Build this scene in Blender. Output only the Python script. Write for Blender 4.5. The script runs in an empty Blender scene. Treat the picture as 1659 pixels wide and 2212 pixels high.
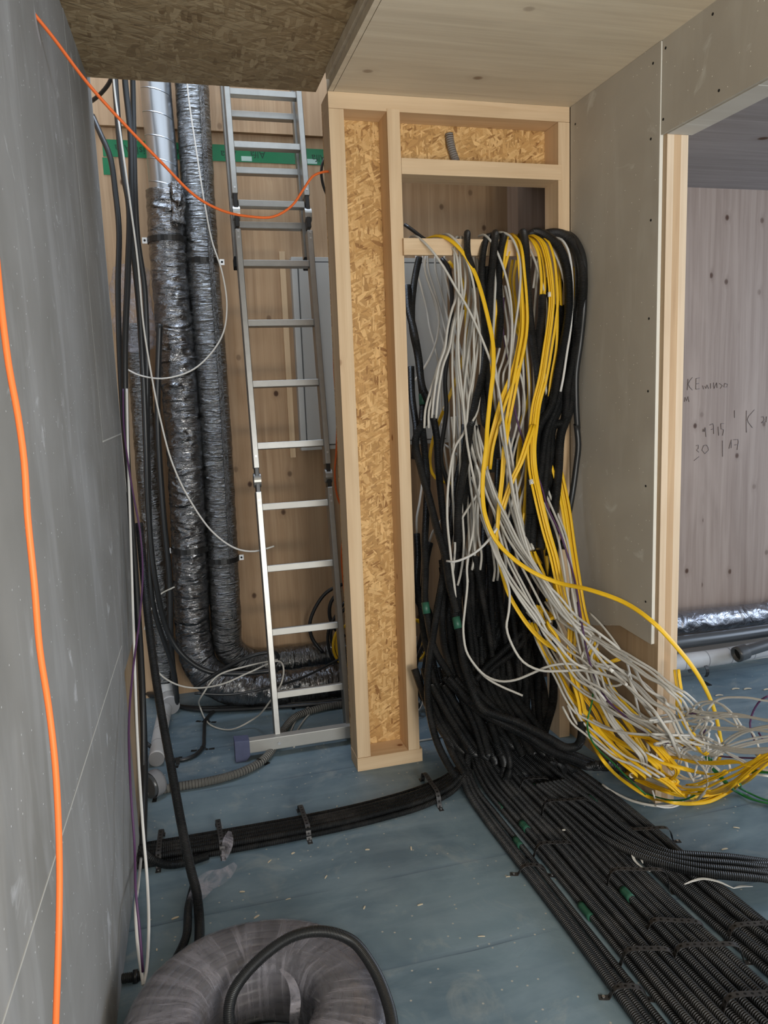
import bpy, bmesh, math, random
from mathutils import Vector, Matrix, noise
from math import pi, sin, cos

# ------------------------------------------------------------------ camera, light, exposure
C = bpy.context.scene.collection
scene = bpy.context.scene
cd = bpy.data.cameras.new('camera'); cam = bpy.data.objects.new('camera', cd); C.objects.link(cam)
cd.sensor_fit = 'HORIZONTAL'; cd.sensor_width = 36.0; cd.lens = 36.0 * 1660 / 1659; cd.clip_start = 0.02
A_, B_, G_ = math.radians(15.09911), math.radians(-8.79229), math.radians(-2.140594)
fw = Vector((sin(A_)*cos(B_), cos(A_)*cos(B_), sin(B_)))
r0 = Vector((cos(A_), -sin(A_), 0)); u0 = r0.cross(fw)
rt = r0*cos(G_) + u0*sin(G_); up = -r0*sin(G_) + u0*cos(G_)
cam.matrix_world = Matrix(((rt.x, up.x, -fw.x, 0), (rt.y, up.y, -fw.y, 0), (rt.z, up.z, -fw.z, 1.5), (0, 0, 0, 1)))
scene.camera = cam

vs = scene.view_settings
vs.view_transform = 'Standard'; vs.look = 'None'; vs.gamma = 1.0; vs.use_curve_mapping = False
vs.exposure = 0.0

world = bpy.data.worlds.new('daylight'); scene.world = world; world.use_nodes = True
bg = world.node_tree.nodes['Background']; bg.inputs[0].default_value = (0.80, 0.90, 1.0, 1); bg.inputs[1].default_value = 1.45

def area(name, loc, target, sx, sy, power, col):
    ld = bpy.data.lights.new(name, 'AREA'); ld.shape = 'RECTANGLE'; ld.size = sx; ld.size_y = sy
    ld.energy = power; ld.color = col
    o = bpy.data.objects.new(name, ld); C.objects.link(o); o.location = loc
    o.rotation_euler = (Vector(target)-Vector(loc)).to_track_quat('-Z', 'Y').to_euler()
    return o
area('window_light_rear', (1.1, -2.6, 1.6), (0.9, 2.5, 1.0), 1.8, 1.5, 88, (0.86, 0.93, 1.0))
area('window_light_side_room', (4.9, 1.6, 1.5), (1.8, 2.6, 0.9), 1.6, 1.6, 52, (0.66, 0.79, 1.0))
area('skylight_over_shaft', (0.25, 3.45, 4.3), (0.25, 3.6, 0.0), 1.2, 0.7, 34, (0.66, 0.79, 1.0))
area('warm_fill_light', (0.7, -0.6, 1.0), (1.0, 2.0, 2.3), 0.5, 0.3, 24, (1.0, 0.86, 0.66))  # added warm fill behind the camera, no visible source; brightens ceiling and upper boards
fl = bpy.data.lights.new('phone_flash', 'SPOT'); fl.energy = 23; fl.color = (1.0, 0.93, 0.82); fl.shadow_soft_size = 0.022
fl.spot_size = math.radians(100); fl.spot_blend = 0.8
flo = bpy.data.objects.new('phone_flash', fl); C.objects.link(flo); flo.location = (-0.05, 0.02, 1.47)
flo.rotation_euler = fw.to_track_quat('-Z', 'Y').to_euler()

# ------------------------------------------------------------------ node material helpers
class NM:
    def __init__(s, name, rough=0.7, metal=0.0, spec=0.3):
        s.m = bpy.data.materials.new(name); s.m.use_nodes = True; s.t = s.m.node_tree
        s.b = s.t.nodes['Principled BSDF']; s.b.inputs['Roughness'].default_value = rough
        s.b.inputs['Metallic'].default_value = metal
        s.b.inputs['Specular IOR Level'].default_value = spec
        s._oc = None; s._uv = None
    def n(s, typ, **kw):
        nd = s.t.nodes.new(typ)
        for k, v in kw.items(): setattr(nd, k, v)
        return nd
    def l(s, a, b): s.t.links.new(a, b)
    def put(s, sock, v):
        if isinstance(v, bpy.types.NodeSocket): s.l(v, sock)
        else: sock.default_value = v
    @property
    def oc(s):
        if s._oc is None: s._oc = s.n('ShaderNodeTexCoord').outputs['Object']
        return s._oc
    @property
    def uv(s):
        if s._uv is None: s._uv = s.n('ShaderNodeTexCoord').outputs['UV']
        return s._uv
    def mapp(s, v, scale=(1, 1, 1), rot=(0, 0, 0), loc=(0, 0, 0)):
        m = s.n('ShaderNodeMapping'); s.l(v, m.inputs[0])
        m.inputs['Scale'].default_value = scale; m.inputs['Rotation'].default_value = rot; m.inputs['Location'].default_value = loc
        return m.outputs[0]
    def noise(s, v, scale=1.0, det=3.0, rough=0.5, dist=0.0):
        m = s.n('ShaderNodeTexNoise'); s.l(v, m.inputs['Vector'])
        m.inputs['Scale'].default_value = scale; m.inputs['Detail'].default_value = det
        m.inputs['Roughness'].default_value = rough; m.inputs['Distortion'].default_value = dist
        return m.outputs['Fac']
    def vor(s, v, scale=1.0, feature='F1', rand=1.0):
        m = s.n('ShaderNodeTexVoronoi', feature=feature, voronoi_dimensions='2D'); s.l(v, m.inputs['Vector'])
        m.inputs['Scale'].default_value = scale; m.inputs['Randomness'].default_value = rand
        return m
    def ramp(s, f, stops):
        r = s.n('ShaderNodeValToRGB'); s.l(f, r.inputs[0]); e = r.color_ramp.elements
        while len(e) < len(stops): e.new(0.5)
        for el, (p, c) in zip(e, stops):
            el.position = p; el.color = (c, c, c, 1) if isinstance(c, (int, float)) else (*c, 1)
        return r.outputs[0]
    def math(s, op, a, b=0.0, c=0.0):
        m = s.n('ShaderNodeMath', operation=op)
        s.put(m.inputs[0], a); s.put(m.inputs[1], b); s.put(m.inputs[2], c)
        return m.outputs[0]
    def mix(s, f, a, b, mode='MIX'):
        m = s.n('ShaderNodeMix', data_type='RGBA', blend_type=mode)
        s.put(m.inputs[0], f)
        for sock, v in ((m.inputs[6], a), (m.inputs[7], b)):
            s.put(sock, v if isinstance(v, bpy.types.NodeSocket) else (*v, 1))
        return m.outputs[2]
    def sep(s, v):
        m = s.n('ShaderNodeSeparateXYZ'); s.l(v, m.inputs[0]); return m.outputs
    def comb(s, x, y, z):
        m = s.n('ShaderNodeCombineXYZ')
        for i, v in enumerate((x, y, z)): s.put(m.inputs[i], v)
        return m.outputs[0]
    def col(s, v): s.put(s.b.inputs['Base Color'], v if isinstance(v, bpy.types.NodeSocket) else (*v, 1))
    def bump(s, h, strength=0.3, dist=0.01, prev=None):
        b = s.n('ShaderNodeBump'); b.inputs['Strength'].default_value = strength; b.inputs['Distance'].default_value = dist
        s.l(h, b.inputs['Height'])
        if prev is not None: s.l(prev, b.inputs['Normal'])
        s.l(b.outputs[0], s.b.inputs['Normal']); return b.outputs[0]

def wood(name, base, dark, grain='z', across='x', plank=0.14, knots=True, rough=0.62, tint=0.16, kscale=3.4, kthr=0.45, knotc=(0.07, 0.030, 0.013), off=0.0):
    k = NM(name, rough)
    X = dict(zip('xyz', k.sep(k.oc))); g = X[grain]; a = X[across]
    third = X[[q for q in 'xyz' if q not in (grain, across)][0]]
    lane = k.math('FLOOR', k.math('DIVIDE', k.math('ADD', a, 10 + off), plank))
    wn = k.n('ShaderNodeTexWhiteNoise', noise_dimensions='1D'); k.put(wn.inputs['W'], lane)
    lr = wn.outputs['Value']
    v = k.comb(k.math('ADD', a, third), k.math('ADD', g, k.math('MULTIPLY', lr, 9.0)), lr)
    # knots first: they push the grain aside
    kv = k.vor(k.mapp(v, (kscale, kscale*0.8, 1)), 1.0)
    kd = kv.outputs['Distance']
    gate = k.math('GREATER_THAN', k.sep(kv.outputs['Color'])[0], kthr)
    near = k.math('MULTIPLY', gate, k.ramp(kd, [(0.0, 1.0), (0.22, 0.0)]))
    vv = k.comb(k.math('ADD', k.math('ADD', a, third), k.math('MULTIPLY', near, 0.012)), g, lr)
    g1 = k.noise(k.mapp(vv, (34, 1.1, 1)), 1.0, 4, 0.62, 0.6)
    g2 = k.noise(k.mapp(vv, (170, 3.0, 1)), 1.0, 2, 0.5)
    g3 = k.noise(k.mapp(vv, (5, 1.6, 1)), 1.0, 2, 0.5, 0.8)
    c = k.mix(k.ramp(g1, [(0.36, 0.0), (0.72, 1.0)]), base, dark)
    c = k.mix(k.math('MULTIPLY', g2, 0.22), c, tuple(x*0.62 for x in dark))
    c = k.mix(k.ramp(g3, [(0.45, 0.0), (0.8, 0.5)]), c, tuple(min(1, x*1.12) for x in base))
    c = k.mix(k.math('MULTIPLY', lr, tint), c, tuple(x*0.55 for x in dark))
    if knots:
        core = k.math('MULTIPLY', gate, k.math('MULTIPLY', k.ramp(kd, [(0.026, 1.0), (0.044, 0.8), (0.066, 0.14), (0.16, 0.0)]), k.math('ADD', 0.35, k.math('MULTIPLY', k.sep(kv.outputs['Color'])[1], 0.75))))
        c = k.mix(core, c, knotc)
    k.col(c)
    k.bump(g1, 0.12, 0.002)
    return k.m

def osb(name, lite, mid, dark, plane='xz', scale=1.0, rough=0.6):
    k = NM(name, rough)
    X = dict(zip('xyz', k.sep(k.oc)))
    v = k.comb(X[plane[0]], X[plane[1]], 0.0)
    c = k.mix(k.noise(v, 22*scale, 4, 0.7), mid, dark)
    h = None
    for i, (ang, sx, sy, thr) in enumerate(((0.3, 95, 20, 0.3), (1.35, 85, 17, 0.4), (2.3, 105, 24, 0.4), (0.9, 60, 13, 0.5), (1.9, 72, 17, 0.5), (2.85, 50, 12, 0.66), (0.05, 130, 26, 0.6), (1.1, 140, 30, 0.6))):
        warp = k.mapp(v, (sx*scale, sy*scale, 1), (0, 0, 0), (i*7.3, i*3.1, 0))
        m = k.n('ShaderNodeVectorRotate', rotation_type='Z_AXIS'); k.l(v, m.inputs['Vector']); m.inputs['Angle'].default_value = ang
        w = k.mapp(m.outputs[0], (sx*scale, sy*scale, 1), (0, 0, 0), (i*7.3, i*3.1, 0))
        vo = k.vor(w, 1.0); cc = k.sep(vo.outputs['Color'])
        on = k.math('MULTIPLY', k.math('GREATER_THAN', cc[0], thr), k.ramp(vo.outputs['Distance'], [(0.44, 1.0), (0.54, 0.0)]))
        shade = k.ramp(cc[1], [(0.0, dark), (0.12, tuple(x*0.8 for x in mid)), (0.45, mid), (0.8, lite), (1.0, tuple(min(1, x*1.15) for x in lite))])
        fine = k.noise(k.mapp(w, (3, 0.6, 1)), 1.0, 2)
        shade = k.mix(k.math('MULTIPLY', fine, 0.28), shade, dark)
        c = k.mix(on, c, shade)
        h = cc[2] if h is None else k.math('ADD', h, k.math('MULTIPLY', on, cc[2]))
    k.col(c); k.bump(h, 0.5, 0.002)
    return k.m

def board(name, base, cloud, scuff, streak=(0, 0), rough=0.85, axes='yz', amt=0.55):
    """gypsum fibre board: soft clouds, trowel scuffs, dust specks"""
    k = NM(name, rough, spec=0.2)
    X = dict(zip('xyz', k.sep(k.oc))); v = k.comb(X[axes[0]], X[axes[1]], 0.0)
    n1 = k.noise(v, 2.2, 4, 0.55, 0.3); n2 = k.noise(k.mapp(v, (9, 1.8, 1)), 1.0, 3, 0.6, 0.5)
    c = k.mix(k.ramp(n1, [(0.35, 0.0), (0.7, 1.0)]), base, cloud)
    c = k.mix(k.math('MULTIPLY', k.ramp(n2, [(0.52, 0.0), (0.75, 1.0)]), amt*0.5), c, scuff)
    n3 = k.noise(v, 7.0, 5, 0.6, 0.9)
    c = k.mix(k.math('MULTIPLY', k.ramp(n3, [(0.64, 0.0), (0.72, 1.0)]), amt), c, scuff)
    sp = k.vor(v, 46.0); m = k.math('MULTIPLY', k.ramp(sp.outputs['Distance'], [(0.05, 1.0), (0.09, 0.0)]), k.math('GREATER_THAN', k.sep(sp.outputs['Color'])[0], 0.93))
    c = k.mix(m, c, tuple(min(1, x*1.4) for x in scuff))
    k.col(c); k.bump(k.noise(v, 300, 2), 0.06, 0.001)
    return k.m

def flat(name, c, rough=0.5, metal=0.0, spec=0.4, var=0.0, vs_=20.0):
    k = NM(name, rough, metal, spec)
    if var: k.col(k.mix(k.math('MULTIPLY', k.noise(k.oc, vs_, 4, 0.6), var), c, tuple(x*0.45 for x in c)))
    else: k.col(c)
    return k.m

def corrug(name, c, pitch=0.0045, strength=0.9, rough=0.3, dusty=0.25, spec=0.5, dust=(0.13, 0.12, 0.11)):
    k = NM(name, rough, spec=spec)
    U = k.sep(k.uv)
    w = k.math('SINE', k.math('MULTIPLY', U[1], 2*pi/pitch))
    k.bump(w, strength, pitch*0.55)
    n = k.noise(k.oc, 9, 4, 0.6)
    k.col(k.mix(k.math('MULTIPLY', k.ramp(n, [(0.45, 0.0), (0.8, 1.0)]), dusty), c, dust))
    return k.m

def foil(name, c, scale=(10, 26), rough=0.27, bs=0.9):
    k = NM(name, rough, 0.92, 0.5)
    U = k.sep(k.uv); v = k.comb(k.math('MULTIPLY', U[0], scale[0]), k.math('MULTIPLY', U[1], scale[1]), 0.0)
    n1 = k.n('ShaderNodeTexNoise'); n1.noise_type = 'RIDGED_MULTIFRACTAL'; k.l(v, n1.inputs['Vector'])
    n1.inputs['Scale'].default_value = 1.0; n1.inputs['Detail'].default_value = 4.0; n1.inputs['Distortion'].default_value = 1.2
    n2 = k.noise(v, 2.6, 4, 0.6, 1.5)
    p = k.bump(n1.outputs['Fac'], bs, 0.035)
    k.bump(n2, bs*0.8, 0.012, p)
    k.col(k.mix(k.noise(k.oc, 14, 3), c, tuple(x*0.6 for x in c)))
    return k.m

M = {}
M['clt_back'] = wood('wood_back_wall', (0.56, 0.385, 0.235), (0.39, 0.24, 0.13), 'z', 'x', 0.205, tint=0.26, kscale=4.6, kthr=0.42)
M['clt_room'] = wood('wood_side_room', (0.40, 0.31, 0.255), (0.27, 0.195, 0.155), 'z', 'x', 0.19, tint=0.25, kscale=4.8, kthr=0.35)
M['clt_ceiling'] = wood('wood_ceiling', (0.88, 0.78, 0.61), (0.72, 0.61, 0.46), 'x', 'y', 0.17, tint=0.2, kscale=4.0, kthr=0.72, knotc=(0.26, 0.17, 0.11))
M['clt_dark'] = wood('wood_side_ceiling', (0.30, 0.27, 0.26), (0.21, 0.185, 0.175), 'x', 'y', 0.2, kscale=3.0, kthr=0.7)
M['stud'] = wood('spruce_stud', (0.80, 0.60, 0.385), (0.66, 0.455, 0.265), 'z', 'x', 0.4, tint=0.05, kscale=5.6, kthr=0.55, knotc=(0.26, 0.11, 0.045))
M['plate'] = wood('spruce_plate', (0.80, 0.60, 0.385), (0.66, 0.455, 0.265), 'x', 'z', 0.4, tint=0.05, kscale=5.6, kthr=0.6, knotc=(0.26, 0.11, 0.045))
M['cltend'] = wood('wood_wall_end', (0.74, 0.585, 0.42), (0.62, 0.45, 0.29), 'z', 'x', 0.9, tint=0.0, kscale=2.0, kthr=0.93, knotc=(0.3, 0.18, 0.1))
M['cltcore'] = wood('wood_wall_end_core', (0.60, 0.41, 0.24), (0.44, 0.27, 0.14), 'z', 'x', 0.9, tint=0.0, kscale=2.0, kthr=0.95)
M['cltside'] = wood('wood_wall_side', (0.58, 0.43, 0.28), (0.43, 0.30, 0.18), 'z', 'y', 0.2, tint=0.3, kscale=4, kthr=0.6)
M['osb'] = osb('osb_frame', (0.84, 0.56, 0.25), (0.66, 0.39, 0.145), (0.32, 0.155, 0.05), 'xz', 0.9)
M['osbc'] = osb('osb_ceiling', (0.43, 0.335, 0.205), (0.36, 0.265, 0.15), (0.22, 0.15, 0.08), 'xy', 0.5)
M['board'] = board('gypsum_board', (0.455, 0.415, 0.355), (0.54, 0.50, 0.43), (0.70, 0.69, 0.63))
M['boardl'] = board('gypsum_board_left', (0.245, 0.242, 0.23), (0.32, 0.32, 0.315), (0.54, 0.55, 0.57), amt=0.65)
M['boardedge'] = flat('cut_board_edge', (0.83, 0.80, 0.72), 0.8, var=0.15)
M['cut'] = flat('cut_line', (0.55, 0.55, 0.52), 0.8)
M['white'] = flat('white_plastic', (0.70, 0.685, 0.65), 0.4)
M['grey'] = flat('grey_pvc', (0.56, 0.535, 0.48), 0.42, var=0.12, vs_=6)
M['yellow'] = flat('yellow_pvc', (0.84, 0.50, 0.015), 0.42, var=0.10, vs_=6)
M['purple'] = flat('purple_pvc', (0.085, 0.035, 0.095), 0.45)
M['green'] = flat('green_pvc', (0.015, 0.15, 0.035), 0.42)
M['orange'] = flat('orange_rubber', (0.86, 0.17, 0.035), 0.5, var=0.06, vs_=30)
M['black'] = flat('black_pvc', (0.018, 0.019, 0.020), 0.36, spec=0.5)
M['blackc'] = corrug('black_corrugated', (0.014, 0.015, 0.016))
M['floorc'] = corrug('black_corrugated_dusty', (0.016, 0.017, 0.018), 0.0062, 1.0, 0.42, 0.55)
M['gcorr'] = corrug('grey_corrugated', (0.17, 0.165, 0.15), 0.012, 0.8, 0.4, 0.5, dust=(0.3, 0.28, 0.24))
M['foil'] = foil('foil_jacket', (0.28, 0.28, 0.285), (3, 20), 0.17, 1.0)
M['foil2'] = foil('foil_jacket_fine', (0.31, 0.31, 0.305), (3.5, 48), 0.2, 1.0)
M['rfoil'] = foil('foil_jacket_room', (0.40, 0.41, 0.45), (3, 8), 0.27, 0.7)
k = NM('spiral_steel', 0.33, 1.0); k.col((0.50, 0.52, 0.55)); U = k.sep(k.uv)
wv = k.math('FRACT', k.math('ADD', k.math('MULTIPLY', U[1], 10.2), k.math('MULTIPLY', U[0], 1.0)))
k.bump(k.ramp(wv, [(0.0, 0.0), (0.03, 1.0), (0.06, 0.0)]), 0.9, 0.004); M['spiral'] = k.m
k = NM('pale_pipe', 0.45); U = k.sep(k.uv)
rg = k.ramp(k.math('FRACT', k.math('MULTIPLY', U[1], 7.3)), [(0.0, 1.0), (0.03, 1.0), (0.05, 0.0)])
k.col(k.mix(rg, k.mix(k.noise(k.oc, 12, 4), (0.60, 0.60, 0.60), (0.45, 0.45, 0.45)), (0.25, 0.25, 0.26))); M['wpipe'] = k.m
M['dpipe'] = flat('dark_drain_pipe', (0.075, 0.08, 0.085), 0.28, spec=0.6, var=0.3)
M['alu'] = flat('aluminium', (0.44, 0.43, 0.405), 0.4, 0.85, var=0.45, vs_=26)
M['alub'] = flat('aluminium_bar', (0.52, 0.51, 0.475), 0.5, 0.55, var=0.35, vs_=18)
M['steel'] = flat('black_steel', (0.05, 0.05, 0.05), 0.35, 0.7)
M['zinc'] = flat('zinc', (0.6, 0.6, 0.6), 0.35, 0.9)
M['blue'] = flat('blue_rubber_foot', (0.11, 0.125, 0.22), 0.7, var=0.5, vs_=40)
M['cab'] = flat('cabinet_paint', (0.60, 0.60, 0.575), 0.45)
M['cabline'] = flat('cabinet_gap', (0.10, 0.10, 0.10), 0.6)
M['dark'] = flat('dark_hole', (0.012, 0.012, 0.012), 0.8)
M['tapeg'] = flat('green_tape', (0.010, 0.20, 0.075), 0.32, var=0.35, vs_=30)
M['tapet'] = flat('tape_print', (0.004, 0.045, 0.02), 0.4)
M['tapew'] = flat('tape_pale', (0.45, 0.62, 0.55), 0.4)
M['sleeve'] = flat('green_tape_sleeve', (0.03, 0.12, 0.075), 0.4, var=0.5, vs_=90)
M['pencil'] = flat('pencil_line', (0.15, 0.13, 0.14), 0.6)
M['tag'] = flat('paper_tag', (0.80, 0.78, 0.72), 0.7)
M['ink'] = flat('tag_ink', (0.02, 0.02, 0.02), 0.6)
M['chip'] = flat('wood_chip', (0.70, 0.60, 0.44), 0.8)
M['tie'] = flat('cable_tie', (0.02, 0.02, 0.02), 0.4)
# perforated strap
k = NM('perforated_strap', 0.45, 0.35); U = k.sep(k.uv)
du = k.math('SUBTRACT', U[0], 0.5); dv = k.math('SUBTRACT', k.math('FRACT', k.math('MULTIPLY', U[1], 55.0)), 0.5)
dd = k.math('ADD', k.math('MULTIPLY', k.math('MULTIPLY', du, du), 1.0), k.math('MULTIPLY', k.math('MULTIPLY', dv, dv), 1.0))
k.col(k.mix(k.math('LESS_THAN', dd, 0.045), k.mix(k.noise(k.oc, 30, 3), (0.035, 0.035, 0.037), (0.085, 0.08, 0.078)), (0.006, 0.006, 0.006))); M['strap'] = k.m
# floor membrane
k = NM('floor_membrane', 0.5, spec=0.4)
v = k.oc
n1 = k.noise(v, 1.7, 5, 0.6, 0.5); n2 = k.noise(k.mapp(v, (3, 11, 1)), 1.0, 4, 0.6, 0.5); n3 = k.noise(v, 5.0, 6, 0.65, 0.8)
c = k.mix(k.ramp(n1, [(0.38, 0.0), (0.62, 1.0)]), (0.115, 0.175, 0.22), (0.20, 0.28, 0.325))
c = k.mix(k.math('MULTIPLY', k.ramp(n2, [(0.42, 0.0), (0.7, 1.0)]), 0.5), c, (0.27, 0.35, 0.40))
c = k.mix(k.math('MULTIPLY', k.ramp(n3, [(0.55, 0.0), (0.78, 1.0)]), 0.6), c, (0.42, 0.44, 0.41))
Y = k.sep(v)[1]
wob = k.math('MULTIPLY', k.math('SUBTRACT', k.noise(v, 2.0, 2), 0.5), 0.03)
sy = k.math('FRACT', k.math('DIVIDE', k.math('ADD', k.math('ADD', Y, wob), 0.10), 0.372))
seam = k.math('MULTIPLY', k.ramp(sy, [(0.0, 1.0), (0.016, 0.5), (0.05, 0.0)]), k.ramp(k.noise(v, 3.1, 3), [(0.40, 0.10), (0.60, 0.8)]))
c = k.mix(seam, c, (0.05, 0.075, 0.11))
sp = k.vor(v, 30.0); ms = k.math('MULTIPLY', k.ramp(sp.outputs['Distance'], [(0.06, 1.0), (0.11, 0.0)]), k.math('GREATER_THAN', k.sep(sp.outputs['Color'])[0], 0.86))
c = k.mix(ms, c, (0.46, 0.45, 0.40))
k.col(c); k.bump(k.math('ADD', k.math('MULTIPLY', n3, 0.6), k.math('MULTIPLY', seam, -0.6)), 0.35, 0.01)
rr = k.ramp(n3, [(0.3, 0.38), (0.7, 0.62)]); k.l(rr, k.b.inputs['Roughness']); M['floor'] = k.m
# stretch film (clear plastic with whitish wrinkles)
def film(name, lo, hi, dens, streak=True):
    k = NM(name, 0.10, spec=0.8); k.col((0.40, 0.385, 0.43))
    U = k.sep(k.uv); vv = k.comb(k.math('MULTIPLY', U[0], 3.0), k.math('MULTIPLY', U[1], dens), 0.0) if streak else k.mapp(k.oc, (14, 14, 14))
    n = k.noise(vv, 1.0 if streak else 1.0, 5, 0.65, 1.4)
    n2 = k.noise(k.oc, 11, 4, 0.6)
    k.bump(k.math('ADD', n, n2), 0.22, 0.010)
    al = k.math('ADD', k.ramp(n, [(0.44, lo), (0.66, hi)]), k.math('MULTIPLY', k.ramp(n2, [(0.5, 0.0), (0.75, 1.0)]), 0.14))
    k.l(al, k.b.inputs['Alpha'])
    return k.m
M['film'] = film('stretch_film', 0.30, 0.62, 44.0)
M['film2'] = film('crumpled_plastic', 0.06, 0.55, 8.0, False)

# ------------------------------------------------------------------ geometry helpers
def link(name, me, mats, parent=None, kind=None, loc=None):
    o = bpy.data.objects.new(name, me); C.objects.link(o)
    for m in (mats if isinstance(mats, (list, tuple)) else [mats]): me.materials.append(M[m] if isinstance(m, str) else m)
    if parent is not None: o.parent = parent
    if kind: o['kind'] = kind
    return o
def thing(name, label, cat, loc=(0, 0, 0), group=None):
    o = bpy.data.objects.new(name, None); C.objects.link(o); o.location = loc
    o.empty_display_size = 0.05
    o['label'] = label; o['category'] = cat
    if group: o['group'] = group
    return o
def tag(o, label, cat, group=None):
    o['label'] = label; o['category'] = cat
    if group: o['group'] = group
    return o
def shift(me, parent):
    if parent is not None:
        p = parent; off = Vector((0, 0, 0))
        while p is not None: off += Vector(p.location); p = p.parent
        me.transform(Matrix.Translation(-off))
def add_box(bm, lo, hi):
    vs_ = [bm.verts.new((x, y, z)) for x in (lo[0], hi[0]) for y in (lo[1], hi[1]) for z in (lo[2], hi[2])]
    for f in ((0, 1, 3, 2), (4, 6, 7, 5), (0, 4, 5, 1), (2, 3, 7, 6), (0, 2, 6, 4), (1, 5, 7, 3)):
        bm.faces.new([vs_[i] for i in f])
def finish(bm, name, mats, parent=None, kind=None, bevel=0.0, smooth=False):
    bmesh.ops.recalc_face_normals(bm, faces=bm.faces)
    if bevel: bmesh.ops.bevel(bm, geom=list(bm.edges), offset=bevel, segments=2, affect='EDGES', profile=0.7)
    me = bpy.data.meshes.new(name); bm.to_mesh(me); bm.free()
    if smooth: me.polygons.foreach_set('use_smooth', [True]*len(me.polygons))
    shift(me, parent)
    return link(name, me, mats, parent, kind)
def box(name, lo, hi, mats, parent=None, kind=None, bevel=0.0):
    bm = bmesh.new(); add_box(bm, lo, hi); return finish(bm, name, mats, parent, kind, bevel)
def boxes(name, lst, mats, parent=None, kind=None, bevel=0.0):
    bm = bmesh.new()
    for lo, hi in lst: add_box(bm, lo, hi)
    return finish(bm, name, mats, parent, kind, bevel)

def spline(pts, step):
    P = [Vector(p) for p in pts]
    if len(P) == 2:
        n = max(2, int((P[1]-P[0]).length/step)); return [P[0].lerp(P[1], i/n) for i in range(n+1)]
    Q = [P[0]*2-P[1]] + P + [P[-1]*2-P[-2]]
    out = []
    for i in range(1, len(Q)-2):
        p0, p1, p2, p3 = Q[i-1], Q[i], Q[i+1], Q[i+2]
        d1 = max(1e-4, (p1-p0).length**0.5); d2 = max(1e-4, (p2-p1).length**0.5); d3 = max(1e-4, (p3-p2).length**0.5)
        m1 = (p1-p0)/d1 - (p2-p0)/(d1+d2) + (p2-p1)/d2
        m2 = (p2-p1)/d2 - (p3-p1)/(d2+d3) + (p3-p2)/d3
        m1 *= d2; m2 *= d2
        n = max(1, int(round((p2-p1).length/step)))
        for j in range(n):
            t = j/n; t2 = t*t; t3 = t2*t
            out.append(p1*(2*t3-3*t2+1) + m1*(t3-2*t2+t) + p2*(-2*t3+3*t2) + m2*(t3-t2))
    out.append(P[-1].copy()); return out

ROUND = [(cos(2*pi*i/10), sin(2*pi*i/10)) for i in range(10)]
ROUND16 = [(cos(2*pi*i/16), sin(2*pi*i/16)) for i in range(16)]
def duplex():
    o = []
    for i in range(7): a = -pi/2+0.35 + (pi-0.7)*i/6; o.append((1.0+1.06*cos(a), 1.06*sin(a)))
    for i in range(7): a = pi/2+0.35 + (pi-0.7)*i/6; o.append((-1.0+1.06*cos(a), 1.06*sin(a)))
    return o
DUP = duplex()
def tube_mesh(name, pts, r, prof=ROUND, step=0.02, rad=None, flat_=False, cap=True, path=None, zmin=None):
    S = path or spline(pts, step)
    if zmin is not None:
        for p in S: p.z = max(p.z, zmin)
    n = len(S); bm = bmesh.new(); uvl = bm.loops.layers.uv.new('UVMap')
    T = [(S[min(i+1, n-1)]-S[max(i-1, 0)]).normalized() for i in range(n)]
    ref = Vector((0, 1, 0)) if abs(T[0].y) < 0.9 else Vector((0, 0, 1))
    side = T[0].cross(ref).normalized(); rings = []; L = [0.0]
    for i in range(1, n): L.append(L[-1]+(S[i]-S[i-1]).length)
    for i in range(n):
        if flat_:
            d = Vector((0, 0.8, -0.55)); s2 = T[i].cross(d)
            if s2.length > 0.15:
                s2.normalize(); side = (side*0.6 + (s2 if s2.dot(side) > 0 else -s2)*0.4)
        side = (side - T[i]*side.dot(T[i])).normalized(); nor = T[i].cross(side)
        ring = []
        for j, (a, b) in enumerate(prof):
            k_ = rad(i/(n-1), j/len(prof), L[i]) if rad else 1.0
            ring.append(bm.verts.new(S[i] + (side*a + nor*b)*r*k_))
        rings.append(ring)
    m = len(prof)
    for i in range(n-1):
        for j in range(m):
            f = bm.faces.new((rings[i][j], rings[i][(j+1) % m], rings[i+1][(j+1) % m], rings[i+1][j])); f.smooth = True
            for lp, (uu, vv) in zip(f.loops, ((j/m, L[i]), ((j+1)/m, L[i]), ((j+1)/m, L[i+1]), (j/m, L[i+1]))): lp[uvl].uv = (uu, vv)
    if cap:
        for rg in (rings[0][::-1], rings[-1]): bm.faces.new(rg)
    me = bpy.data.meshes.new(name); bm.to_mesh(me); bm.free(); return me
def tube(name, pts, r, mat, parent=None, **kw):
    me = tube_mesh(name, pts, r, **kw); shift(me, parent); return link(name, me, mat, parent)

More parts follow.
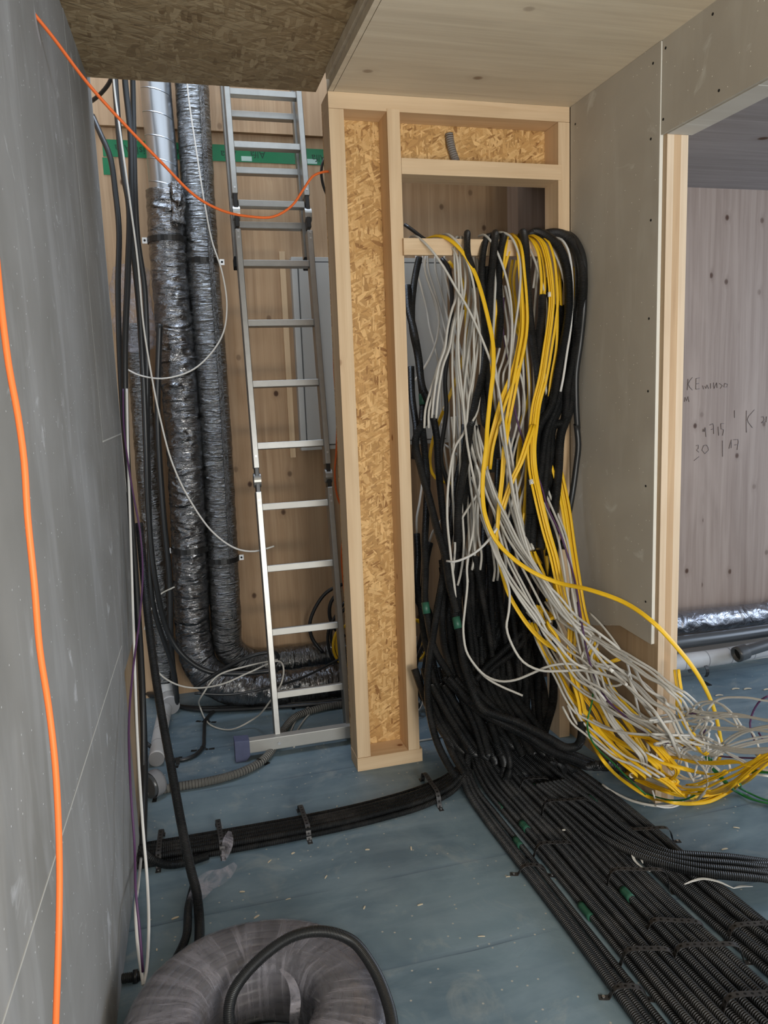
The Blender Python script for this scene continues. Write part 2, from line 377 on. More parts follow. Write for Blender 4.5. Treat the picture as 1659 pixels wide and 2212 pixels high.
def ribbon(name, pts, width, axis, mat, parent=None, thick=0.0012):
    """flat metal band that follows pts; axis = direction of its width"""
    S = spline(pts, 0.012); ax = Vector(axis).normalized()*width/2; n = len(S)
    bm = bmesh.new(); uvl = bm.loops.layers.uv.new('UVMap'); L = [0.0]
    for i in range(1, n): L.append(L[-1]+(S[i]-S[i-1]).length)
    rows = []
    for i in range(n):
        t = (S[min(i+1, n-1)]-S[max(i-1, 0)]).normalized(); nn = t.cross(ax).normalized()*thick/2
        rows.append([bm.verts.new(S[i]+a*ax+b*nn) for a, b in ((-1, -1), (1, -1), (1, 1), (-1, 1))])
    for i in range(n-1):
        for j in range(4):
            f = bm.faces.new((rows[i][j], rows[i][(j+1) % 4], rows[i+1][(j+1) % 4], rows[i+1][j]))
            uu = ((0, 1), (1, 1), (1, 0), (0, 0))[j]
            for lp, q in zip(f.loops, ((uu[0], L[i]), (uu[1], L[i]), (uu[1], L[i+1]), (uu[0], L[i+1]))): lp[uvl].uv = q
    bm.faces.new(rows[0][::-1]); bm.faces.new(rows[-1])
    me = bpy.data.meshes.new(name); bm.to_mesh(me); bm.free(); shift(me, parent); return link(name, me, mat, parent)

def disc(name, c, nrm, r, mat, parent=None, h=0.002, sx=1.0):
    bm = bmesh.new(); bmesh.ops.create_cone(bm, cap_ends=True, segments=12, radius1=r, radius2=r, depth=h)
    q = Vector(nrm).to_track_quat('Z', 'Y').to_matrix().to_4x4()
    bmesh.ops.transform(bm, matrix=Matrix.Translation(c) @ q @ Matrix.Diagonal((sx, 1, 1, 1)), verts=bm.verts)
    return finish(bm, name, mat, parent)

def text_mesh(name, body, size, mat, mtx, parent=None, extrude=0.0003):
    cu = bpy.data.curves.new(name, 'FONT'); cu.body = body; cu.size = size; cu.extrude = extrude; cu.align_x = 'CENTER'; cu.align_y = 'CENTER'
    to = bpy.data.objects.new(name, cu); C.objects.link(to)
    me = bpy.data.meshes.new_from_object(to); bpy.data.objects.remove(to); me.transform(mtx); me.name = name
    shift(me, parent); me.materials.clear(); return link(name, me, mat, parent)

# ------------------------------------------------------------------ the room
ST = 'structure'
box('floor', (-1.2, -3.0, -0.12), (5.6, 4.3, 0.0), 'floor', kind=ST)
# left wall: slightly skewed, gypsum boards on timber, running past the camera into the shaft
def wall_strip(name, y0, y1, z0, z1, mat, off0=0.0, off1=0.10):
    f = lambda y: -0.305 + 0.036*y
    bm = bmesh.new(); vv = []
    for z in (z0, z1):
        for y, o in ((y0, off0), (y1, off0), (y1, off1), (y0, off1)): vv.append(bm.verts.new((f(y)-o, y, z)))
    for q in ((0, 1, 2, 3), (7, 6, 5, 4), (0, 4, 5, 1), (1, 5, 6, 2), (2, 6, 7, 3), (3, 7, 4, 0)): bm.faces.new([vv[i] for i in q])
    return finish(bm, name, mat, kind=ST)
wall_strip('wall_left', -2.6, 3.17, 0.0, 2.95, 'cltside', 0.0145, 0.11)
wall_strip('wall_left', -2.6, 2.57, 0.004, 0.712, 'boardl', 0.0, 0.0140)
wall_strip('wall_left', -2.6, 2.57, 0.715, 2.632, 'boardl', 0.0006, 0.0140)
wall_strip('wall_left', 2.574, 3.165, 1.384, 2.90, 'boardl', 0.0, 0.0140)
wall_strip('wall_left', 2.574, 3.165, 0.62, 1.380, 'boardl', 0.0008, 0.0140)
wall_strip('trim_left_joint', -2.6, 2.57, 0.7115, 0.7155, 'cut', -0.0004, 0.002)
wall_strip('trim_left_joint', 2.574, 3.165, 1.3795, 1.3845, 'cut', -0.0004, 0.002)
wall_strip('trim_left_edge', 3.166, 3.172, 0.62, 2.9, 'cut', 0.0, 0.10)
# back wall of the shaft
box('wall_back', (-0.9, 3.95, -0.1), (2.3, 4.07, 2.752), 'clt_back', kind=ST)
box('wall_back', (-0.9, 3.925, 2.754), (2.3, 4.07, 4.4), 'clt_back', kind=ST)
box('wall_shaft_left', (-0.98, 2.95, 0.0), (-0.9, 4.07, 4.4), 'clt_back', kind=ST)
box('wall_shaft_right', (2.08, 2.96, 0.0), (2.14, 3.95, 2.95), 'cltside', kind=ST)
box('wall_shaft_front', (1.658, 2.96, 0.0), (2.08, 3.04, 2.95), 'cltside', kind=ST)
box('ceiling_shaft', (0.95, 2.97, 2.95), (2.15, 3.95, 3.05), 'clt_ceiling', kind=ST)
# ceilings
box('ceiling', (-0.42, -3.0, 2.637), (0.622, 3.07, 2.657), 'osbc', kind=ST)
box('ceiling', (0.638, -3.0, 2.5565), (1.5665, 2.945, 2.70), 'clt_ceiling', kind=ST)
boxes('trim_ceiling_edge', [((0.617, -3.0, 2.603), (0.6365, 2.855, 2.636)), ((0.6285, -3.0, 2.570), (0.6370, 2.85, 2.602)), ((0.619, -3.0, 2.5575), (0.6365, 2.85, 2.569))], 'clt_ceiling', kind=ST)
# right wall: timber core with a gypsum board, door opening towards the camera
box('wall_right', (1.5765, 2.242, 0.0), (1.5985, 2.955, 2.95), 'cltside', kind=ST)
box('wall_right_end', (1.5768, 2.2402, 0.0), (1.601, 2.2418, 2.274), 'cltend', kind=ST)
box('wall_right_end', (1.6010, 2.2402, 0.0), (1.6275, 2.2418, 2.274), 'cltcore', kind=ST)
box('wall_right_end', (1.6275, 2.2402, 0.0), (1.6535, 2.2418, 2.274), 'cltend', kind=ST)
box('wall_right', (1.5990, 2.242, 0.0), (1.6537, 2.955, 2.95), 'cltside', kind=ST)
def board_panel():
    bm = bmesh.new()
    prof = [(2.263, 0.593), (2.263, 2.5555), (2.832, 2.5555), (2.832, 0.50), (2.46, 0.605)]
    a = [bm.verts.new((1.5635, y, z)) for y, z in prof]; b = [bm.verts.new((1.5757, y, z)) for y, z in prof]
    bm.faces.new(a); bm.faces.new(b[::-1])
    for i in range(5): bm.faces.new((a[i], a[(i+1) % 5], b[(i+1) % 5], b[i]))
    return finish(bm, 'wall_right', 'board', kind=ST)
board_panel()
box('trim_board_edge', (1.5637, 2.2612, 0.595), (1.5757, 2.2628, 2.553), 'boardedge', kind=ST)
box('wall_right_header', (1.5665, -3.0, 2.2775), (1.5757, 2.2600, 2.64), 'board', kind=ST)
box('wall_right_header', (1.5768, -3.0, 2.2875), (1.6530, 2.2400, 2.95), 'cltside', kind=ST)
box('wall_right_soffit', (1.5762, -3.0, 2.2745), (1.6660, 2.2398, 2.2868), 'board', kind=ST)
box('wall_right_header', (1.6545, -3.0, 2.2868), (1.6660, 2.2400, 2.464), 'board', kind=ST)
box('wall_right', (1.5768, -3.0, 0.0), (1.6530, 0.75, 2.2740), 'board', kind=ST)
# side room
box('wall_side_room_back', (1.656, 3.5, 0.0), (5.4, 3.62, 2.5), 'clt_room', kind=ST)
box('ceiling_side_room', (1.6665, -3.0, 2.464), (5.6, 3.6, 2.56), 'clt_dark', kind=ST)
# screws in the right hand boards
scr = [(1.5632, 2.795, 2.482), (1.5632, 2.303, 2.505), (1.5632, 2.309, 2.280), (1.5632, 2.302, 2.027), (1.5632, 2.304, 1.713), (1.5632, 2.303, 1.473), (1.5632, 2.308, 1.149), (1.5632, 2.298, 0.739),
       (1.5662, 2.243, 2.526), (1.5662, 2.026, 2.527), (1.5662, 2.249, 2.320), (1.5662, 1.991, 2.312)]
sr = thing('screw_row', 'dark countersunk screw heads dotted over the right plasterboard', 'screws', (1.563, 2.3, 1.5))
for c_ in scr: disc('screw_head', c_, (1, 0, 0), 0.0042, 'dark', sr, 0.001)

# ------------------------------------------------------------------ timber frame
fr = thing('timber_frame', 'pale spruce stud frame with OSB backing and an open cable hatch', 'frame', (0.617, 2.834, 0))
Y0, Y1 = 2.834, 2.947
box('top_plate', (0.617, Y0, 2.501), (1.561, Y1, 2.556), 'plate', fr, bevel=0.0015)
box('stud', (0.617, Y0, 0.056), (0.6715, Y1, 2.500), 'stud', fr, bevel=0.0015)
box('stud', (0.830, Y0-0.003, 0.056), (0.878, Y1, 2.510), 'stud', fr, bevel=0.0015)
box('stud', (1.5125, Y0, 0.0), (1.561, Y1, 2.500), 'stud', fr, bevel=0.0015)
box('bottom_plate', (0.615, Y0-0.002, 0.0), (0.889, Y1, 0.055), 'plate', fr, bevel=0.0015)
box('header', (0.8785, Y0-0.004, 2.288), (1.524, Y1, 2.344), 'plate', fr, bevel=0.0015)
box('cable_rail', (0.872, Y0-0.022, 2.000), (1.44, Y0-0.0045, 2.060), 'plate', fr, bevel=0.0015)
box('osb_panel', (0.6185, Y1+0.001, 0.03), (0.866, Y1+0.016, 2.556), 'osb', fr)
box('osb_panel', (0.8665, Y1+0.001, 2.33), (1.561, Y1+0.016, 2.556), 'osb', fr)
rs = tube('ribbed_tube', [(1.105, 2.935, 2.47), (1.112, 2.933, 2.42), (1.135, 2.93, 2.35)], 0.016, corrug('ribbed_clear', (0.42, 0.40, 0.38), 0.008, 1.0, 0.3, 0.0))
tag(rs, 'short ribbed grey tube stuck in the upper bay of the frame', 'tube')

# ------------------------------------------------------------------ cabinet, tape, pencil marks
cb = thing('electrical_cabinet', 'flat grey white metal cabinet on the back wall behind the ladder', 'cabinet', (0.625, 3.9, 1.225))
box('body', (0.627, 3.895, 1.225), (1.437, 3.95, 2.178), 'cab', cb, bevel=0.003)
box('door', (0.662, 3.888, 1.252), (1.405, 3.8945, 2.150), 'cab', cb, bevel=0.002)
boxes('door_gap', [((0.655, 3.8935, 1.246), (0.660, 3.8948, 2.156)), ((0.655, 3.8935, 2.152), (1.41, 3.8948, 2.157)), ((0.655, 3.8935, 1.245), (1.41, 3.8948, 1.250))], 'cabline', cb)
dk = box('trim_1', (0.575, 3.935, 1.19), (0.603, 3.9495, 2.21), 'stud', kind=ST)
tp = thing('green_tape', 'printed green adhesive tape stuck along a joint of the back wall', 'tape', (0.3, 3.949, 2.66))
box('tape_strip', (-0.21, 3.9478, 2.625), (0.90, 3.9495, 2.700), 'tapeg', tp)
box('tape_strip', (-0.215, 3.9478, 2.545), (-0.165, 3.9495, 2.620), 'tapeg', tp)
RX = Matrix.Rotation(pi/2, 4, 'X'); R180 = Matrix.Rotation(pi, 4, 'Z')
for i, x in enumerate((-0.12, -0.02, 0.10, 0.36, 0.50, 0.80)):
    text_mesh('print', 'Alfa' if i not in (1,) else 'Finish', 0.048, 'tapet', Matrix.Translation((x, 3.9472, 2.664 if i % 2 == 0 else 2.658)) @ RX @ R180, tp)
for i, x in enumerate((0.005, 0.20, 0.42, 0.74)):
    box('pale_patch', (x, 3.9474, 2.630), (x+0.05, 3.9479, 2.652), 'tapew', tp)
tube('print', [(0.865+0.022*cos(a*pi/8), 3.9472, 2.668+0.014*sin(a*pi/8)) for a in range(17)], 0.0012, 'tapet', tp, step=0.01)

# handwriting on the side room wall (pencil / biro), face at y=3.5
pm = thing('pencil_writing', 'handwritten pencil letters and date on the side room wall', 'writing', (3.0, 3.498, 1.4))
def strokes(lst, r=0.0012):
    for st in lst: tube('stroke', [(x, 3.4985, z) for x, z in st], r, 'pencil', pm, step=0.02, prof=ROUND[::2])
strokes([[(2.613, 1.514), (2.61, 1.457)], [(2.639, 1.521), (2.614, 1.487), (2.641, 1.456)], [(2.662, 1.516), (2.662, 1.459)], [(2.662, 1.515), (2.684, 1.517)], [(2.663, 1.487), (2.68, 1.489)], [(2.662, 1.459), (2.686, 1.461)], [(2.703, 1.477), (2.71, 1.458)], [(2.717, 1.473), (2.724, 1.461), (2.73, 1.48), (2.74, 1.46)], [(2.752, 1.487), (2.753, 1.46)], [(2.77, 1.49), (2.773, 1.459), (2.789, 1.489), (2.793, 1.462)], [(2.805, 1.485), (2.826, 1.473), (2.812, 1.458)], [(2.839, 1.484), (2.857, 1.479), (2.853, 1.464), (2.835, 1.465), (2.839, 1.484)], [(2.594, 1.397), (2.598, 1.42), (2.607, 1.401), (2.615, 1.423), (2.622, 1.396)], [(2.906, 1.339), (2.908, 1.3)], [(2.982, 1.335), (2.983, 1.277), (2.987, 1.217)], [(3.033, 1.337), (2.99, 1.288), (3.025, 1.241)], [(3.079, 1.296), (3.093, 1.299), (3.099, 1.279), (3.081, 1.264), (3.1, 1.266)], [(3.113, 1.298), (3.112, 1.267)], [(2.711, 1.235), (2.713, 1.25), (2.72, 1.234), (2.725, 1.257), (2.732, 1.207)], [(2.752, 1.268), (2.773, 1.275), (2.78, 1.22)], [(2.762, 1.244), (2.779, 1.247)], [(2.806, 1.257), (2.812, 1.21)], [(2.822, 1.272), (2.842, 1.273)], [(2.822, 1.271), (2.825, 1.245), (2.841, 1.24), (2.835, 1.209)], [(2.672, 1.163), (2.686, 1.166), (2.686, 1.147), (2.675, 1.14), (2.691, 1.127)], [(2.719, 1.161), (2.709, 1.138), (2.728, 1.117), (2.75, 1.135), (2.736, 1.164), (2.719, 1.161)], [(2.836, 1.182), (2.84, 1.095)], [(2.879, 1.136), (2.892, 1.183), (2.893, 1.139)], [(2.906, 1.182), (2.934, 1.183), (2.931, 1.126)], [(2.913, 1.154), (2.937, 1.155)], [(2.661, 1.084), (2.692, 1.104)]])

# ------------------------------------------------------------------ ladder
ld = thing('folding_ladder', 'worn aluminium folding ladder leaning in the shaft', 'ladder', (0.34, 3.12, 0.0))
lk = 0.16; lrot = Matrix.Rotation(-math.atan(lk), 4, 'X')
def lad(name, lo, hi, mat, par=None, dy=0.0, bevel=0.002):
    """box given in ladder coordinates: x, depth across the rail, length along the rail"""
    bm = bmesh.new(); add_box(bm, lo, hi)
    if bevel: bmesh.ops.bevel(bm, geom=list(bm.edges), offset=bevel, segments=1, affect='EDGES')
    bmesh.ops.transform(bm, matrix=Matrix.Translation((0, 3.13+dy, 0)) @ lrot, verts=bm.verts)
    return finish(bm, name, mat, par or ld)
Lz = math.sqrt(1+lk*lk)
for x in (0.323, 0.633):
    for a, b in ((0.02, 1.10), (1.20, 2.21), (2.36, 3.3)): lad('rail', (x, -0.03, a*Lz), (x+0.024, 0.03, b*Lz), 'alu')
    for a in (1.15, 2.285):
        h = lad('hinge', (x+0.003, -0.026, (a-0.062)*Lz), (x+0.021, 0.022, (a+0.080)*Lz), 'steel')
        bm = bmesh.new(); bmesh.ops.create_cone(bm, cap_ends=True, segments=20, radius1=0.031, radius2=0.031, depth=0.030)
        bmesh.ops.transform(bm, matrix=Matrix.Translation((0, 3.13, 0)) @ lrot @ Matrix.Translation((x+0.012, 0.0, a*Lz)) @ Matrix.Rotation(pi/2, 4, 'Y'), verts=bm.verts)
        finish(bm, 'pivot', 'alu', h)
        for q in (-0.085, -0.11, 0.10):
            disc('rivet', Matrix.Translation((0, 3.13, 0)) @ lrot @ Vector((x+0.012, -0.031, (a+q)*Lz)), (0, -1, 0.16), 0.0045, 'zinc', h)
    lad('rail', (x-0.006, 0.052, 2.12*Lz), (x+0.016, 0.10, 3.3*Lz), 'alu')
    lad('end_cap', (x-0.008, 0.050, 2.075*Lz), (x+0.018, 0.102, 2.12*Lz), 'dark')
for z in (0.235, 0.502, 0.772, 1.034, 1.293, 1.556, 1.815, 2.070, 2.325, 2.575, 2.80):
    lad('rung', (0.346, -0.016, (z-0.014)*Lz), (0.634, 0.016, (z+0.014)*Lz), 'alub' if z < 1.1 else 'alu')
for z in (2.262, 2.50, 2.745):
    lad('rung', (0.338, 0.060, (z-0.014)*Lz), (0.632, 0.092, (z+0.014)*Lz), 'alu')
box('foot_bar', (0.205, 3.085, 0.028), (0.80, 3.125, 0.082), 'alub', ld, bevel=0.003)
bm = bmesh.new()
pr = [(0.150, 0.0), (0.196, 0.0), (0.212, 0.022), (0.212, 0.090), (0.150, 0.094)]
a = [bm.verts.new((x, 3.075, z)) for x, z in pr]; b = [bm.verts.new((x, 3.135, z)) for x, z in pr]
bm.faces.new(a); bm.faces.new(b[::-1])
for i in range(5): bm.faces.new((a[i], a[(i+1) % 5], b[(i+1) % 5], b[i]))
finish(bm, 'rubber_foot', 'blue', ld, bevel=0.004)
disc('bolt', (0.336, 3.082, 0.055), (0, -1, 0), 0.007, 'zinc', ld, 0.006)

# ------------------------------------------------------------------ everything that was traced as a run of cable or pipe
ROUTES = {  # run: (surface, radius, (name, category, label, group), [routes in metres])
 'Ybig': ('yellow', 0.0050, ('yellow_cable', 'cable', 'yellow ribbon cable sweeping in one wide high arc over the doorway to the floor pile', None),
  [[(0.994,2.9,2.077),(1.011,2.86,2.079),(1.039,2.8,2.058),(1.081,2.77,2.01),(1.125,2.76,1.935),(1.145,2.74,1.856),(1.165,2.72,1.744),(1.17,2.7,1.674),(1.16,2.673,1.582),(1.134,2.647,1.468),(1.108,2.62,1.351),(1.096,2.6,1.301),(1.07,2.575,1.188),(1.058,2.55,1.106),(1.057,2.525,1.048),(1.082,2.5,0.969),(1.128,2.46,0.906),(1.189,2.42,0.856),(1.266,2.38,0.819),(1.328,2.28,0.812),(1.404,2.18,0.783),(1.443,2.08,0.74),(1.521,2.06,0.651),(1.601,2.06,0.549),(1.697,2.1,0.408),(1.781,2.16,0.252),(1.824,2.2,0.183),(1.823,2.22,0.135)]]),
 'Y2': ('yellow', 0.0035, ('yellow_cable', 'cable', 'yellow ribbon cable hanging left of the thick upright conduit and fading behind the others', 'yellow cables left of the thick conduit'),
  [[(1.363,2.9,2.091),(1.303,2.84,2.081),(1.274,2.8,2.034),(1.261,2.797,1.974),(1.24,2.793,1.89),(1.227,2.79,1.806),(1.214,2.8,1.704),(1.211,2.82,1.586),(1.206,2.84,1.417)],
   [(1.383,2.918,2.095),(1.329,2.858,2.082),(1.299,2.818,2.033),(1.279,2.815,1.973),(1.251,2.811,1.892),(1.237,2.808,1.811),(1.23,2.818,1.71),(1.234,2.838,1.59),(1.232,2.858,1.416)]]),
 'Y3': ('yellow', 0.0035, ('yellow_cable', 'cable', 'yellow ribbon cable from the middle of the rail with cut tip halfway down', 'yellow cables cut halfway down'),
  [[(1.308,2.86,2.092),(1.311,2.8,2.053),(1.308,2.77,2.011),(1.313,2.767,1.932),(1.315,2.763,1.84),(1.314,2.76,1.746),(1.294,2.75,1.652),(1.262,2.74,1.558),(1.215,2.73,1.465),(1.179,2.72,1.37),(1.159,2.73,1.28),(1.151,2.74,1.194)],
   [(1.32,2.861,2.091),(1.324,2.801,2.052),(1.323,2.771,2.01),(1.328,2.767,1.932),(1.331,2.764,1.84),(1.329,2.761,1.747),(1.309,2.751,1.653),(1.276,2.741,1.56),(1.227,2.731,1.467),(1.19,2.721,1.372),(1.168,2.731,1.282),(1.16,2.741,1.196)],
   [(1.318,2.84,2.088),(1.32,2.78,2.047),(1.317,2.75,2.005),(1.324,2.747,1.927),(1.33,2.743,1.835),(1.331,2.74,1.743),(1.313,2.73,1.651),(1.28,2.72,1.558),(1.231,2.71,1.467),(1.193,2.7,1.373),(1.17,2.71,1.284),(1.161,2.72,1.197)]]),
 'Y4': ('yellow', 0.0035, ('yellow_cable', 'cable', 'yellow ribbon cable from the middle of the rail swinging left into the low sheaf', 'yellow cables through the middle of the hanging mass'),
  [[(1.347,2.85,2.068),(1.322,2.78,1.981),(1.319,2.76,1.858),(1.31,2.74,1.716),(1.283,2.725,1.613),(1.254,2.71,1.511),(1.217,2.695,1.371),(1.211,2.68,1.354),(1.192,2.667,1.267),(1.176,2.653,1.163),(1.16,2.64,1.087),(1.145,2.627,0.984),(1.135,2.613,0.923),(1.137,2.6,0.873),(1.138,2.567,0.81),(1.144,2.533,0.754),(1.178,2.5,0.675),(1.221,2.475,0.608),(1.259,2.45,0.569),(1.29,2.425,0.548),(1.31,2.4,0.511),(1.314,2.367,0.459),(1.318,2.333,0.398),(1.31,2.3,0.345)],
   [(1.366,2.854,2.068),(1.341,2.784,1.98),(1.338,2.764,1.856),(1.328,2.744,1.714),(1.3,2.729,1.61),(1.27,2.714,1.506),(1.231,2.699,1.366),(1.222,2.684,1.349),(1.202,2.671,1.262),(1.184,2.658,1.159),(1.167,2.644,1.083),(1.15,2.631,0.981),(1.14,2.618,0.921),(1.141,2.604,0.871),(1.143,2.571,0.809),(1.15,2.538,0.753),(1.185,2.504,0.674),(1.23,2.479,0.608),(1.269,2.454,0.569),(1.302,2.429,0.548),(1.324,2.404,0.512),(1.33,2.371,0.459),(1.335,2.338,0.398),(1.328,2.304,0.344)]]),
 'Y5': ('yellow', 0.0035, ('yellow_cable', 'cable', 'short yellow ribbon cable disappearing into an open black conduit end below the rail', 'yellow cables entering a conduit'),
  [[(1.389,2.87,2.084),(1.379,2.8,2.059),(1.39,2.77,2.012),(1.4,2.767,1.956),(1.402,2.763,1.895),(1.398,2.76,1.844)],
   [(1.41,2.886,2.087),(1.399,2.816,2.061),(1.412,2.786,2.014),(1.423,2.783,1.958),(1.426,2.78,1.898),(1.42,2.776,1.847)]]),
 'Y6': ('yellow', 0.0032, ('yellow_cable', 'cable', 'yellow ribbon cable of the thickest yellow bundle, right of the rail down to the pile', 'thick yellow bundle'),
  [[(1.395,2.89,2.081),(1.395,2.83,2.081),(1.407,2.78,2.046),(1.418,2.76,1.987),(1.429,2.757,1.908),(1.432,2.753,1.829),(1.422,2.75,1.744),(1.4,2.74,1.649),(1.373,2.73,1.531),(1.341,2.72,1.436),(1.318,2.7,1.348),(1.3,2.68,1.276),(1.295,2.66,1.192),(1.297,2.62,1.09),(1.317,2.592,0.959),(1.331,2.564,0.872),(1.339,2.536,0.781),(1.347,2.508,0.707),(1.36,2.48,0.648),(1.339,2.44,0.504),(1.338,2.4,0.454),(1.357,2.367,0.392),(1.38,2.333,0.347),(1.394,2.3,0.295),(1.405,2.25,0.249),(1.44,2.2,0.212),(1.465,2.15,0.193),(1.513,2.1,0.164),(1.555,2.075,0.13),(1.555,1.96,0.194),(1.555,1.835,0.293),(1.555,1.706,0.437),(1.555,1.607,0.533)],
   [(1.398,2.883,2.081),(1.399,2.823,2.081),(1.411,2.773,2.046),(1.422,2.753,1.988),(1.434,2.749,1.909),(1.438,2.746,1.83),(1.428,2.743,1.745),(1.408,2.733,1.65),(1.382,2.723,1.532),(1.35,2.713,1.438),(1.328,2.693,1.349),(1.311,2.673,1.277),(1.305,2.653,1.193),(1.308,2.613,1.09),(1.327,2.585,0.96),(1.341,2.557,0.872),(1.348,2.529,0.781),(1.355,2.501,0.706),(1.368,2.473,0.648),(1.345,2.433,0.504),(1.343,2.393,0.454),(1.362,2.359,0.393),(1.384,2.326,0.347),(1.397,2.293,0.296),(1.408,2.243,0.25),(1.442,2.193,0.213),(1.467,2.143,0.195),(1.514,2.093,0.166),(1.555,2.066,0.13),(1.762,2.211,0.022),(1.555,1.826,0.294),(1.555,1.697,0.438),(1.555,1.599,0.534)],
   [(1.408,2.877,2.076),(1.406,2.817,2.076),(1.417,2.767,2.041),(1.427,2.747,1.982),(1.438,2.743,1.903),(1.441,2.74,1.824),(1.431,2.737,1.74),(1.41,2.727,1.646),(1.384,2.717,1.528),(1.353,2.707,1.434),(1.331,2.687,1.347),(1.315,2.667,1.275),(1.31,2.647,1.192),(1.313,2.607,1.091),(1.334,2.579,0.961),(1.349,2.551,0.874),(1.357,2.523,0.784),(1.366,2.495,0.71),(1.379,2.467,0.652),(1.357,2.427,0.509),(1.356,2.387,0.46),(1.374,2.353,0.398),(1.396,2.32,0.353),(1.409,2.287,0.301),(1.419,2.237,0.255),(1.452,2.187,0.218),(1.475,2.137,0.2),(1.521,2.087,0.171),(1.555,2.052,0.136),(1.765,2.203,0.023),(1.555,1.818,0.296),(1.555,1.691,0.438),(1.555,1.594,0.533)],
   [(1.426,2.877,2.077),(1.425,2.817,2.077),(1.436,2.767,2.043),(1.446,2.747,1.985),(1.456,2.744,1.906),(1.459,2.74,1.827),(1.448,2.737,1.743),(1.426,2.727,1.648),(1.398,2.717,1.531),(1.365,2.707,1.437),(1.342,2.687,1.349),(1.323,2.667,1.277),(1.317,2.647,1.194),(1.318,2.607,1.092),(1.338,2.579,0.962),(1.351,2.551,0.876),(1.359,2.523,0.785),(1.366,2.495,0.711),(1.38,2.467,0.653),(1.358,2.427,0.509),(1.357,2.387,0.459),(1.377,2.354,0.397),(1.4,2.32,0.351),(1.414,2.287,0.3),(1.426,2.237,0.253),(1.461,2.187,0.216),(1.486,2.137,0.197),(1.533,2.087,0.168),(1.695,2.218,0.02),(1.772,2.19,0.025),(1.908,2.209,0.03),(1.555,1.674,0.443),(1.555,1.578,0.538)]]),
 'Y7': ('yellow', 0.0035, ('yellow_cable', 'cable', 'yellow ribbon cable running down the right outer edge of the hanging mass beside the plasterboard', 'yellow cables on the right outer edge'),
  [[(1.433,2.8,1.373),(1.443,2.78,1.312),(1.454,2.753,1.224),(1.464,2.727,1.138),(1.473,2.7,1.029),(1.47,2.65,0.87),(1.46,2.6,0.771),(1.466,2.567,0.64),(1.471,2.533,0.571),(1.475,2.5,0.515),(1.467,2.45,0.484),(1.454,2.4,0.45),(1.44,2.333,0.433),(1.445,2.267,0.399),(1.46,2.2,0.37),(1.484,2.167,0.323),(1.494,2.133,0.302),(1.516,2.1,0.257),(1.521,2.05,0.232),(1.554,2.145,0.132),(1.554,2.05,0.163),(1.554,1.949,0.215)],
   [(1.436,2.789,1.374),(1.447,2.769,1.313),(1.458,2.742,1.225),(1.469,2.716,1.138),(1.479,2.689,1.029),(1.477,2.639,0.87),(1.468,2.589,0.77),(1.475,2.556,0.64),(1.48,2.522,0.571),(1.484,2.489,0.516),(1.475,2.439,0.486),(1.461,2.389,0.453),(1.445,2.322,0.436),(1.448,2.256,0.403),(1.462,2.189,0.375),(1.485,2.156,0.329),(1.494,2.122,0.309),(1.516,2.089,0.264),(1.521,2.039,0.239),(1.554,2.133,0.137),(1.554,2.037,0.167),(1.554,1.936,0.219)]]),
 'Y8': ('yellow', 0.0035, ('yellow_cable', 'cable', 'yellow ribbon cable just inside the right outer edge, reaching the floor pile', 'yellow cables inside the right edge'),
  [[(1.479,2.8,2.009),(1.478,2.79,1.913),(1.478,2.78,1.794),(1.469,2.773,1.65),(1.443,2.767,1.53),(1.423,2.76,1.409),(1.401,2.748,1.354),(1.389,2.736,1.306),(1.391,2.724,1.257),(1.406,2.712,1.225),(1.417,2.7,1.17),(1.429,2.667,1.064),(1.432,2.633,0.948),(1.432,2.6,0.829),(1.426,2.553,0.73),(1.424,2.507,0.634),(1.442,2.46,0.509),(1.447,2.42,0.465),(1.458,2.38,0.413),(1.464,2.34,0.363),(1.475,2.302,0.321),(1.489,2.264,0.284),(1.507,2.226,0.231),(1.511,2.188,0.209),(1.531,2.15,0.17),(1.641,2.219,0.084),(1.554,2.133,0.12),(1.554,2.012,0.164),(1.554,1.909,0.229),(1.554,1.826,0.299),(1.555,1.774,0.35)],
   [(1.503,2.814,2.01),(1.502,2.804,1.913),(1.502,2.794,1.793),(1.492,2.787,1.648),(1.466,2.781,1.527),(1.445,2.774,1.405),(1.422,2.762,1.35),(1.409,2.75,1.302),(1.412,2.738,1.253),(1.426,2.726,1.22),(1.437,2.714,1.166),(1.449,2.681,1.059),(1.452,2.647,0.943),(1.451,2.614,0.822),(1.446,2.567,0.723),(1.444,2.521,0.626),(1.462,2.474,0.5),(1.467,2.434,0.456),(1.479,2.394,0.404),(1.485,2.354,0.354),(1.496,2.316,0.312),(1.511,2.278,0.274),(1.529,2.24,0.221),(1.534,2.202,0.199),(1.555,2.164,0.16),(1.554,2.083,0.17),(1.554,2.113,0.127),(1.73,2.219,0.019),(1.817,2.211,0.022),(1.554,1.809,0.305),(1.554,1.758,0.355)]]),
 'Y9': ('yellow', 0.0035, ('yellow_cable', 'cable', 'yellow ribbon cable crossing behind the grey ones in the middle of the slanting sheaf', 'yellow cables in the middle of the sheaf'),
  [[(1.316,2.72,1.283),(1.299,2.7,1.124),(1.282,2.68,0.964),(1.291,2.64,0.861),(1.306,2.6,0.797),(1.326,2.583,0.706),(1.34,2.567,0.627),(1.269,2.55,0.69),(1.286,2.525,0.61),(1.298,2.5,0.542),(1.31,2.45,0.537),(1.309,2.4,0.498),(1.335,2.38,0.438),(1.354,2.36,0.411),(1.383,2.323,0.382),(1.394,2.287,0.356),(1.413,2.25,0.337),(1.418,2.18,0.309),(1.423,2.1,0.284),(1.444,2.05,0.26),(1.554,2.235,0.121),(1.554,2.133,0.139),(1.555,2.031,0.168),(1.554,1.938,0.214)],
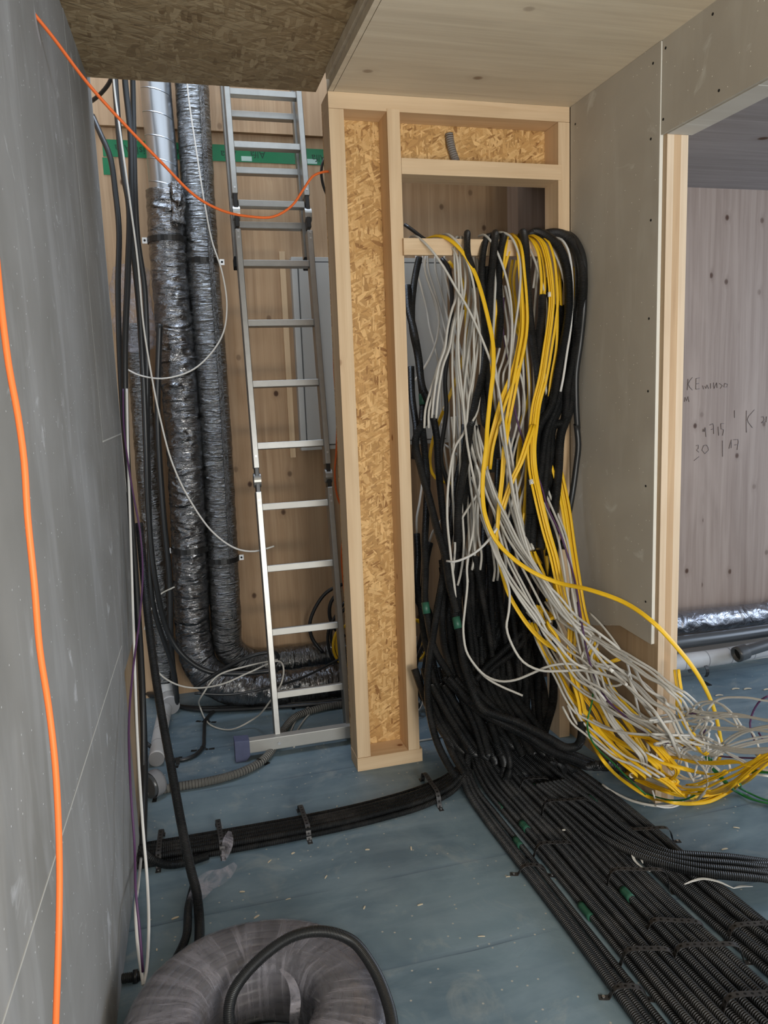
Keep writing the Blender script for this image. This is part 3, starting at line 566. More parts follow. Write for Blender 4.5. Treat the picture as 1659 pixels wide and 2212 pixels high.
   [(1.344,2.737,1.284),(1.327,2.717,1.122),(1.31,2.697,0.961),(1.319,2.657,0.856),(1.332,2.617,0.791),(1.351,2.6,0.698),(1.364,2.584,0.617),(1.29,2.567,0.681),(1.306,2.542,0.599),(1.317,2.517,0.532),(1.328,2.467,0.526),(1.325,2.417,0.486),(1.352,2.397,0.426),(1.371,2.377,0.399),(1.401,2.34,0.37),(1.413,2.304,0.344),(1.434,2.267,0.325),(1.441,2.197,0.297),(1.447,2.117,0.272),(1.47,2.067,0.248),(1.554,2.211,0.13),(1.554,2.109,0.149),(1.554,2.008,0.179),(1.554,1.916,0.224)]]),
 'Y10': ('yellow', 0.0035, ('yellow_cable', 'cable', 'yellow ribbon cable sweeping low past the doorway and off to the right of the pile', 'yellow cables sweeping out to the right'),
  [[(1.244,2.55,0.628),(1.257,2.525,0.572),(1.274,2.5,0.517),(1.295,2.45,0.458),(1.306,2.4,0.407),(1.329,2.35,0.363),(1.363,2.3,0.312),(1.384,2.225,0.291),(1.409,2.15,0.282),(1.461,2.1,0.259),(1.506,2.05,0.25),(1.554,2.024,0.238),(1.554,1.92,0.277),(1.554,1.84,0.328),(1.554,1.767,0.387),(1.554,1.696,0.449),(1.554,1.629,0.504)],
   [(1.263,2.559,0.621),(1.277,2.534,0.566),(1.294,2.509,0.511),(1.315,2.459,0.452),(1.326,2.409,0.401),(1.348,2.359,0.358),(1.382,2.309,0.307),(1.402,2.234,0.286),(1.427,2.159,0.277),(1.477,2.109,0.255),(1.521,2.059,0.245),(1.554,2.013,0.244),(1.554,1.911,0.282),(1.554,1.834,0.332),(1.554,1.762,0.39),(1.554,1.692,0.451),(1.554,1.625,0.506)]]),
 'Y11': ('yellow', 0.0041, ('yellow_cable', 'cable', 'lowest single yellow cable of the sheaf, touching the floor nearest the black conduits', None),
  [[(1.311,2.4,0.366),(1.329,2.35,0.324),(1.343,2.3,0.264),(1.304,2.14,0.259),(1.486,2.279,0.075),(1.554,2.253,0.026),(1.554,2.121,0.075),(1.7,2.189,0.006),(1.757,2.18,0.008),(1.846,2.202,0.012),(1.554,1.801,0.306)]]),
 'Y12': ('yellow', 0.0035, ('yellow_cable', 'cable', 'yellow ribbon cable in the broad low band lying along the front of the floor pile', 'broad low yellow band'),
  [[(1.309,2.3,0.347),(1.322,2.25,0.313),(1.34,2.185,0.278),(1.355,2.12,0.257),(1.382,2.07,0.232),(1.526,2.382,0.06),(1.554,2.309,0.056),(1.554,2.194,0.088),(1.554,2.088,0.131),(1.554,1.972,0.198),(1.555,1.884,0.271),(1.554,1.793,0.35),(1.554,1.715,0.439)],
   [(1.344,2.316,0.33),(1.358,2.266,0.296),(1.377,2.201,0.262),(1.392,2.136,0.243),(1.417,2.086,0.22),(1.542,2.37,0.062),(1.554,2.281,0.07),(1.554,2.173,0.099),(1.555,2.074,0.139),(1.554,1.963,0.204),(1.555,1.878,0.275),(1.554,1.788,0.352),(1.555,1.71,0.44)],
   [(1.322,2.284,0.354),(1.334,2.234,0.318),(1.353,2.169,0.281),(1.371,2.104,0.258),(1.402,2.054,0.231),(1.536,2.336,0.063),(1.554,2.246,0.07),(1.554,2.132,0.103),(1.698,2.218,0.021),(1.785,2.206,0.021),(1.554,1.84,0.283),(1.554,1.756,0.36),(1.555,1.686,0.447)],
   [(1.339,2.283,0.345),(1.351,2.233,0.312),(1.371,2.168,0.279),(1.39,2.103,0.261),(1.421,2.053,0.237),(1.554,2.331,0.069),(1.554,2.219,0.091),(1.554,2.113,0.118),(1.706,2.216,0.022),(1.784,2.198,0.022),(1.878,2.219,0.024),(1.554,1.751,0.353),(1.555,1.676,0.439)]]),
 'Y13': ('yellow', 0.0035, ('yellow_cable', 'cable', 'yellow ribbon cable crossing the foot of the wooden wall end with a white tag', 'yellow cables with white tag at the wall foot'),
  [[(1.377,2.3,0.302),(1.413,2.25,0.302),(1.447,2.2,0.303),(1.471,2.15,0.31),(1.497,2.1,0.313),(1.554,2.123,0.282),(1.554,2.138,0.277),(1.554,2.071,0.313),(1.554,2.019,0.349)],
   [(1.377,2.283,0.308),(1.414,2.233,0.309),(1.449,2.183,0.311),(1.475,2.133,0.319),(1.502,2.083,0.322),(1.554,2.098,0.296),(1.554,2.113,0.286),(1.554,2.049,0.319),(1.554,2.001,0.353)]]),
 'Y14': ('yellow', 0.0035, ('yellow_cable', 'cable', 'yellow ribbon cable curling round inside the floor pile behind the broad low band', 'yellow cables curled inside the pile'),
  [[(1.472,2.15,0.302),(1.47,2.1,0.295),(1.5,2.09,0.257),(1.526,2.08,0.22),(1.554,2.19,0.209),(1.554,2.106,0.248),(1.554,2.026,0.272),(1.554,1.922,0.318),(1.554,1.826,0.367),(1.555,1.773,0.377)],
   [(1.479,2.143,0.306),(1.48,2.093,0.298),(1.512,2.083,0.258),(1.539,2.073,0.22),(1.554,2.165,0.213),(1.554,2.086,0.251),(1.554,2.011,0.274),(1.554,1.909,0.319),(1.554,1.814,0.37),(1.554,1.758,0.382)],
   [(1.492,2.141,0.301),(1.491,2.091,0.294),(1.522,2.081,0.257),(1.549,2.071,0.22),(1.554,2.146,0.22),(1.554,2.063,0.26),(1.554,1.986,0.284),(1.554,1.885,0.328),(1.554,1.793,0.376),(1.554,1.742,0.385)]]),
 'Y15': ('yellow', 0.0035, ('yellow_cable', 'cable', 'short yellow cable stub pointing right across bare timber below the plasterboard', 'yellow stubs below the plasterboard'),
  [[(1.476,2.45,0.479),(1.505,2.44,0.476),(1.532,2.42,0.492)],
   [(1.494,2.462,0.473),(1.524,2.452,0.47),(1.551,2.432,0.485)]]),
 'Y16': ('yellow', 0.0035, ('yellow_cable', 'cable', 'yellow cable peeping out between the black conduits at the far right of the rail', 'yellow cables between the rightmost conduits'),
  [[(1.554,2.805,1.963),(1.554,2.79,1.913),(1.554,2.775,1.84),(1.554,2.765,1.763)],
   [(1.554,2.783,1.958),(1.555,2.772,1.911),(1.554,2.761,1.84),(1.554,2.743,1.759)]]),
 'Y17': ('yellow', 0.0035, ('yellow_cable', 'cable', 'yellow ribbon cable hanging behind the grey cables under the middle of the rail', 'yellow cables behind the grey ones'),
  [[(1.356,2.92,2.005),(1.349,2.93,1.933),(1.354,2.92,1.835),(1.36,2.9,1.734),(1.373,2.86,1.657),(1.379,2.84,1.558),(1.371,2.82,1.46),(1.333,2.8,1.377),(1.32,2.8,1.279),(1.31,2.8,1.196),(1.302,2.78,1.059),(1.294,2.74,0.981),(1.298,2.7,0.904),(1.345,2.7,0.816)],
   [(1.384,2.94,2.007),(1.375,2.95,1.937),(1.378,2.94,1.838),(1.381,2.92,1.738),(1.392,2.88,1.661),(1.396,2.86,1.562),(1.387,2.84,1.463),(1.348,2.82,1.379),(1.336,2.82,1.279),(1.328,2.82,1.195),(1.323,2.8,1.055),(1.318,2.76,0.976),(1.324,2.72,0.896),(1.373,2.72,0.806)]]),
 'Y18': ('yellow', 0.0041, ('yellow_cable', 'cable', 'single yellow cable crossing in front of the white cabinet inside the frame opening', None),
  [[(1.135,3.05,2.02),(1.18,3.03,1.948),(1.183,3,1.87),(1.177,2.98,1.744),(1.164,2.98,1.645),(1.137,3,1.545),(1.098,3.02,1.445),(1.073,3.05,1.368),(1.047,3.08,1.261),(1.042,3.08,1.184),(1.056,3.06,1.137),(1.114,3.05,1.111),(1.186,3.04,1.101)]]),
 'Y19': ('yellow', 0.0035, ('yellow_cable', 'cable', 'yellow ribbon cable looping down beside the right timber post to a low bend', 'yellow cables bending low by the right post'),
  [[(1.37,2.7,0.926),(1.371,2.68,0.846),(1.373,2.66,0.777),(1.365,2.6,0.753),(1.35,2.55,0.657),(1.283,2.5,0.637),(1.303,2.475,0.59),(1.32,2.45,0.52),(1.326,2.4,0.464),(1.329,2.375,0.413),(1.336,2.35,0.362),(1.326,2.32,0.333)],
   [(1.368,2.685,0.924),(1.368,2.665,0.845),(1.368,2.645,0.777),(1.36,2.585,0.754),(1.346,2.535,0.66),(1.279,2.485,0.642),(1.302,2.46,0.596),(1.32,2.435,0.526),(1.329,2.385,0.472),(1.334,2.36,0.422),(1.343,2.335,0.372),(1.334,2.305,0.342)]]),
 'Y20': ('yellow', 0.0035, ('yellow_cable', 'cable', 'yellow cable lying upright behind the wooden wall end in the doorway', 'yellow cables behind the wall end'),
  [[(1.554,2.115,0.553),(1.554,2.106,0.513),(1.555,2.097,0.478),(1.554,2.1,0.439),(1.554,2.075,0.398),(1.554,2.045,0.375),(1.555,2.015,0.368),(1.554,1.993,0.336),(1.554,1.957,0.328),(1.554,1.94,0.343)],
   [(1.554,2.096,0.561),(1.554,2.087,0.522),(1.555,2.079,0.487),(1.554,2.084,0.448),(1.554,2.062,0.406),(1.554,2.033,0.378),(1.554,2.005,0.37),(1.554,1.983,0.337),(1.554,1.948,0.328),(1.554,1.931,0.343)]]),
 'Y21': ('yellow', 0.0035, ('yellow_cable', 'cable', 'short yellow cable piece in the heart of the floor pile', 'short yellow pieces in the pile'),
  [[(1.554,2.112,0.319),(1.554,2.085,0.315),(1.555,2.044,0.326),(1.555,2.002,0.355),(1.554,1.973,0.357)],
   [(1.554,2.096,0.328),(1.554,2.073,0.315),(1.554,2.026,0.328),(1.554,1.981,0.36),(1.554,1.96,0.361)]]),
 'Y22': ('yellow', 0.0035, ('yellow_cable', 'cable', 'cut yellow ribbon cable end lying at the front middle of the floor pile', 'cut yellow ends in the pile'),
  [[(1.554,2.038,0.181),(1.554,1.988,0.211),(1.554,1.937,0.252),(1.554,1.888,0.291),(1.555,1.86,0.319)],
   [(1.554,2.017,0.189),(1.554,1.976,0.212),(1.554,1.93,0.249),(1.554,1.875,0.294),(1.554,1.842,0.327)]]),
 'Y23': ('yellow', 0.0041, ('yellow_cable', 'cable', 'outermost yellow cable curving round the front of the floor pile and away right', None),
  [[(1.679,2.198,0.005),(1.722,2.191,0.005),(1.771,2.196,0.006),(1.831,2.214,0.008),(1.554,1.832,0.282),(1.554,1.788,0.33),(1.554,1.752,0.371),(1.554,1.69,0.434),(1.554,1.622,0.475)]]),
 'G1': ('grey', 0.0050, ('grey_cable', 'cable', 'long grey cable crossing diagonally over everything from the left end of the rail', None),
  [[(0.937,2.94,2.086),(0.928,2.88,2.08),(0.933,2.82,2.063),(0.965,2.775,2.012),(1.007,2.76,1.948),(1.049,2.747,1.87),(1.091,2.733,1.792),(1.134,2.72,1.69),(1.169,2.7,1.578),(1.184,2.68,1.489),(1.191,2.66,1.373),(1.189,2.62,1.244),(1.197,2.58,1.092),(1.205,2.54,0.993),(1.229,2.5,0.868),(1.256,2.467,0.805),(1.294,2.433,0.758),(1.343,2.4,0.688),(1.372,2.325,0.655),(1.452,2.25,0.574),(1.441,2.1,0.505),(1.472,2.06,0.487),(1.441,2,0.496),(1.553,2.078,0.42),(1.553,2.023,0.428),(1.553,1.937,0.459)]]),
 'G2': ('grey', 0.0050, ('grey_cable', 'cable', 'grey cable from the left of the rail bowing far left among the black conduits', None),
  [[(1.048,2.88,2.087),(1.051,2.82,2.076),(1.069,2.79,2.048),(1.09,2.77,1.999),(1.117,2.765,1.922),(1.128,2.76,1.84),(1.118,2.755,1.702),(1.113,2.75,1.563),(1.085,2.735,1.47),(1.061,2.72,1.35),(1.012,2.7,1.29),(0.979,2.68,1.184),(0.96,2.66,1.047),(0.968,2.653,0.888),(0.979,2.647,0.755),(0.978,2.64,0.718)]]),
 'G3': ('grey', 0.0050, ('grey_cable', 'cable', 'long grey cable from beside the short black sleeve down to the front of the pile', None),
  [[(1.061,2.9,2.087),(1.059,2.83,2.041),(1.068,2.79,1.998),(1.068,2.77,1.896),(1.058,2.76,1.749),(1.054,2.75,1.611),(1.054,2.725,1.494),(1.056,2.7,1.351),(1.05,2.67,1.3),(1.058,2.64,1.188),(1.077,2.6,1.046),(1.102,2.56,0.92),(1.123,2.51,0.84),(1.153,2.46,0.756),(1.21,2.41,0.66),(1.238,2.36,0.62),(1.29,2.305,0.546),(1.366,2.25,0.515),(1.375,2.12,0.521),(1.407,2.06,0.468),(1.388,1.98,0.48),(1.42,1.95,0.419),(1.553,2.085,0.285),(1.553,2.046,0.259),(1.553,2.03,0.229),(1.553,2,0.213)]]),
 'G4': ('grey', 0.0050, ('grey_cable', 'cable', 'grey cable looping round the front of the floor pile onto the black conduits', None),
  [[(1.197,2.88,2.085),(1.198,2.82,2.076),(1.216,2.78,2.03),(1.251,2.77,1.942),(1.271,2.76,1.839),(1.272,2.75,1.722),(1.256,2.74,1.582),(1.237,2.72,1.441),(1.232,2.7,1.342),(1.19,2.68,1.365),(1.207,2.66,1.214),(1.221,2.62,1.032),(1.229,2.58,0.932),(1.266,2.53,0.832),(1.291,2.48,0.773),(1.326,2.42,0.669),(1.337,2.36,0.639),(1.357,2.3,0.595),(1.427,2.21,0.52),(1.395,2.12,0.518),(1.427,2.05,0.433),(1.434,1.97,0.408),(1.627,2.172,0.233),(1.553,2.011,0.289),(1.553,1.96,0.281),(1.553,1.936,0.263),(1.553,1.934,0.227),(1.553,1.964,0.182),(1.692,2.208,0.006),(1.611,2.204,0.006),(1.553,2.22,0.009),(1.504,2.272,0.008),(1.475,2.327,0.012),(1.456,2.357,0.02),(1.444,2.377,0.03)]]),
 'G5': ('grey', 0.0050, ('grey_cable', 'cable', 'grey cable arching over the rail just right of its middle and tucking behind yellow', None),
  [[(1.271,2.88,2.096),(1.27,2.83,2.09),(1.287,2.79,2.069),(1.303,2.77,2.024),(1.316,2.765,1.964),(1.307,2.76,1.839),(1.294,2.78,1.701),(1.276,2.78,1.559)]]),
 'G6': ('grey', 0.0050, ('grey_cable', 'cable', 'grey cable hanging nearly straight beside the black conduit at the middle of the rail', None),
  [[(1.27,2.86,2.087),(1.24,2.8,2.029),(1.226,2.79,1.913),(1.212,2.78,1.773),(1.203,2.77,1.655),(1.214,2.76,1.513),(1.214,2.74,1.418),(1.225,2.72,1.368),(1.243,2.7,1.235),(1.25,2.67,1.077),(1.24,2.64,0.92),(1.263,2.57,0.797),(1.284,2.5,0.732)]]),
 'G7': ('grey', 0.0050, ('grey_cable', 'cable', 'thin grey cable running into the low open conduit end on the right', None),
  [[(1.38,2.82,2.034),(1.391,2.79,1.974),(1.412,2.78,1.898),(1.43,2.78,1.832),(1.432,2.78,1.747),(1.421,2.78,1.603),(1.426,2.78,1.506),(1.433,2.775,1.433),(1.432,2.77,1.364)]]),
 'G8': ('grey', 0.0050, ('grey_cable', 'cable', 'short grey cable with cut tip hanging beside the thick yellow bundle', None),
  [[(1.449,2.84,2.072),(1.455,2.79,2.035),(1.481,2.77,1.966),(1.5,2.765,1.896),(1.508,2.76,1.82),(1.505,2.76,1.805)]]),
 'G9': ('white', 0.0050, ('white_cable', 'cable', 'white cable with cut tip between the thick black conduits right of the rail', None),
  [[(1.497,2.84,2.077),(1.503,2.79,2.058),(1.513,2.76,2.016),(1.524,2.75,1.94),(1.524,2.745,1.837),(1.513,2.74,1.718),(1.494,2.735,1.623),(1.475,2.73,1.528),(1.464,2.73,1.48)]]),
 'G10': ('grey', 0.0050, ('grey_cable', 'cable', 'grey cable bending left below the rail towards an open conduit end', 'grey cables swinging to the left'),
  [[(1.128,2.9,2.074),(1.089,2.84,2.071),(1.065,2.8,2.009),(1.064,2.795,1.927),(1.065,2.79,1.844),(1.047,2.785,1.807),(1.023,2.78,1.729),(1.01,2.777,1.659),(0.982,2.773,1.591),(0.958,2.77,1.475),(0.948,2.77,1.4)],
   [(1.147,2.906,2.074),(1.11,2.846,2.072),(1.088,2.806,2.01),(1.088,2.801,1.929),(1.09,2.796,1.846),(1.072,2.791,1.809),(1.046,2.786,1.731),(1.031,2.783,1.661),(1.001,2.78,1.591),(0.976,2.776,1.473),(0.967,2.776,1.398)]]),
 'G11': ('grey', 0.0050, ('grey_cable', 'cable', 'grey cable swinging far left in front of the white cabinet', 'grey cables in front of the cabinet'),
  [[(1.082,2.83,1.886),(1.071,2.83,1.826),(1.047,2.825,1.765),(1.022,2.82,1.662),(0.987,2.813,1.578),(0.957,2.807,1.499),(0.933,2.8,1.429),(0.927,2.8,1.362)],
   [(1.097,2.814,1.885),(1.085,2.814,1.825),(1.059,2.809,1.763),(1.032,2.804,1.66),(0.995,2.797,1.575),(0.965,2.791,1.496),(0.942,2.784,1.427),(0.939,2.784,1.362)]]),
 'G12': ('grey', 0.0050, ('grey_cable', 'cable', 'thin grey cable bowing against the white cabinet and turning back left', None),
  [[(1.087,3.2,2.065),(1.079,3.19,2.007),(1.096,3.18,1.934),(1.115,3.16,1.864),(1.121,3.15,1.796),(1.103,3.14,1.707),(1.067,3.14,1.63),(1.021,3.14,1.568),(0.998,3.14,1.543)]]),
 'G13': ('grey', 0.0050, ('grey_cable', 'cable', 'grey cable in the fan of parallel strands below the left end of the rail', 'fan of grey strands under the rail'),
  [[(1.078,3.3,2.087),(1.072,3.28,2.021),(1.083,3.26,1.945),(1.099,3.24,1.847),(1.097,3.2,1.764),(1.104,3.16,1.682),(1.109,3.12,1.576),(1.097,3.08,1.418),(1.076,3,1.281),(1.089,2.98,1.108),(1.072,2.95,0.879)],
   [(1.113,3.319,2.098),(1.113,3.299,2.032),(1.129,3.279,1.954),(1.149,3.259,1.855),(1.148,3.219,1.769),(1.153,3.179,1.684),(1.155,3.139,1.574),(1.136,3.099,1.413),(1.109,3.019,1.272),(1.117,2.999,1.097),(1.098,2.969,0.866)],
   [(1.13,3.302,2.09),(1.126,3.282,2.021),(1.141,3.262,1.942),(1.163,3.242,1.842),(1.167,3.202,1.757),(1.177,3.162,1.674),(1.184,3.122,1.568),(1.169,3.082,1.412),(1.144,3.002,1.276),(1.151,2.982,1.105),(1.129,2.952,0.878)],
   [(1.162,3.292,2.086),(1.155,3.272,2.02),(1.166,3.252,1.945),(1.183,3.232,1.848),(1.183,3.192,1.766),(1.191,3.152,1.685),(1.199,3.112,1.578),(1.188,3.072,1.42),(1.168,2.992,1.282),(1.184,2.972,1.107),(1.169,2.942,0.876)],
   [(1.203,3.285,2.084),(1.193,3.265,2.016),(1.2,3.245,1.938),(1.213,3.225,1.84),(1.209,3.185,1.756),(1.215,3.145,1.675),(1.222,3.105,1.569),(1.211,3.065,1.412),(1.192,2.985,1.276),(1.209,2.965,1.103),(1.195,2.935,0.875)]]),
 'G14': ('grey', 0.0050, ('grey_cable', 'cable', 'grey cable in the upright bunch left of the long yellow arc', 'upright grey bunch'),
  [[(1.087,2.86,2.015),(1.089,2.83,1.941),(1.091,2.825,1.885),(1.077,2.82,1.801),(1.055,2.81,1.684),(1.046,2.8,1.566),(1.042,2.78,1.424),(1.03,2.76,1.296),(1.013,2.74,1.166),(1.012,2.73,1.033),(1.01,2.72,0.899),(0.996,2.72,0.79),(0.99,2.72,0.752)],
   [(1.117,2.849,2.017),(1.114,2.819,1.94),(1.11,2.814,1.882),(1.091,2.809,1.796),(1.066,2.799,1.678),(1.058,2.789,1.56),(1.059,2.769,1.419),(1.051,2.749,1.294),(1.041,2.729,1.165),(1.043,2.719,1.035),(1.042,2.709,0.903),(1.025,2.709,0.796),(1.013,2.709,0.758)],
   [(1.141,2.875,2.021),(1.14,2.845,1.947),(1.142,2.84,1.891),(1.129,2.835,1.806),(1.109,2.825,1.687),(1.103,2.815,1.567),(1.104,2.795,1.421),(1.093,2.775,1.29),(1.078,2.755,1.157),(1.076,2.745,1.022),(1.073,2.735,0.886),(1.055,2.735,0.777),(1.045,2.735,0.74)],
   [(1.174,2.872,2.015),(1.167,2.842,1.937),(1.161,2.837,1.878),(1.144,2.832,1.794),(1.126,2.822,1.678),(1.124,2.812,1.563),(1.13,2.792,1.423),(1.125,2.772,1.297),(1.111,2.752,1.167),(1.107,2.742,1.032),(1.098,2.732,0.895),(1.075,2.732,0.783),(1.061,2.732,0.741)]]),
 'G15': ('grey', 0.0050, ('grey_cable', 'cable', 'grey cable curling back left to a cut tip at mid height of the mass', None),
  [[(1.122,2.8,1.982),(1.135,2.79,1.844),(1.154,2.78,1.703),(1.143,2.76,1.562),(1.122,2.74,1.421),(1.077,2.72,1.349),(1.089,2.7,1.244),(1.11,2.7,1.163),(1.098,2.7,1.111),(1.062,2.7,1.06),(1.027,2.7,1.009),(1.003,2.7,0.952)]]),
 'G16': ('grey', 0.0050, ('grey_cable', 'cable', 'long grey cable running from the upright bunch to the far right of the floor', 'long grey cables reaching the far right'),
  [[(1.129,2.84,1.998),(1.139,2.82,1.894),(1.143,2.81,1.8),(1.116,2.8,1.659),(1.083,2.78,1.47),(1.085,2.76,1.368),(1.092,2.74,1.268),(1.112,2.71,1.189),(1.137,2.68,1.084),(1.159,2.64,1.013),(1.185,2.6,0.932),(1.228,2.56,0.856),(1.253,2.52,0.809),(1.283,2.46,0.726),(1.324,2.4,0.66),(1.396,2.38,0.61),(1.349,2.36,0.53),(1.413,2.3,0.511),(1.449,2.2,0.488),(1.455,2.1,0.459),(1.476,2.05,0.447),(1.481,1.97,0.381),(1.553,1.99,0.351),(1.553,1.905,0.378),(1.553,1.811,0.41),(1.553,1.709,0.459),(1.553,1.607,0.507)],
   [(1.162,2.853,2.003),(1.172,2.833,1.899),(1.175,2.823,1.804),(1.146,2.813,1.663),(1.112,2.793,1.474),(1.111,2.773,1.371),(1.116,2.753,1.27),(1.135,2.723,1.191),(1.159,2.693,1.085),(1.178,2.653,1.014),(1.204,2.613,0.932),(1.245,2.573,0.855),(1.27,2.533,0.807),(1.301,2.473,0.722),(1.342,2.413,0.655),(1.416,2.393,0.604),(1.369,2.373,0.522),(1.436,2.313,0.502),(1.473,2.213,0.478),(1.481,2.113,0.447),(1.503,2.063,0.434),(1.51,1.983,0.367),(1.553,1.962,0.354),(1.553,1.878,0.381),(1.553,1.784,0.413),(1.553,1.683,0.461),(1.553,1.584,0.51)],
   [(1.168,2.833,1.993),(1.175,2.813,1.888),(1.177,2.803,1.793),(1.148,2.793,1.652),(1.113,2.773,1.462),(1.113,2.753,1.36),(1.118,2.733,1.26),(1.137,2.703,1.181),(1.162,2.673,1.077),(1.183,2.633,1.007),(1.21,2.593,0.926),(1.253,2.553,0.851),(1.28,2.513,0.806),(1.312,2.453,0.723),(1.353,2.393,0.657),(1.428,2.373,0.609),(1.383,2.353,0.529),(1.449,2.293,0.511),(1.486,2.193,0.489),(1.493,2.093,0.46),(1.514,2.043,0.449),(1.52,1.963,0.383),(1.553,1.932,0.372),(1.553,1.851,0.397),(1.553,1.761,0.428),(1.553,1.663,0.475),(1.553,1.567,0.521)]]),
 'G17': ('grey', 0.0049, ('grey_cable', 'cable', 'grey cable forming the right of two big loops before the black conduits', None),
  [[(1.076,2.7,1.176),(1.1,2.68,1.086),(1.109,2.6,0.965),(1.117,2.52,0.849),(1.125,2.48,0.78),(1.117,2.47,0.705),(1.103,2.46,0.654),(1.12,2.45,0.587),(1.148,2.42,0.531),(1.194,2.38,0.507),(1.255,2.34,0.51),(1.314,2.3,0.519),(1.326,2.26,0.525),(1.362,2.2,0.527),(1.375,2.12,0.521),(1.391,2.06,0.499),(1.404,2,0.471),(1.422,1.97,0.418),(1.42,1.95,0.419),(1.436,1.95,0.381),(1.553,2.077,0.258)]]),
 'G18': ('grey', 0.0049, ('grey_cable', 'cable', 'grey cable forming the left of two big loops before the black conduits', None),
  [[(1.069,2.72,1.27),(1.07,2.7,1.15),(1.074,2.68,1.046),(1.062,2.66,0.975),(1.042,2.65,0.909),(1.026,2.64,0.843),(1.023,2.63,0.781),(1.009,2.62,0.704),(0.995,2.61,0.627),(0.991,2.6,0.605),(0.993,2.58,0.541),(1.017,2.56,0.49),(1.052,2.54,0.449),(1.091,2.5,0.437),(1.134,2.46,0.45),(1.186,2.42,0.484),(1.232,2.38,0.518),(1.282,2.34,0.533),(1.341,2.3,0.526),(1.326,2.26,0.533),(1.359,2.22,0.524)]]),
 'G19': ('grey', 0.0048, ('grey_cable', 'cable', 'grey cable end pointing right, branching from the left big loop', None),
  [[(1.008,2.62,0.52),(1.044,2.6,0.456),(1.08,2.58,0.417),(1.128,2.56,0.387),(1.169,2.55,0.366),(1.201,2.54,0.35)]]),
 'G20': ('grey', 0.0043, ('grey_cable', 'cable', 'topmost grey cable of the slanting sheaf where it passes the wooden wall end', 'top strands of the grey sheaf'),
  [[(1.306,2.56,0.699),(1.322,2.5,0.653),(1.358,2.44,0.618),(1.383,2.38,0.609),(1.403,2.3,0.597),(1.419,2.24,0.591),(1.428,2.16,0.583),(1.447,2.1,0.569),(1.457,2.04,0.55),(1.475,2,0.534),(1.476,1.99,0.535),(1.522,2,0.496),(1.557,2.02,0.461),(1.554,2.009,0.455),(1.554,2.033,0.437)],
   [(1.337,2.572,0.696),(1.352,2.512,0.65),(1.386,2.452,0.614),(1.411,2.392,0.605),(1.429,2.312,0.592),(1.445,2.252,0.586),(1.455,2.172,0.577),(1.475,2.112,0.561),(1.485,2.052,0.541),(1.504,2.012,0.525),(1.507,2.002,0.525),(1.555,2.012,0.484),(1.592,2.032,0.448),(1.554,1.974,0.459),(1.554,1.996,0.442)]]),
 'G21': ('grey', 0.0043, ('grey_cable', 'cable', 'grey cable just under the top of the slanting sheaf, turning down behind the wall end', 'second strands of the grey sheaf'),
  [[(1.327,2.58,0.692),(1.342,2.5,0.642),(1.375,2.42,0.61),(1.395,2.34,0.604),(1.413,2.26,0.578),(1.427,2.18,0.565),(1.438,2.1,0.548),(1.451,2.04,0.543),(1.451,2,0.533),(1.478,2,0.509),(1.495,2,0.48),(1.554,2.074,0.425),(1.554,2.085,0.411)],
   [(1.349,2.576,0.692),(1.361,2.496,0.643),(1.391,2.416,0.609),(1.41,2.336,0.603),(1.427,2.256,0.576),(1.44,2.176,0.563),(1.451,2.096,0.546),(1.465,2.036,0.54),(1.466,1.996,0.529),(1.494,1.996,0.506),(1.513,1.996,0.477),(1.554,2.044,0.429),(1.554,2.053,0.416)]]),
 'G22': ('grey', 0.0043, ('grey_cable', 'cable', 'grey cable hanging loose against bare timber to the right of the sheaf', None),
  [[(1.434,2.46,0.671),(1.442,2.4,0.647),(1.448,2.34,0.617),(1.452,2.28,0.581),(1.459,2.25,0.545),(1.469,2.24,0.494),(1.469,2.22,0.452),(1.469,2.2,0.41),(1.478,2.2,0.375),(1.482,2.18,0.333),(1.479,2.15,0.282),(1.48,2.14,0.264)]]),
 'G23': ('grey', 0.0043, ('grey_cable', 'cable', 'grey cable of the slanting sheaf that sags flat in front of the wooden wall end', 'sagging strands of the grey sheaf'),
  [[(1.249,2.6,0.654),(1.263,2.54,0.628),(1.286,2.46,0.597),(1.317,2.4,0.556),(1.342,2.34,0.538),(1.352,2.28,0.511),(1.349,2.24,0.473),(1.349,2.2,0.465),(1.355,2.14,0.454),(1.368,2.08,0.433),(1.385,2.02,0.438),(1.406,1.99,0.451),(1.36,1.97,0.465),(1.554,2.129,0.389),(1.554,2.053,0.41),(1.554,2.003,0.438),(1.554,1.978,0.436),(1.554,1.985,0.416),(1.554,2.015,0.379)],
   [(1.287,2.611,0.651),(1.299,2.551,0.625),(1.32,2.471,0.592),(1.349,2.411,0.551),(1.372,2.351,0.531),(1.38,2.291,0.504),(1.375,2.251,0.464),(1.373,2.211,0.456),(1.378,2.151,0.445),(1.39,2.091,0.423),(1.407,2.031,0.426),(1.429,2.001,0.439),(1.383,1.981,0.453),(1.554,2.105,0.387),(1.554,2.028,0.409),(1.554,1.977,0.438),(1.554,1.95,0.438),(1.554,1.954,0.42),(1.554,1.982,0.385)],
   [(1.295,2.609,0.65),(1.308,2.549,0.623),(1.331,2.469,0.59),(1.363,2.409,0.548),(1.389,2.349,0.528),(1.401,2.289,0.499),(1.4,2.249,0.46),(1.401,2.209,0.451),(1.41,2.149,0.439),(1.424,2.089,0.417),(1.442,2.029,0.421),(1.464,1.999,0.434),(1.417,1.979,0.448),(1.554,2.057,0.4),(1.554,1.987,0.421),(1.554,1.942,0.448),(1.554,1.921,0.446),(1.554,1.93,0.426),(1.554,1.962,0.389)]]),
 'G24': ('grey', 0.0043, ('grey_cable', 'cable', 'grey cable on the lower left edge of the slanting sheaf', 'lower left strands of the sheaf'),
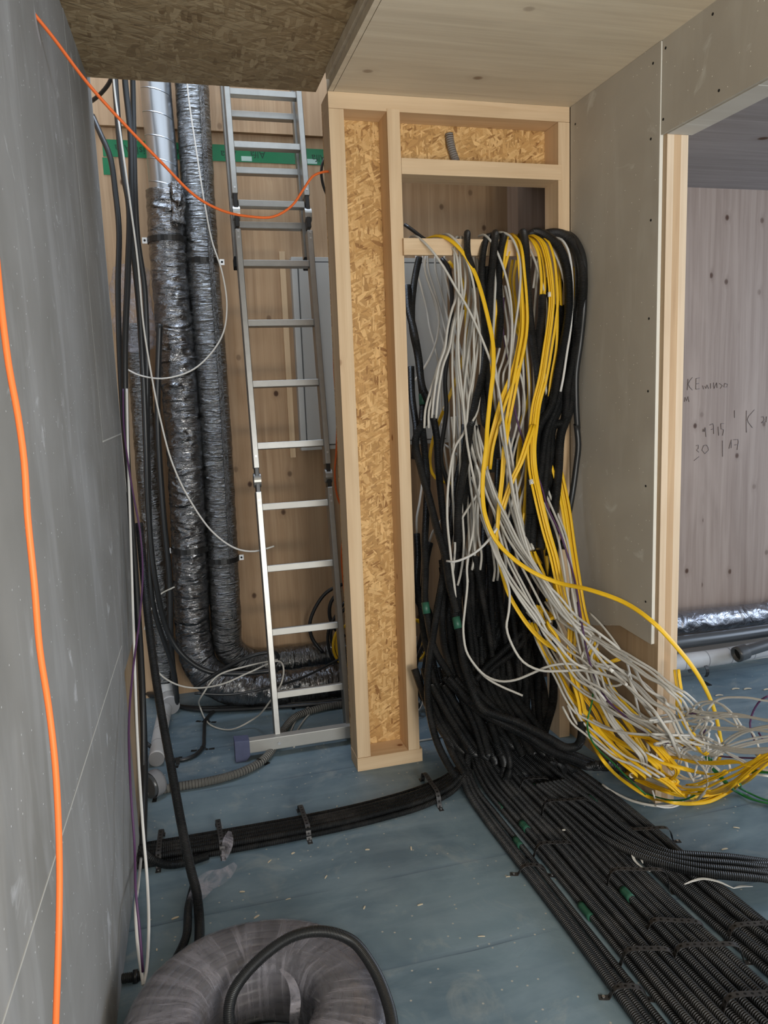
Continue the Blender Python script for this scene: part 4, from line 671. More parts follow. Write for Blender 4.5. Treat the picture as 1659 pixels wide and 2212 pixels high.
  [[(1.26,2.6,0.62),(1.255,2.52,0.554),(1.267,2.46,0.491),(1.269,2.4,0.452),(1.27,2.34,0.408),(1.289,2.3,0.366),(1.315,2.26,0.352),(1.336,2.2,0.347),(1.358,2.14,0.355),(1.379,2.08,0.37),(1.415,2.02,0.387),(1.385,1.99,0.407),(1.464,1.99,0.392),(1.554,2.019,0.364),(1.554,1.96,0.383),(1.554,1.916,0.388)],
   [(1.285,2.616,0.618),(1.279,2.536,0.55),(1.29,2.476,0.486),(1.293,2.416,0.445),(1.295,2.356,0.399),(1.315,2.316,0.356),(1.344,2.276,0.34),(1.367,2.216,0.334),(1.392,2.156,0.339),(1.415,2.096,0.354),(1.454,2.036,0.37),(1.425,2.006,0.389),(1.507,2.006,0.373),(1.554,1.977,0.369),(1.554,1.918,0.388),(1.554,1.875,0.393)]]),
 'G25': ('grey', 0.0043, ('grey_cable', 'cable', 'grey cable in the crowded middle of the slanting sheaf', 'middle strands of the sheaf'),
  [[(1.298,2.55,0.662),(1.305,2.48,0.588),(1.323,2.42,0.517),(1.332,2.36,0.477),(1.348,2.3,0.447),(1.357,2.26,0.422),(1.361,2.2,0.4),(1.374,2.12,0.405),(1.39,2.06,0.399),(1.399,2,0.391),(1.416,1.97,0.384),(1.377,1.96,0.39),(1.554,2.15,0.258),(1.554,2.084,0.266),(1.554,2.024,0.283),(1.554,2,0.3),(1.554,1.971,0.303),(1.554,1.947,0.295)],
   [(1.335,2.548,0.656),(1.342,2.478,0.583),(1.36,2.418,0.512),(1.368,2.358,0.474),(1.382,2.298,0.444),(1.389,2.258,0.421),(1.391,2.198,0.399),(1.402,2.118,0.405),(1.415,2.058,0.4),(1.421,1.998,0.394),(1.436,1.968,0.387),(1.395,1.958,0.394),(1.554,2.123,0.268),(1.554,2.059,0.274),(1.554,2.002,0.29),(1.554,1.978,0.306),(1.554,1.95,0.309),(1.554,1.924,0.3)],
   [(1.36,2.559,0.659),(1.371,2.489,0.585),(1.394,2.429,0.513),(1.405,2.369,0.473),(1.421,2.309,0.44),(1.43,2.269,0.414),(1.432,2.209,0.39),(1.441,2.129,0.393),(1.451,2.069,0.385),(1.455,2.009,0.376),(1.468,1.979,0.368),(1.424,1.969,0.373),(1.554,2.093,0.26),(1.554,2.03,0.266),(1.554,1.972,0.284),(1.554,1.945,0.302),(1.554,1.914,0.309),(1.554,1.885,0.306)]]),
 'G26': ('grey', 0.0043, ('grey_cable', 'cable', 'grey cable in the crowded middle of the slanting sheaf', 'middle strands of the sheaf'),
  [[(1.273,2.6,0.651),(1.273,2.54,0.586),(1.275,2.46,0.53),(1.294,2.4,0.476),(1.311,2.34,0.445),(1.325,2.3,0.43),(1.347,2.24,0.42),(1.358,2.16,0.413),(1.379,2.1,0.401),(1.398,2.04,0.392),(1.41,1.98,0.388),(1.431,1.96,0.387),(1.554,2.067,0.303),(1.554,1.998,0.32),(1.554,1.953,0.336),(1.554,1.933,0.352)],
   [(1.304,2.619,0.639),(1.303,2.559,0.573),(1.304,2.479,0.517),(1.323,2.419,0.463),(1.341,2.359,0.431),(1.356,2.319,0.418),(1.38,2.259,0.408),(1.393,2.179,0.401),(1.416,2.119,0.389),(1.437,2.059,0.38),(1.451,1.999,0.376),(1.473,1.979,0.374),(1.554,2.026,0.318),(1.554,1.959,0.334),(1.554,1.915,0.349),(1.554,1.897,0.365)],
   [(1.333,2.613,0.637),(1.334,2.553,0.571),(1.336,2.473,0.514),(1.356,2.413,0.46),(1.374,2.353,0.428),(1.389,2.313,0.414),(1.411,2.253,0.404),(1.422,2.173,0.397),(1.443,2.113,0.386),(1.46,2.053,0.377),(1.472,1.993,0.373),(1.491,1.973,0.372),(1.554,1.999,0.321),(1.554,1.935,0.337),(1.554,1.894,0.352),(1.554,1.877,0.367)]]),
 'G27': ('grey', 0.0043, ('grey_cable', 'cable', 'grey cable lying on the broad low yellow band', 'grey cables on the yellow band'),
  [[(1.25,2.32,0.387),(1.265,2.28,0.339),(1.291,2.24,0.314),(1.312,2.18,0.292),(1.339,2.12,0.27),(1.368,2.08,0.266),(1.398,2.02,0.25),(1.523,2.313,0.11),(1.554,2.231,0.1),(1.554,2.122,0.132),(1.554,2.035,0.177),(1.554,1.96,0.224),(1.554,1.895,0.27)],
   [(1.273,2.326,0.386),(1.284,2.286,0.336),(1.311,2.246,0.308),(1.336,2.186,0.283),(1.368,2.126,0.258),(1.403,2.086,0.252),(1.435,2.026,0.237),(1.537,2.282,0.111),(1.554,2.19,0.113),(1.554,2.092,0.142),(1.554,2.013,0.185),(1.554,1.941,0.231),(1.554,1.874,0.277)],
   [(1.289,2.313,0.389),(1.3,2.273,0.343),(1.325,2.233,0.318),(1.347,2.173,0.295),(1.377,2.113,0.272),(1.41,2.073,0.266),(1.444,2.013,0.247),(1.549,2.26,0.113),(1.554,2.143,0.125),(1.687,2.215,0.038),(1.752,2.209,0.028),(1.812,2.207,0.028),(1.874,2.215,0.028)]]),
 'G28': ('white', 0.0035, ('white_cable', 'cable', 'white cable running level across the foot of the wooden wall end', None),
  [[(1.391,2.02,0.391),(1.43,2,0.393),(1.474,1.98,0.394),(1.554,2.008,0.366),(1.554,1.953,0.387),(1.554,1.919,0.39),(1.554,1.895,0.381),(1.554,1.898,0.361),(1.554,1.916,0.309),(1.554,1.925,0.283)]]),
 'G29': ('grey', 0.0035, ('grey_cable', 'cable', 'grey cable arching up with a cut tip on the blue floor in the doorway', 'arching grey ends in the doorway'),
  [[(1.554,2.016,0.462),(1.554,1.992,0.484),(1.554,1.955,0.505),(1.554,1.918,0.518),(1.554,1.886,0.521),(1.554,1.857,0.514),(1.554,1.835,0.503),(1.554,1.818,0.487),(1.554,1.81,0.477)],
   [(1.554,1.993,0.464),(1.554,1.972,0.485),(1.554,1.94,0.505),(1.555,1.908,0.518),(1.554,1.878,0.522),(1.554,1.849,0.516),(1.554,1.824,0.507),(1.555,1.804,0.492),(1.554,1.792,0.482)]]),
 'G30': ('white', 0.0035, ('white_cable', 'cable', 'white cable forming the farthest arc on the floor behind the pile', None),
  [[(1.554,1.95,0.477),(1.554,1.918,0.518),(1.554,1.877,0.546),(1.554,1.831,0.566),(1.554,1.772,0.587),(1.554,1.7,0.606),(1.554,1.6,0.643)]]),
 'G31': ('grey', 0.0035, ('grey_cable', 'cable', 'grey cable fanning off to the right behind the yellow arc', 'grey strands fanning right behind the arc'),
  [[(1.554,2.087,0.433),(1.554,2.032,0.449),(1.555,1.962,0.466),(1.554,1.88,0.497),(1.554,1.803,0.523),(1.554,1.715,0.545),(1.554,1.613,0.582)],
   [(1.555,2.069,0.432),(1.554,2.013,0.448),(1.554,1.938,0.467),(1.554,1.854,0.501),(1.554,1.778,0.528),(1.554,1.694,0.55),(1.554,1.599,0.586)],
   [(1.555,2.046,0.439),(1.554,1.991,0.452),(1.554,1.913,0.471),(1.554,1.831,0.505),(1.554,1.763,0.53),(1.554,1.685,0.551),(1.555,1.584,0.586)]]),
 'G32': ('grey', 0.0035, ('grey_cable', 'cable', 'grey cable lying level on the floor right of the pile', 'level grey strands on the floor'),
  [[(1.555,2.034,0.388),(1.554,1.964,0.417),(1.554,1.898,0.442),(1.554,1.814,0.476),(1.554,1.782,0.489),(1.554,1.703,0.515),(1.554,1.602,0.547)],
   [(1.554,2.014,0.393),(1.554,1.94,0.421),(1.554,1.876,0.444),(1.555,1.799,0.477),(1.554,1.769,0.492),(1.554,1.687,0.519),(1.554,1.584,0.552)]]),
 'G33': ('grey', 0.0035, ('grey_cable', 'cable', 'grey cable bending down at the right side of the doorway floor beside the purple one', None),
  [[(1.554,1.922,0.465),(1.554,1.874,0.48),(1.554,1.827,0.481),(1.554,1.791,0.49),(1.555,1.752,0.486),(1.555,1.737,0.471),(1.555,1.728,0.453),(1.554,1.735,0.426)]]),
 'G34': ('white', 0.0035, ('white_cable', 'cable', 'white cable slanting up to the right from the foot of the yellow arc', 'white strands slanting right'),
  [[(1.554,1.966,0.32),(1.554,1.907,0.365),(1.555,1.859,0.398),(1.554,1.814,0.431),(1.554,1.762,0.465),(1.554,1.712,0.494),(1.554,1.611,0.546)],
   [(1.554,1.939,0.329),(1.554,1.88,0.374),(1.554,1.84,0.402),(1.555,1.799,0.43),(1.554,1.743,0.466),(1.554,1.689,0.498),(1.554,1.592,0.551)],
   [(1.554,1.925,0.333),(1.554,1.86,0.381),(1.554,1.809,0.416),(1.554,1.763,0.447),(1.555,1.715,0.477),(1.554,1.673,0.5),(1.554,1.581,0.546)]]),
 'G35': ('grey', 0.0035, ('grey_cable', 'cable', 'grey cable rising from the foot of the yellow arc to the right edge', 'grey strands rising right'),
  [[(1.554,1.878,0.398),(1.554,1.848,0.43),(1.554,1.803,0.468),(1.554,1.76,0.496),(1.554,1.703,0.53),(1.554,1.603,0.583)],
   [(1.555,1.867,0.397),(1.554,1.832,0.434),(1.554,1.783,0.476),(1.554,1.741,0.503),(1.554,1.69,0.532),(1.554,1.594,0.582)]]),
 'G36': ('white', 0.0035, ('white_cable', 'cable', 'white cable kinked sharply in the back of the floor pile', 'kinked white strands in the pile'),
  [[(1.554,2.005,0.386),(1.554,1.992,0.409),(1.554,1.972,0.43),(1.554,1.952,0.445),(1.555,1.922,0.465),(1.554,1.884,0.49),(1.554,1.837,0.511)],
   [(1.554,1.977,0.39),(1.554,1.969,0.413),(1.554,1.956,0.433),(1.554,1.939,0.449),(1.554,1.905,0.469),(1.554,1.861,0.495),(1.554,1.813,0.515)]]),
 'G37': ('white', 0.0035, ('white_cable', 'cable', 'white cable twisting steeply through the middle of the floor pile', 'steep white strands in the pile'),
  [[(1.554,1.977,0.403),(1.554,1.966,0.386),(1.554,1.955,0.364),(1.554,1.957,0.341),(1.554,1.973,0.304),(1.554,1.99,0.276),(1.554,2.002,0.225)],
   [(1.554,1.937,0.407),(1.554,1.941,0.389),(1.554,1.94,0.368),(1.554,1.94,0.349),(1.554,1.941,0.317),(1.554,1.945,0.291),(1.554,1.956,0.236)],
   [(1.554,1.91,0.417),(1.554,1.895,0.406),(1.554,1.884,0.386),(1.554,1.892,0.362),(1.554,1.916,0.321),(1.554,1.939,0.288),(1.554,1.954,0.233)]]),
 'G38': ('white', 0.0035, ('white_cable', 'cable', 'white cable dipping in the left part of the floor pile', 'dipping white strands'),
  [[(1.424,2.08,0.298),(1.452,2.06,0.283),(1.554,2.153,0.201),(1.554,2.112,0.181),(1.555,2.058,0.192),(1.554,2.011,0.218),(1.554,1.973,0.247)],
   [(1.439,2.074,0.293),(1.456,2.054,0.281),(1.554,2.134,0.205),(1.554,2.078,0.198),(1.554,2.022,0.208),(1.555,1.989,0.222),(1.554,1.962,0.242)]]),
 'G39': ('white', 0.0035, ('white_cable', 'cable', 'short white piece sticking up in the middle of the floor pile', 'short white pieces in the pile'),
  [[(1.554,2.089,0.231),(1.554,2.075,0.266),(1.554,2.061,0.296),(1.554,2.024,0.32),(1.554,1.989,0.339),(1.554,1.955,0.352)],
   [(1.554,2.074,0.238),(1.555,2.064,0.269),(1.554,2.045,0.298),(1.554,1.999,0.323),(1.554,1.958,0.343),(1.555,1.927,0.356)]]),
 'G40': ('white', 0.0035, ('white_cable', 'cable', 'white cable scrap rising over the green cable at the front of the pile', None),
  [[(1.555,2.036,0.136),(1.554,2.015,0.165),(1.554,1.98,0.198),(1.554,1.94,0.234)]]),
 'G41': ('white', 0.0035, ('white_cable', 'cable', 'white cable scrap at the front right of the pile above the yellow strands', None),
  [[(1.554,1.946,0.209),(1.554,1.912,0.231),(1.554,1.88,0.262),(1.554,1.868,0.273)]]),
 'G42': ('white', 0.0035, ('white_cable', 'cable', 'white cable running from the foot of the yellow arc behind the wide yellow ribbon', 'white strands behind the yellow ribbon'),
  [[(1.555,1.872,0.377),(1.554,1.843,0.378),(1.554,1.803,0.381),(1.554,1.752,0.383),(1.555,1.694,0.402),(1.554,1.593,0.444)],
   [(1.554,1.866,0.378),(1.554,1.835,0.382),(1.554,1.789,0.387),(1.554,1.737,0.389),(1.555,1.681,0.405),(1.554,1.585,0.442)]]),
 'G43': ('white', 0.0035, ('white_cable', 'cable', 'white cable lying below the green one at the right edge of the photo', None),
  [[(1.554,1.766,0.354),(1.554,1.732,0.369),(1.554,1.688,0.386),(2.173,2.22,0.006)]]),
 'G44': ('white', 0.0035, ('white_cable', 'cable', 'tiny white cable scrap standing between the yellow ribbons', None),
  [[(1.554,1.846,0.348),(1.554,1.84,0.336),(1.554,1.841,0.322)]]),
 'G45': ('white', 0.0035, ('white_cable', 'cable', 'short white cable stub leaning on the floor at the wooden wall end', None),
  [[(1.554,2.227,0.063),(1.554,2.216,0.049),(1.554,2.204,0.036)]]),
 'G46': ('white', 0.0035, ('white_cable', 'cable', 'stiff white cable piece lying nearest the camera at the foot of the pile', None),
  [[(1.668,2.205,0.012),(1.651,2.201,0.006),(1.616,2.194,0.005),(1.586,2.202,0.005),(1.554,2.204,0.017)]]),
 'G47': ('grey', 0.0043, ('grey_cable', 'cable', 'short grey cable hooking upward on the bare timber below the plasterboard', None),
  [[(1.416,2.3,0.45),(1.431,2.27,0.456),(1.447,2.25,0.472),(1.457,2.24,0.495),(1.463,2.24,0.51),(1.463,2.26,0.508)]]),
 'G48': ('white', 0.0049, ('grey_cable', 'cable', 'grey cable crossing level to the left with a bare cut tip among the black conduits', None),
  [[(0.953,2.66,0.87),(0.973,2.64,0.869),(1.005,2.62,0.881),(1.041,2.6,0.903),(1.072,2.58,0.935),(1.092,2.56,0.968),(1.115,2.56,0.997)]]),
 'G49': ('grey', 0.0049, ('grey_cable', 'cable', 'grey cable slanting from mid height under the yellow arc into the sheaf', 'grey strands under the yellow arc'),
  [[(1.075,2.62,1.043),(1.09,2.58,0.965),(1.105,2.54,0.888),(1.135,2.5,0.81),(1.159,2.46,0.76),(1.199,2.42,0.689),(1.222,2.4,0.63),(1.25,2.37,0.586),(1.272,2.34,0.537),(1.287,2.28,0.494),(1.315,2.2,0.48),(1.335,2.18,0.45)],
   [(1.104,2.631,1.036),(1.114,2.591,0.959),(1.125,2.551,0.883),(1.153,2.511,0.808),(1.176,2.471,0.759),(1.217,2.431,0.689),(1.242,2.411,0.63),(1.274,2.381,0.585),(1.3,2.351,0.534),(1.319,2.291,0.489),(1.35,2.211,0.472),(1.371,2.191,0.44)]]),
 'G50': ('grey', 0.0049, ('grey_cable', 'cable', 'grey cable slanting from mid height under the yellow arc into the sheaf', 'grey strands under the yellow arc'),
  [[(1.122,2.66,1.203),(1.137,2.62,1.112),(1.165,2.56,1.014),(1.184,2.52,0.946),(1.209,2.46,0.873),(1.233,2.4,0.808),(1.271,2.36,0.728),(1.287,2.3,0.682),(1.318,2.26,0.627),(1.335,2.2,0.581),(1.356,2.1,0.541),(1.349,2.08,0.543)]]),
 'G51': ('grey', 0.0050, ('grey_cable', 'cable', 'grey cable hanging behind the upright thick black conduit', 'grey cables behind the upright conduit'),
  [[(1.373,2.84,1.887),(1.381,2.84,1.968),(1.4,2.86,2.018),(1.373,2.84,1.897),(1.348,2.82,1.704),(1.342,2.8,1.509),(1.328,2.78,1.334),(1.324,2.76,1.199),(1.289,2.74,1.12),(1.255,2.72,1.043),(1.253,2.68,0.967),(1.255,2.6,0.894)],
   [(1.374,2.827,1.879),(1.381,2.827,1.96),(1.401,2.847,2.012),(1.378,2.827,1.892),(1.359,2.807,1.702),(1.359,2.787,1.511),(1.35,2.767,1.338),(1.347,2.747,1.204),(1.312,2.727,1.127),(1.275,2.707,1.049),(1.268,2.667,0.972),(1.263,2.587,0.898)],
   [(1.401,2.83,1.883),(1.414,2.83,1.962),(1.438,2.85,2.012),(1.414,2.83,1.89),(1.39,2.81,1.697),(1.382,2.79,1.504),(1.366,2.77,1.331),(1.356,2.75,1.198),(1.317,2.73,1.122),(1.279,2.71,1.046),(1.275,2.67,0.972),(1.276,2.59,0.899)]]),
 'G52': ('grey', 0.0049, ('grey_cable', 'cable', 'grey cable running close beside the purple cable down the right side', 'grey cables beside the purple one'),
  [[(1.336,2.72,1.174),(1.351,2.68,1.09),(1.366,2.64,1.018),(1.369,2.58,0.946),(1.36,2.52,0.852),(1.344,2.46,0.761),(1.339,2.42,0.694),(1.356,2.38,0.546),(1.347,2.32,0.49),(1.348,2.28,0.446),(1.353,2.24,0.411),(1.353,2.18,0.372),(1.364,2.12,0.34),(1.377,2.05,0.312),(1.553,2.292,0.081),(1.553,2.171,0.113),(1.553,2.073,0.154),(1.553,1.977,0.212)],
   [(1.358,2.719,1.175),(1.373,2.679,1.091),(1.388,2.639,1.02),(1.391,2.579,0.948),(1.381,2.519,0.854),(1.364,2.459,0.764),(1.357,2.419,0.696),(1.373,2.379,0.548),(1.362,2.319,0.491),(1.362,2.279,0.448),(1.365,2.239,0.412),(1.363,2.179,0.372),(1.372,2.119,0.34),(1.384,2.049,0.311),(1.553,2.279,0.082),(1.553,2.159,0.113),(1.553,2.062,0.153),(1.553,1.966,0.211)],
   [(1.381,2.724,1.165),(1.395,2.684,1.08),(1.408,2.644,1.008),(1.409,2.584,0.936),(1.397,2.524,0.842),(1.378,2.464,0.752),(1.369,2.424,0.686),(1.384,2.384,0.538),(1.372,2.324,0.484),(1.371,2.284,0.442),(1.375,2.244,0.408),(1.374,2.184,0.369),(1.385,2.124,0.339),(1.399,2.054,0.311),(1.553,2.257,0.094),(1.553,2.136,0.127),(1.553,2.037,0.169),(1.553,1.941,0.227)]]),
 'G53': ('grey', 0.0049, ('grey_cable', 'cable', 'grey cable ending at mid height among the black conduits on the left', 'grey cables ending on the left'),
  [[(1.122,2.8,1.365),(1.133,2.76,1.264),(1.128,2.74,1.174),(1.101,2.72,1.081),(1.079,2.7,0.951),(1.083,2.7,0.869),(1.07,2.7,0.815)],
   [(1.132,2.786,1.363),(1.135,2.746,1.267),(1.129,2.726,1.182),(1.105,2.706,1.091),(1.092,2.686,0.96),(1.105,2.686,0.874),(1.098,2.686,0.816)]]),
 'G54': ('grey', 0.0050, ('grey_cable', 'cable', 'grey cable wandering between the yellow ones under the middle of the rail', 'grey cables between the yellow ones'),
  [[(1.246,2.84,1.897),(1.251,2.82,1.8),(1.251,2.8,1.704),(1.229,2.8,1.609),(1.213,2.8,1.562),(1.212,2.78,1.441),(1.211,2.76,1.362),(1.218,2.74,1.234),(1.231,2.72,1.153),(1.191,2.7,1.023),(1.147,2.68,0.948),(1.139,2.64,0.821),(1.132,2.64,0.778)],
   [(1.278,2.853,1.897),(1.284,2.833,1.799),(1.284,2.813,1.701),(1.26,2.813,1.605),(1.242,2.813,1.557),(1.239,2.793,1.437),(1.235,2.773,1.357),(1.24,2.753,1.229),(1.251,2.733,1.149),(1.21,2.713,1.02),(1.166,2.693,0.945),(1.159,2.653,0.818),(1.154,2.653,0.776)],
   [(1.278,2.822,1.891),(1.289,2.802,1.792),(1.293,2.782,1.696),(1.27,2.782,1.603),(1.249,2.782,1.558),(1.242,2.762,1.441),(1.235,2.742,1.365),(1.24,2.722,1.239),(1.255,2.702,1.159),(1.221,2.682,1.027),(1.183,2.662,0.95),(1.179,2.622,0.82),(1.173,2.622,0.774)]]),
 'G55': ('white', 0.0049, ('white_cable', 'cable', 'thin white cable dropping into the leftmost open conduit end', None),
  [[(0.977,3,1.125),(0.956,2.98,1.048),(0.937,2.96,0.994),(0.931,2.95,0.93)]]),
 'G56': ('grey', 0.0049, ('grey_cable', 'cable', 'grey cable slanting left into the second open conduit end', None),
  [[(1.088,2.9,1.083),(1.064,2.92,1.03),(1.027,2.94,0.967),(0.999,2.95,0.927),(0.983,2.95,0.884)]]),
 'G57': ('grey', 0.0049, ('grey_cable', 'cable', 'grey cable starting from a dark plug under the rail by the cabinet', None),
  [[(1.093,3.1,1.287),(1.109,3.06,1.27),(1.13,3,1.238),(1.152,2.95,1.176),(1.155,2.9,1.101)]]),
 'V1': ('purple', 0.0040, ('purple_cable', 'cable', 'long purple cable threading down through the grey and yellow sheaf', None),
  [[(1.281,2.84,1.849),(1.27,2.83,1.753),(1.275,2.82,1.657),(1.28,2.8,1.584),(1.286,2.78,1.463),(1.29,2.76,1.391),(1.315,2.74,1.282),(1.345,2.66,1.125),(1.348,2.62,1.054),(1.368,2.55,0.951),(1.387,2.5,0.827),(1.376,2.44,0.747),(1.371,2.4,0.644),(1.375,2.44,0.723),(1.362,2.38,0.643),(1.361,2.34,0.551),(1.362,2.3,0.495),(1.363,2.26,0.463),(1.359,2.22,0.441),(1.388,2.15,0.401),(1.403,2.1,0.383),(1.429,2.05,0.364),(1.472,2,0.348)]]),
 'V2': ('purple', 0.0030, ('purple_cable', 'cable', 'purple cable arching on the blue floor at the right edge', None),
  [[(1.555,1.701,0.62),(1.555,1.727,0.598),(1.555,1.748,0.567),(1.555,1.761,0.536),(1.555,1.766,0.512),(1.555,1.763,0.495),(1.555,1.752,0.477),(1.555,1.74,0.459)]]),
 'V3': ('purple', 0.0030, ('purple_cable', 'cable', 'purple cable tangled in the back of the floor pile', None),
  [[(1.555,2.047,0.423),(1.555,2.019,0.439),(1.555,1.984,0.446),(1.555,1.955,0.432),(1.555,1.964,0.394),(1.555,1.987,0.357),(1.555,2.022,0.324),(1.555,2.065,0.301)]]),
 'V4': ('purple', 0.0030, ('purple_cable', 'cable', 'purple cable lying level behind the wide yellow ribbon', None),
  [[(1.555,1.898,0.349),(1.555,1.853,0.366),(1.555,1.793,0.392),(1.555,1.735,0.418)]]),
 'V5': ('purple', 0.0030, ('purple_cable', 'cable', 'tiny purple cable scrap on the floor at the right edge', None),
  [[(1.555,1.731,0.498),(1.555,1.719,0.49),(1.555,1.707,0.482)]]),
 'N1': ('green', 0.0030, ('green_cable', 'cable', 'dark green cable hanging from the sheaf and curving round the front of the pile', None),
  [[(1.358,2.3,0.437),(1.343,2.28,0.409),(1.321,2.26,0.381),(1.313,2.26,0.344),(1.298,2.22,0.314),(1.304,2.18,0.286),(1.311,2.1,0.274),(1.314,2.02,0.261),(1.314,1.94,0.256),(1.555,2.253,0.035),(1.555,2.189,0.055),(1.555,2.108,0.088),(1.555,2.044,0.126),(1.555,1.987,0.177),(1.555,1.953,0.217)]]),
 'N2': ('green', 0.0034, ('green_cable', 'cable', 'dark green cable leaving the pile towards the lower right', 'green cables leaving lower right'),
  [[(1.555,1.953,0.321),(1.555,1.939,0.304),(1.555,1.911,0.291),(1.555,1.868,0.279),(1.891,2.206,0.008),(1.904,2.148,0.008),(1.936,2.11,0.008),(2.007,2.055,0.008)],
   [(1.555,1.939,0.326),(1.555,1.929,0.306),(1.555,1.902,0.291),(1.555,1.856,0.28),(1.894,2.191,0.01),(1.909,2.135,0.01),(1.94,2.101,0.009),(2.009,2.049,0.01)],
   [(1.555,1.927,0.326),(1.555,1.915,0.307),(1.555,1.889,0.294),(1.555,1.845,0.283),(1.896,2.184,0.011),(1.912,2.127,0.011),(1.945,2.091,0.011),(2.015,2.037,0.011)]]),
 'N3': ('green', 0.0034, ('green_cable', 'cable', 'green cable on the upper side of the green group at lower right', 'upper green strands'),
  [[(1.555,1.808,0.302),(1.925,2.201,0.008),(1.936,2.159,0.008),(1.953,2.121,0.008),(2.032,2.075,0.008)],
   [(1.555,1.797,0.306),(1.926,2.19,0.01),(1.935,2.148,0.01),(1.954,2.112,0.01),(2.036,2.067,0.01)]]),
 'N4': ('green', 0.0036, ('green_cable', 'cable', 'green cable lying level right of the pile just under the yellow ribbon', 'level green strands'),
  [[(1.554,1.765,0.361),(1.554,1.737,0.378),(1.554,1.693,0.396),(1.554,1.592,0.444)],
   [(1.554,1.758,0.362),(1.554,1.727,0.379),(1.554,1.683,0.399),(1.554,1.586,0.445)]]),
 'N5': ('green', 0.0032, ('green_cable', 'cable', 'short green cable at the right edge above the yellow ribbon', None),
  [[(1.555,1.717,0.412),(1.555,1.691,0.431),(1.555,1.591,0.483)]]),
 'K1': ('blackc', 0.0127, ('corrugated_conduit', 'conduit', 'short black conduit sleeve bent over the left part of the rail', None),
  [[(1.144,2.87,2.089),(1.13,2.83,2.084),(1.108,2.78,2.042),(1.104,2.765,1.994),(1.122,2.77,1.95),(1.137,2.78,1.879)]]),
 'K2': ('blackc', 0.0138, ('corrugated_conduit', 'conduit', 'black corrugated conduit hanging left of the middle of the rail, behind the yellow arc', None),
  [[(1.25,2.88,2.086),(1.207,2.83,2.066),(1.174,2.79,1.999),(1.163,2.78,1.911),(1.167,2.775,1.819),(1.17,2.77,1.702),(1.171,2.765,1.585),(1.177,2.76,1.467),(1.192,2.75,1.363),(1.197,2.74,1.235)]]),
 'K3': ('blackc', 0.0148, ('corrugated_conduit', 'conduit', 'long black corrugated conduit from the middle of the rail leaning left towards the floor', None),
  [[(1.266,2.88,2.096),(1.229,2.8,2.065),(1.206,2.77,1.978),(1.194,2.77,1.887),(1.187,2.77,1.772),(1.17,2.765,1.655),(1.148,2.76,1.539),(1.122,2.75,1.469),(1.095,2.74,1.375),(1.083,2.72,1.369),(1.055,2.7,1.246),(1.016,2.68,1.092),(0.999,2.66,0.938)]]),
 'K4': ('blackc', 0.0138, ('corrugated_conduit', 'conduit', 'black conduit behind the yellow and grey cables at the middle of the rail', None),
  [[(1.288,2.86,2.083),(1.275,2.82,2.075),(1.245,2.79,2.005),(1.238,2.79,1.89),(1.242,2.79,1.75),(1.23,2.79,1.656)]]),
 'K5': ('blackc', 0.0159, ('corrugated_conduit', 'conduit', 'thick upright black conduit over the rail between two yellow groups', None),
  [[(1.377,2.88,2.093),(1.361,2.83,2.09),(1.34,2.77,2.025),(1.341,2.76,1.908),(1.348,2.76,1.793),(1.363,2.76,1.675),(1.381,2.755,1.555),(1.394,2.75,1.434),(1.388,2.75,1.333)]]),
 'K6': ('blackc', 0.0170, ('corrugated_conduit', 'conduit', 'thick black conduit arching over the right part of the rail beside the yellow bundle', None),
  [[(1.408,2.9,2.088),(1.422,2.85,2.097),(1.439,2.79,2.071),(1.471,2.76,2.029),(1.497,2.75,1.963),(1.51,2.75,1.875),(1.508,2.75,1.767),(1.491,2.75,1.672),(1.464,2.75,1.553),(1.432,2.74,1.433),(1.359,2.72,1.335),(1.314,2.68,1.179),(1.288,2.64,1.024)]]),
 'K7': ('blackc', 0.0180, ('corrugated_conduit', 'conduit', 'thick black conduit second from the right over the rail', None),
  [[(1.485,2.9,2.099),(1.502,2.85,2.096),(1.519,2.79,2.073),(1.54,2.751,2.028),(1.54,2.703,1.951),(1.54,2.694,1.867),(1.54,2.712,1.762),(1.54,2.73,1.669),(1.529,2.74,1.55),(1.507,2.74,1.405),(1.466,2.73,1.318),(1.437,2.7,1.169),(1.398,2.66,1.013),(1.358,2.62,0.859)]]),
 'K8': ('blackc', 0.0170, ('corrugated_conduit', 'conduit', 'thick black conduit third from the right over the rail', None),
  [[(1.502,2.88,2.09),(1.519,2.83,2.085),(1.54,2.78,2.043),(1.541,2.733,1.975),(1.541,2.723,1.871),(1.541,2.737,1.741),(1.529,2.74,1.623),(1.502,2.74,1.503),(1.48,2.74,1.358),(1.441,2.74,1.352),(1.412,2.72,1.224),(1.377,2.7,1.064)]]),
 'K9': ('black', 0.0127, ('black_pipe', 'conduit', 'smooth black pipe forming the rightmost loop over the rail against the plasterboard', None),
  [[(1.519,2.86,2.098),(1.541,2.8,2.08),(1.545,2.741,2.036),(1.545,2.699,1.969),(1.545,2.694,1.876),(1.545,2.698,1.784),(1.545,2.721,1.669),(1.532,2.73,1.55),(1.535,2.735,1.429),(1.543,2.74,1.326),(1.538,2.74,1.353),(1.545,2.736,1.27),(1.538,2.74,1.187),(1.526,2.74,1.104),(1.505,2.73,1.023),(1.467,2.7,0.946),(1.444,2.68,0.867)]]),
 'K10': ('blackc', 0.0170, ('corrugated_conduit', 'conduit', 'black conduit in the dense group hanging below the thick yellow bundle', 'dense conduits on the right'),
  [[(1.43,2.82,1.798),(1.49,2.81,1.797),(1.49,2.8,1.675),(1.463,2.78,1.554),(1.43,2.77,1.433),(1.371,2.74,1.334),(1.348,2.72,1.2),(1.309,2.68,1.044),(1.267,2.62,0.894)],
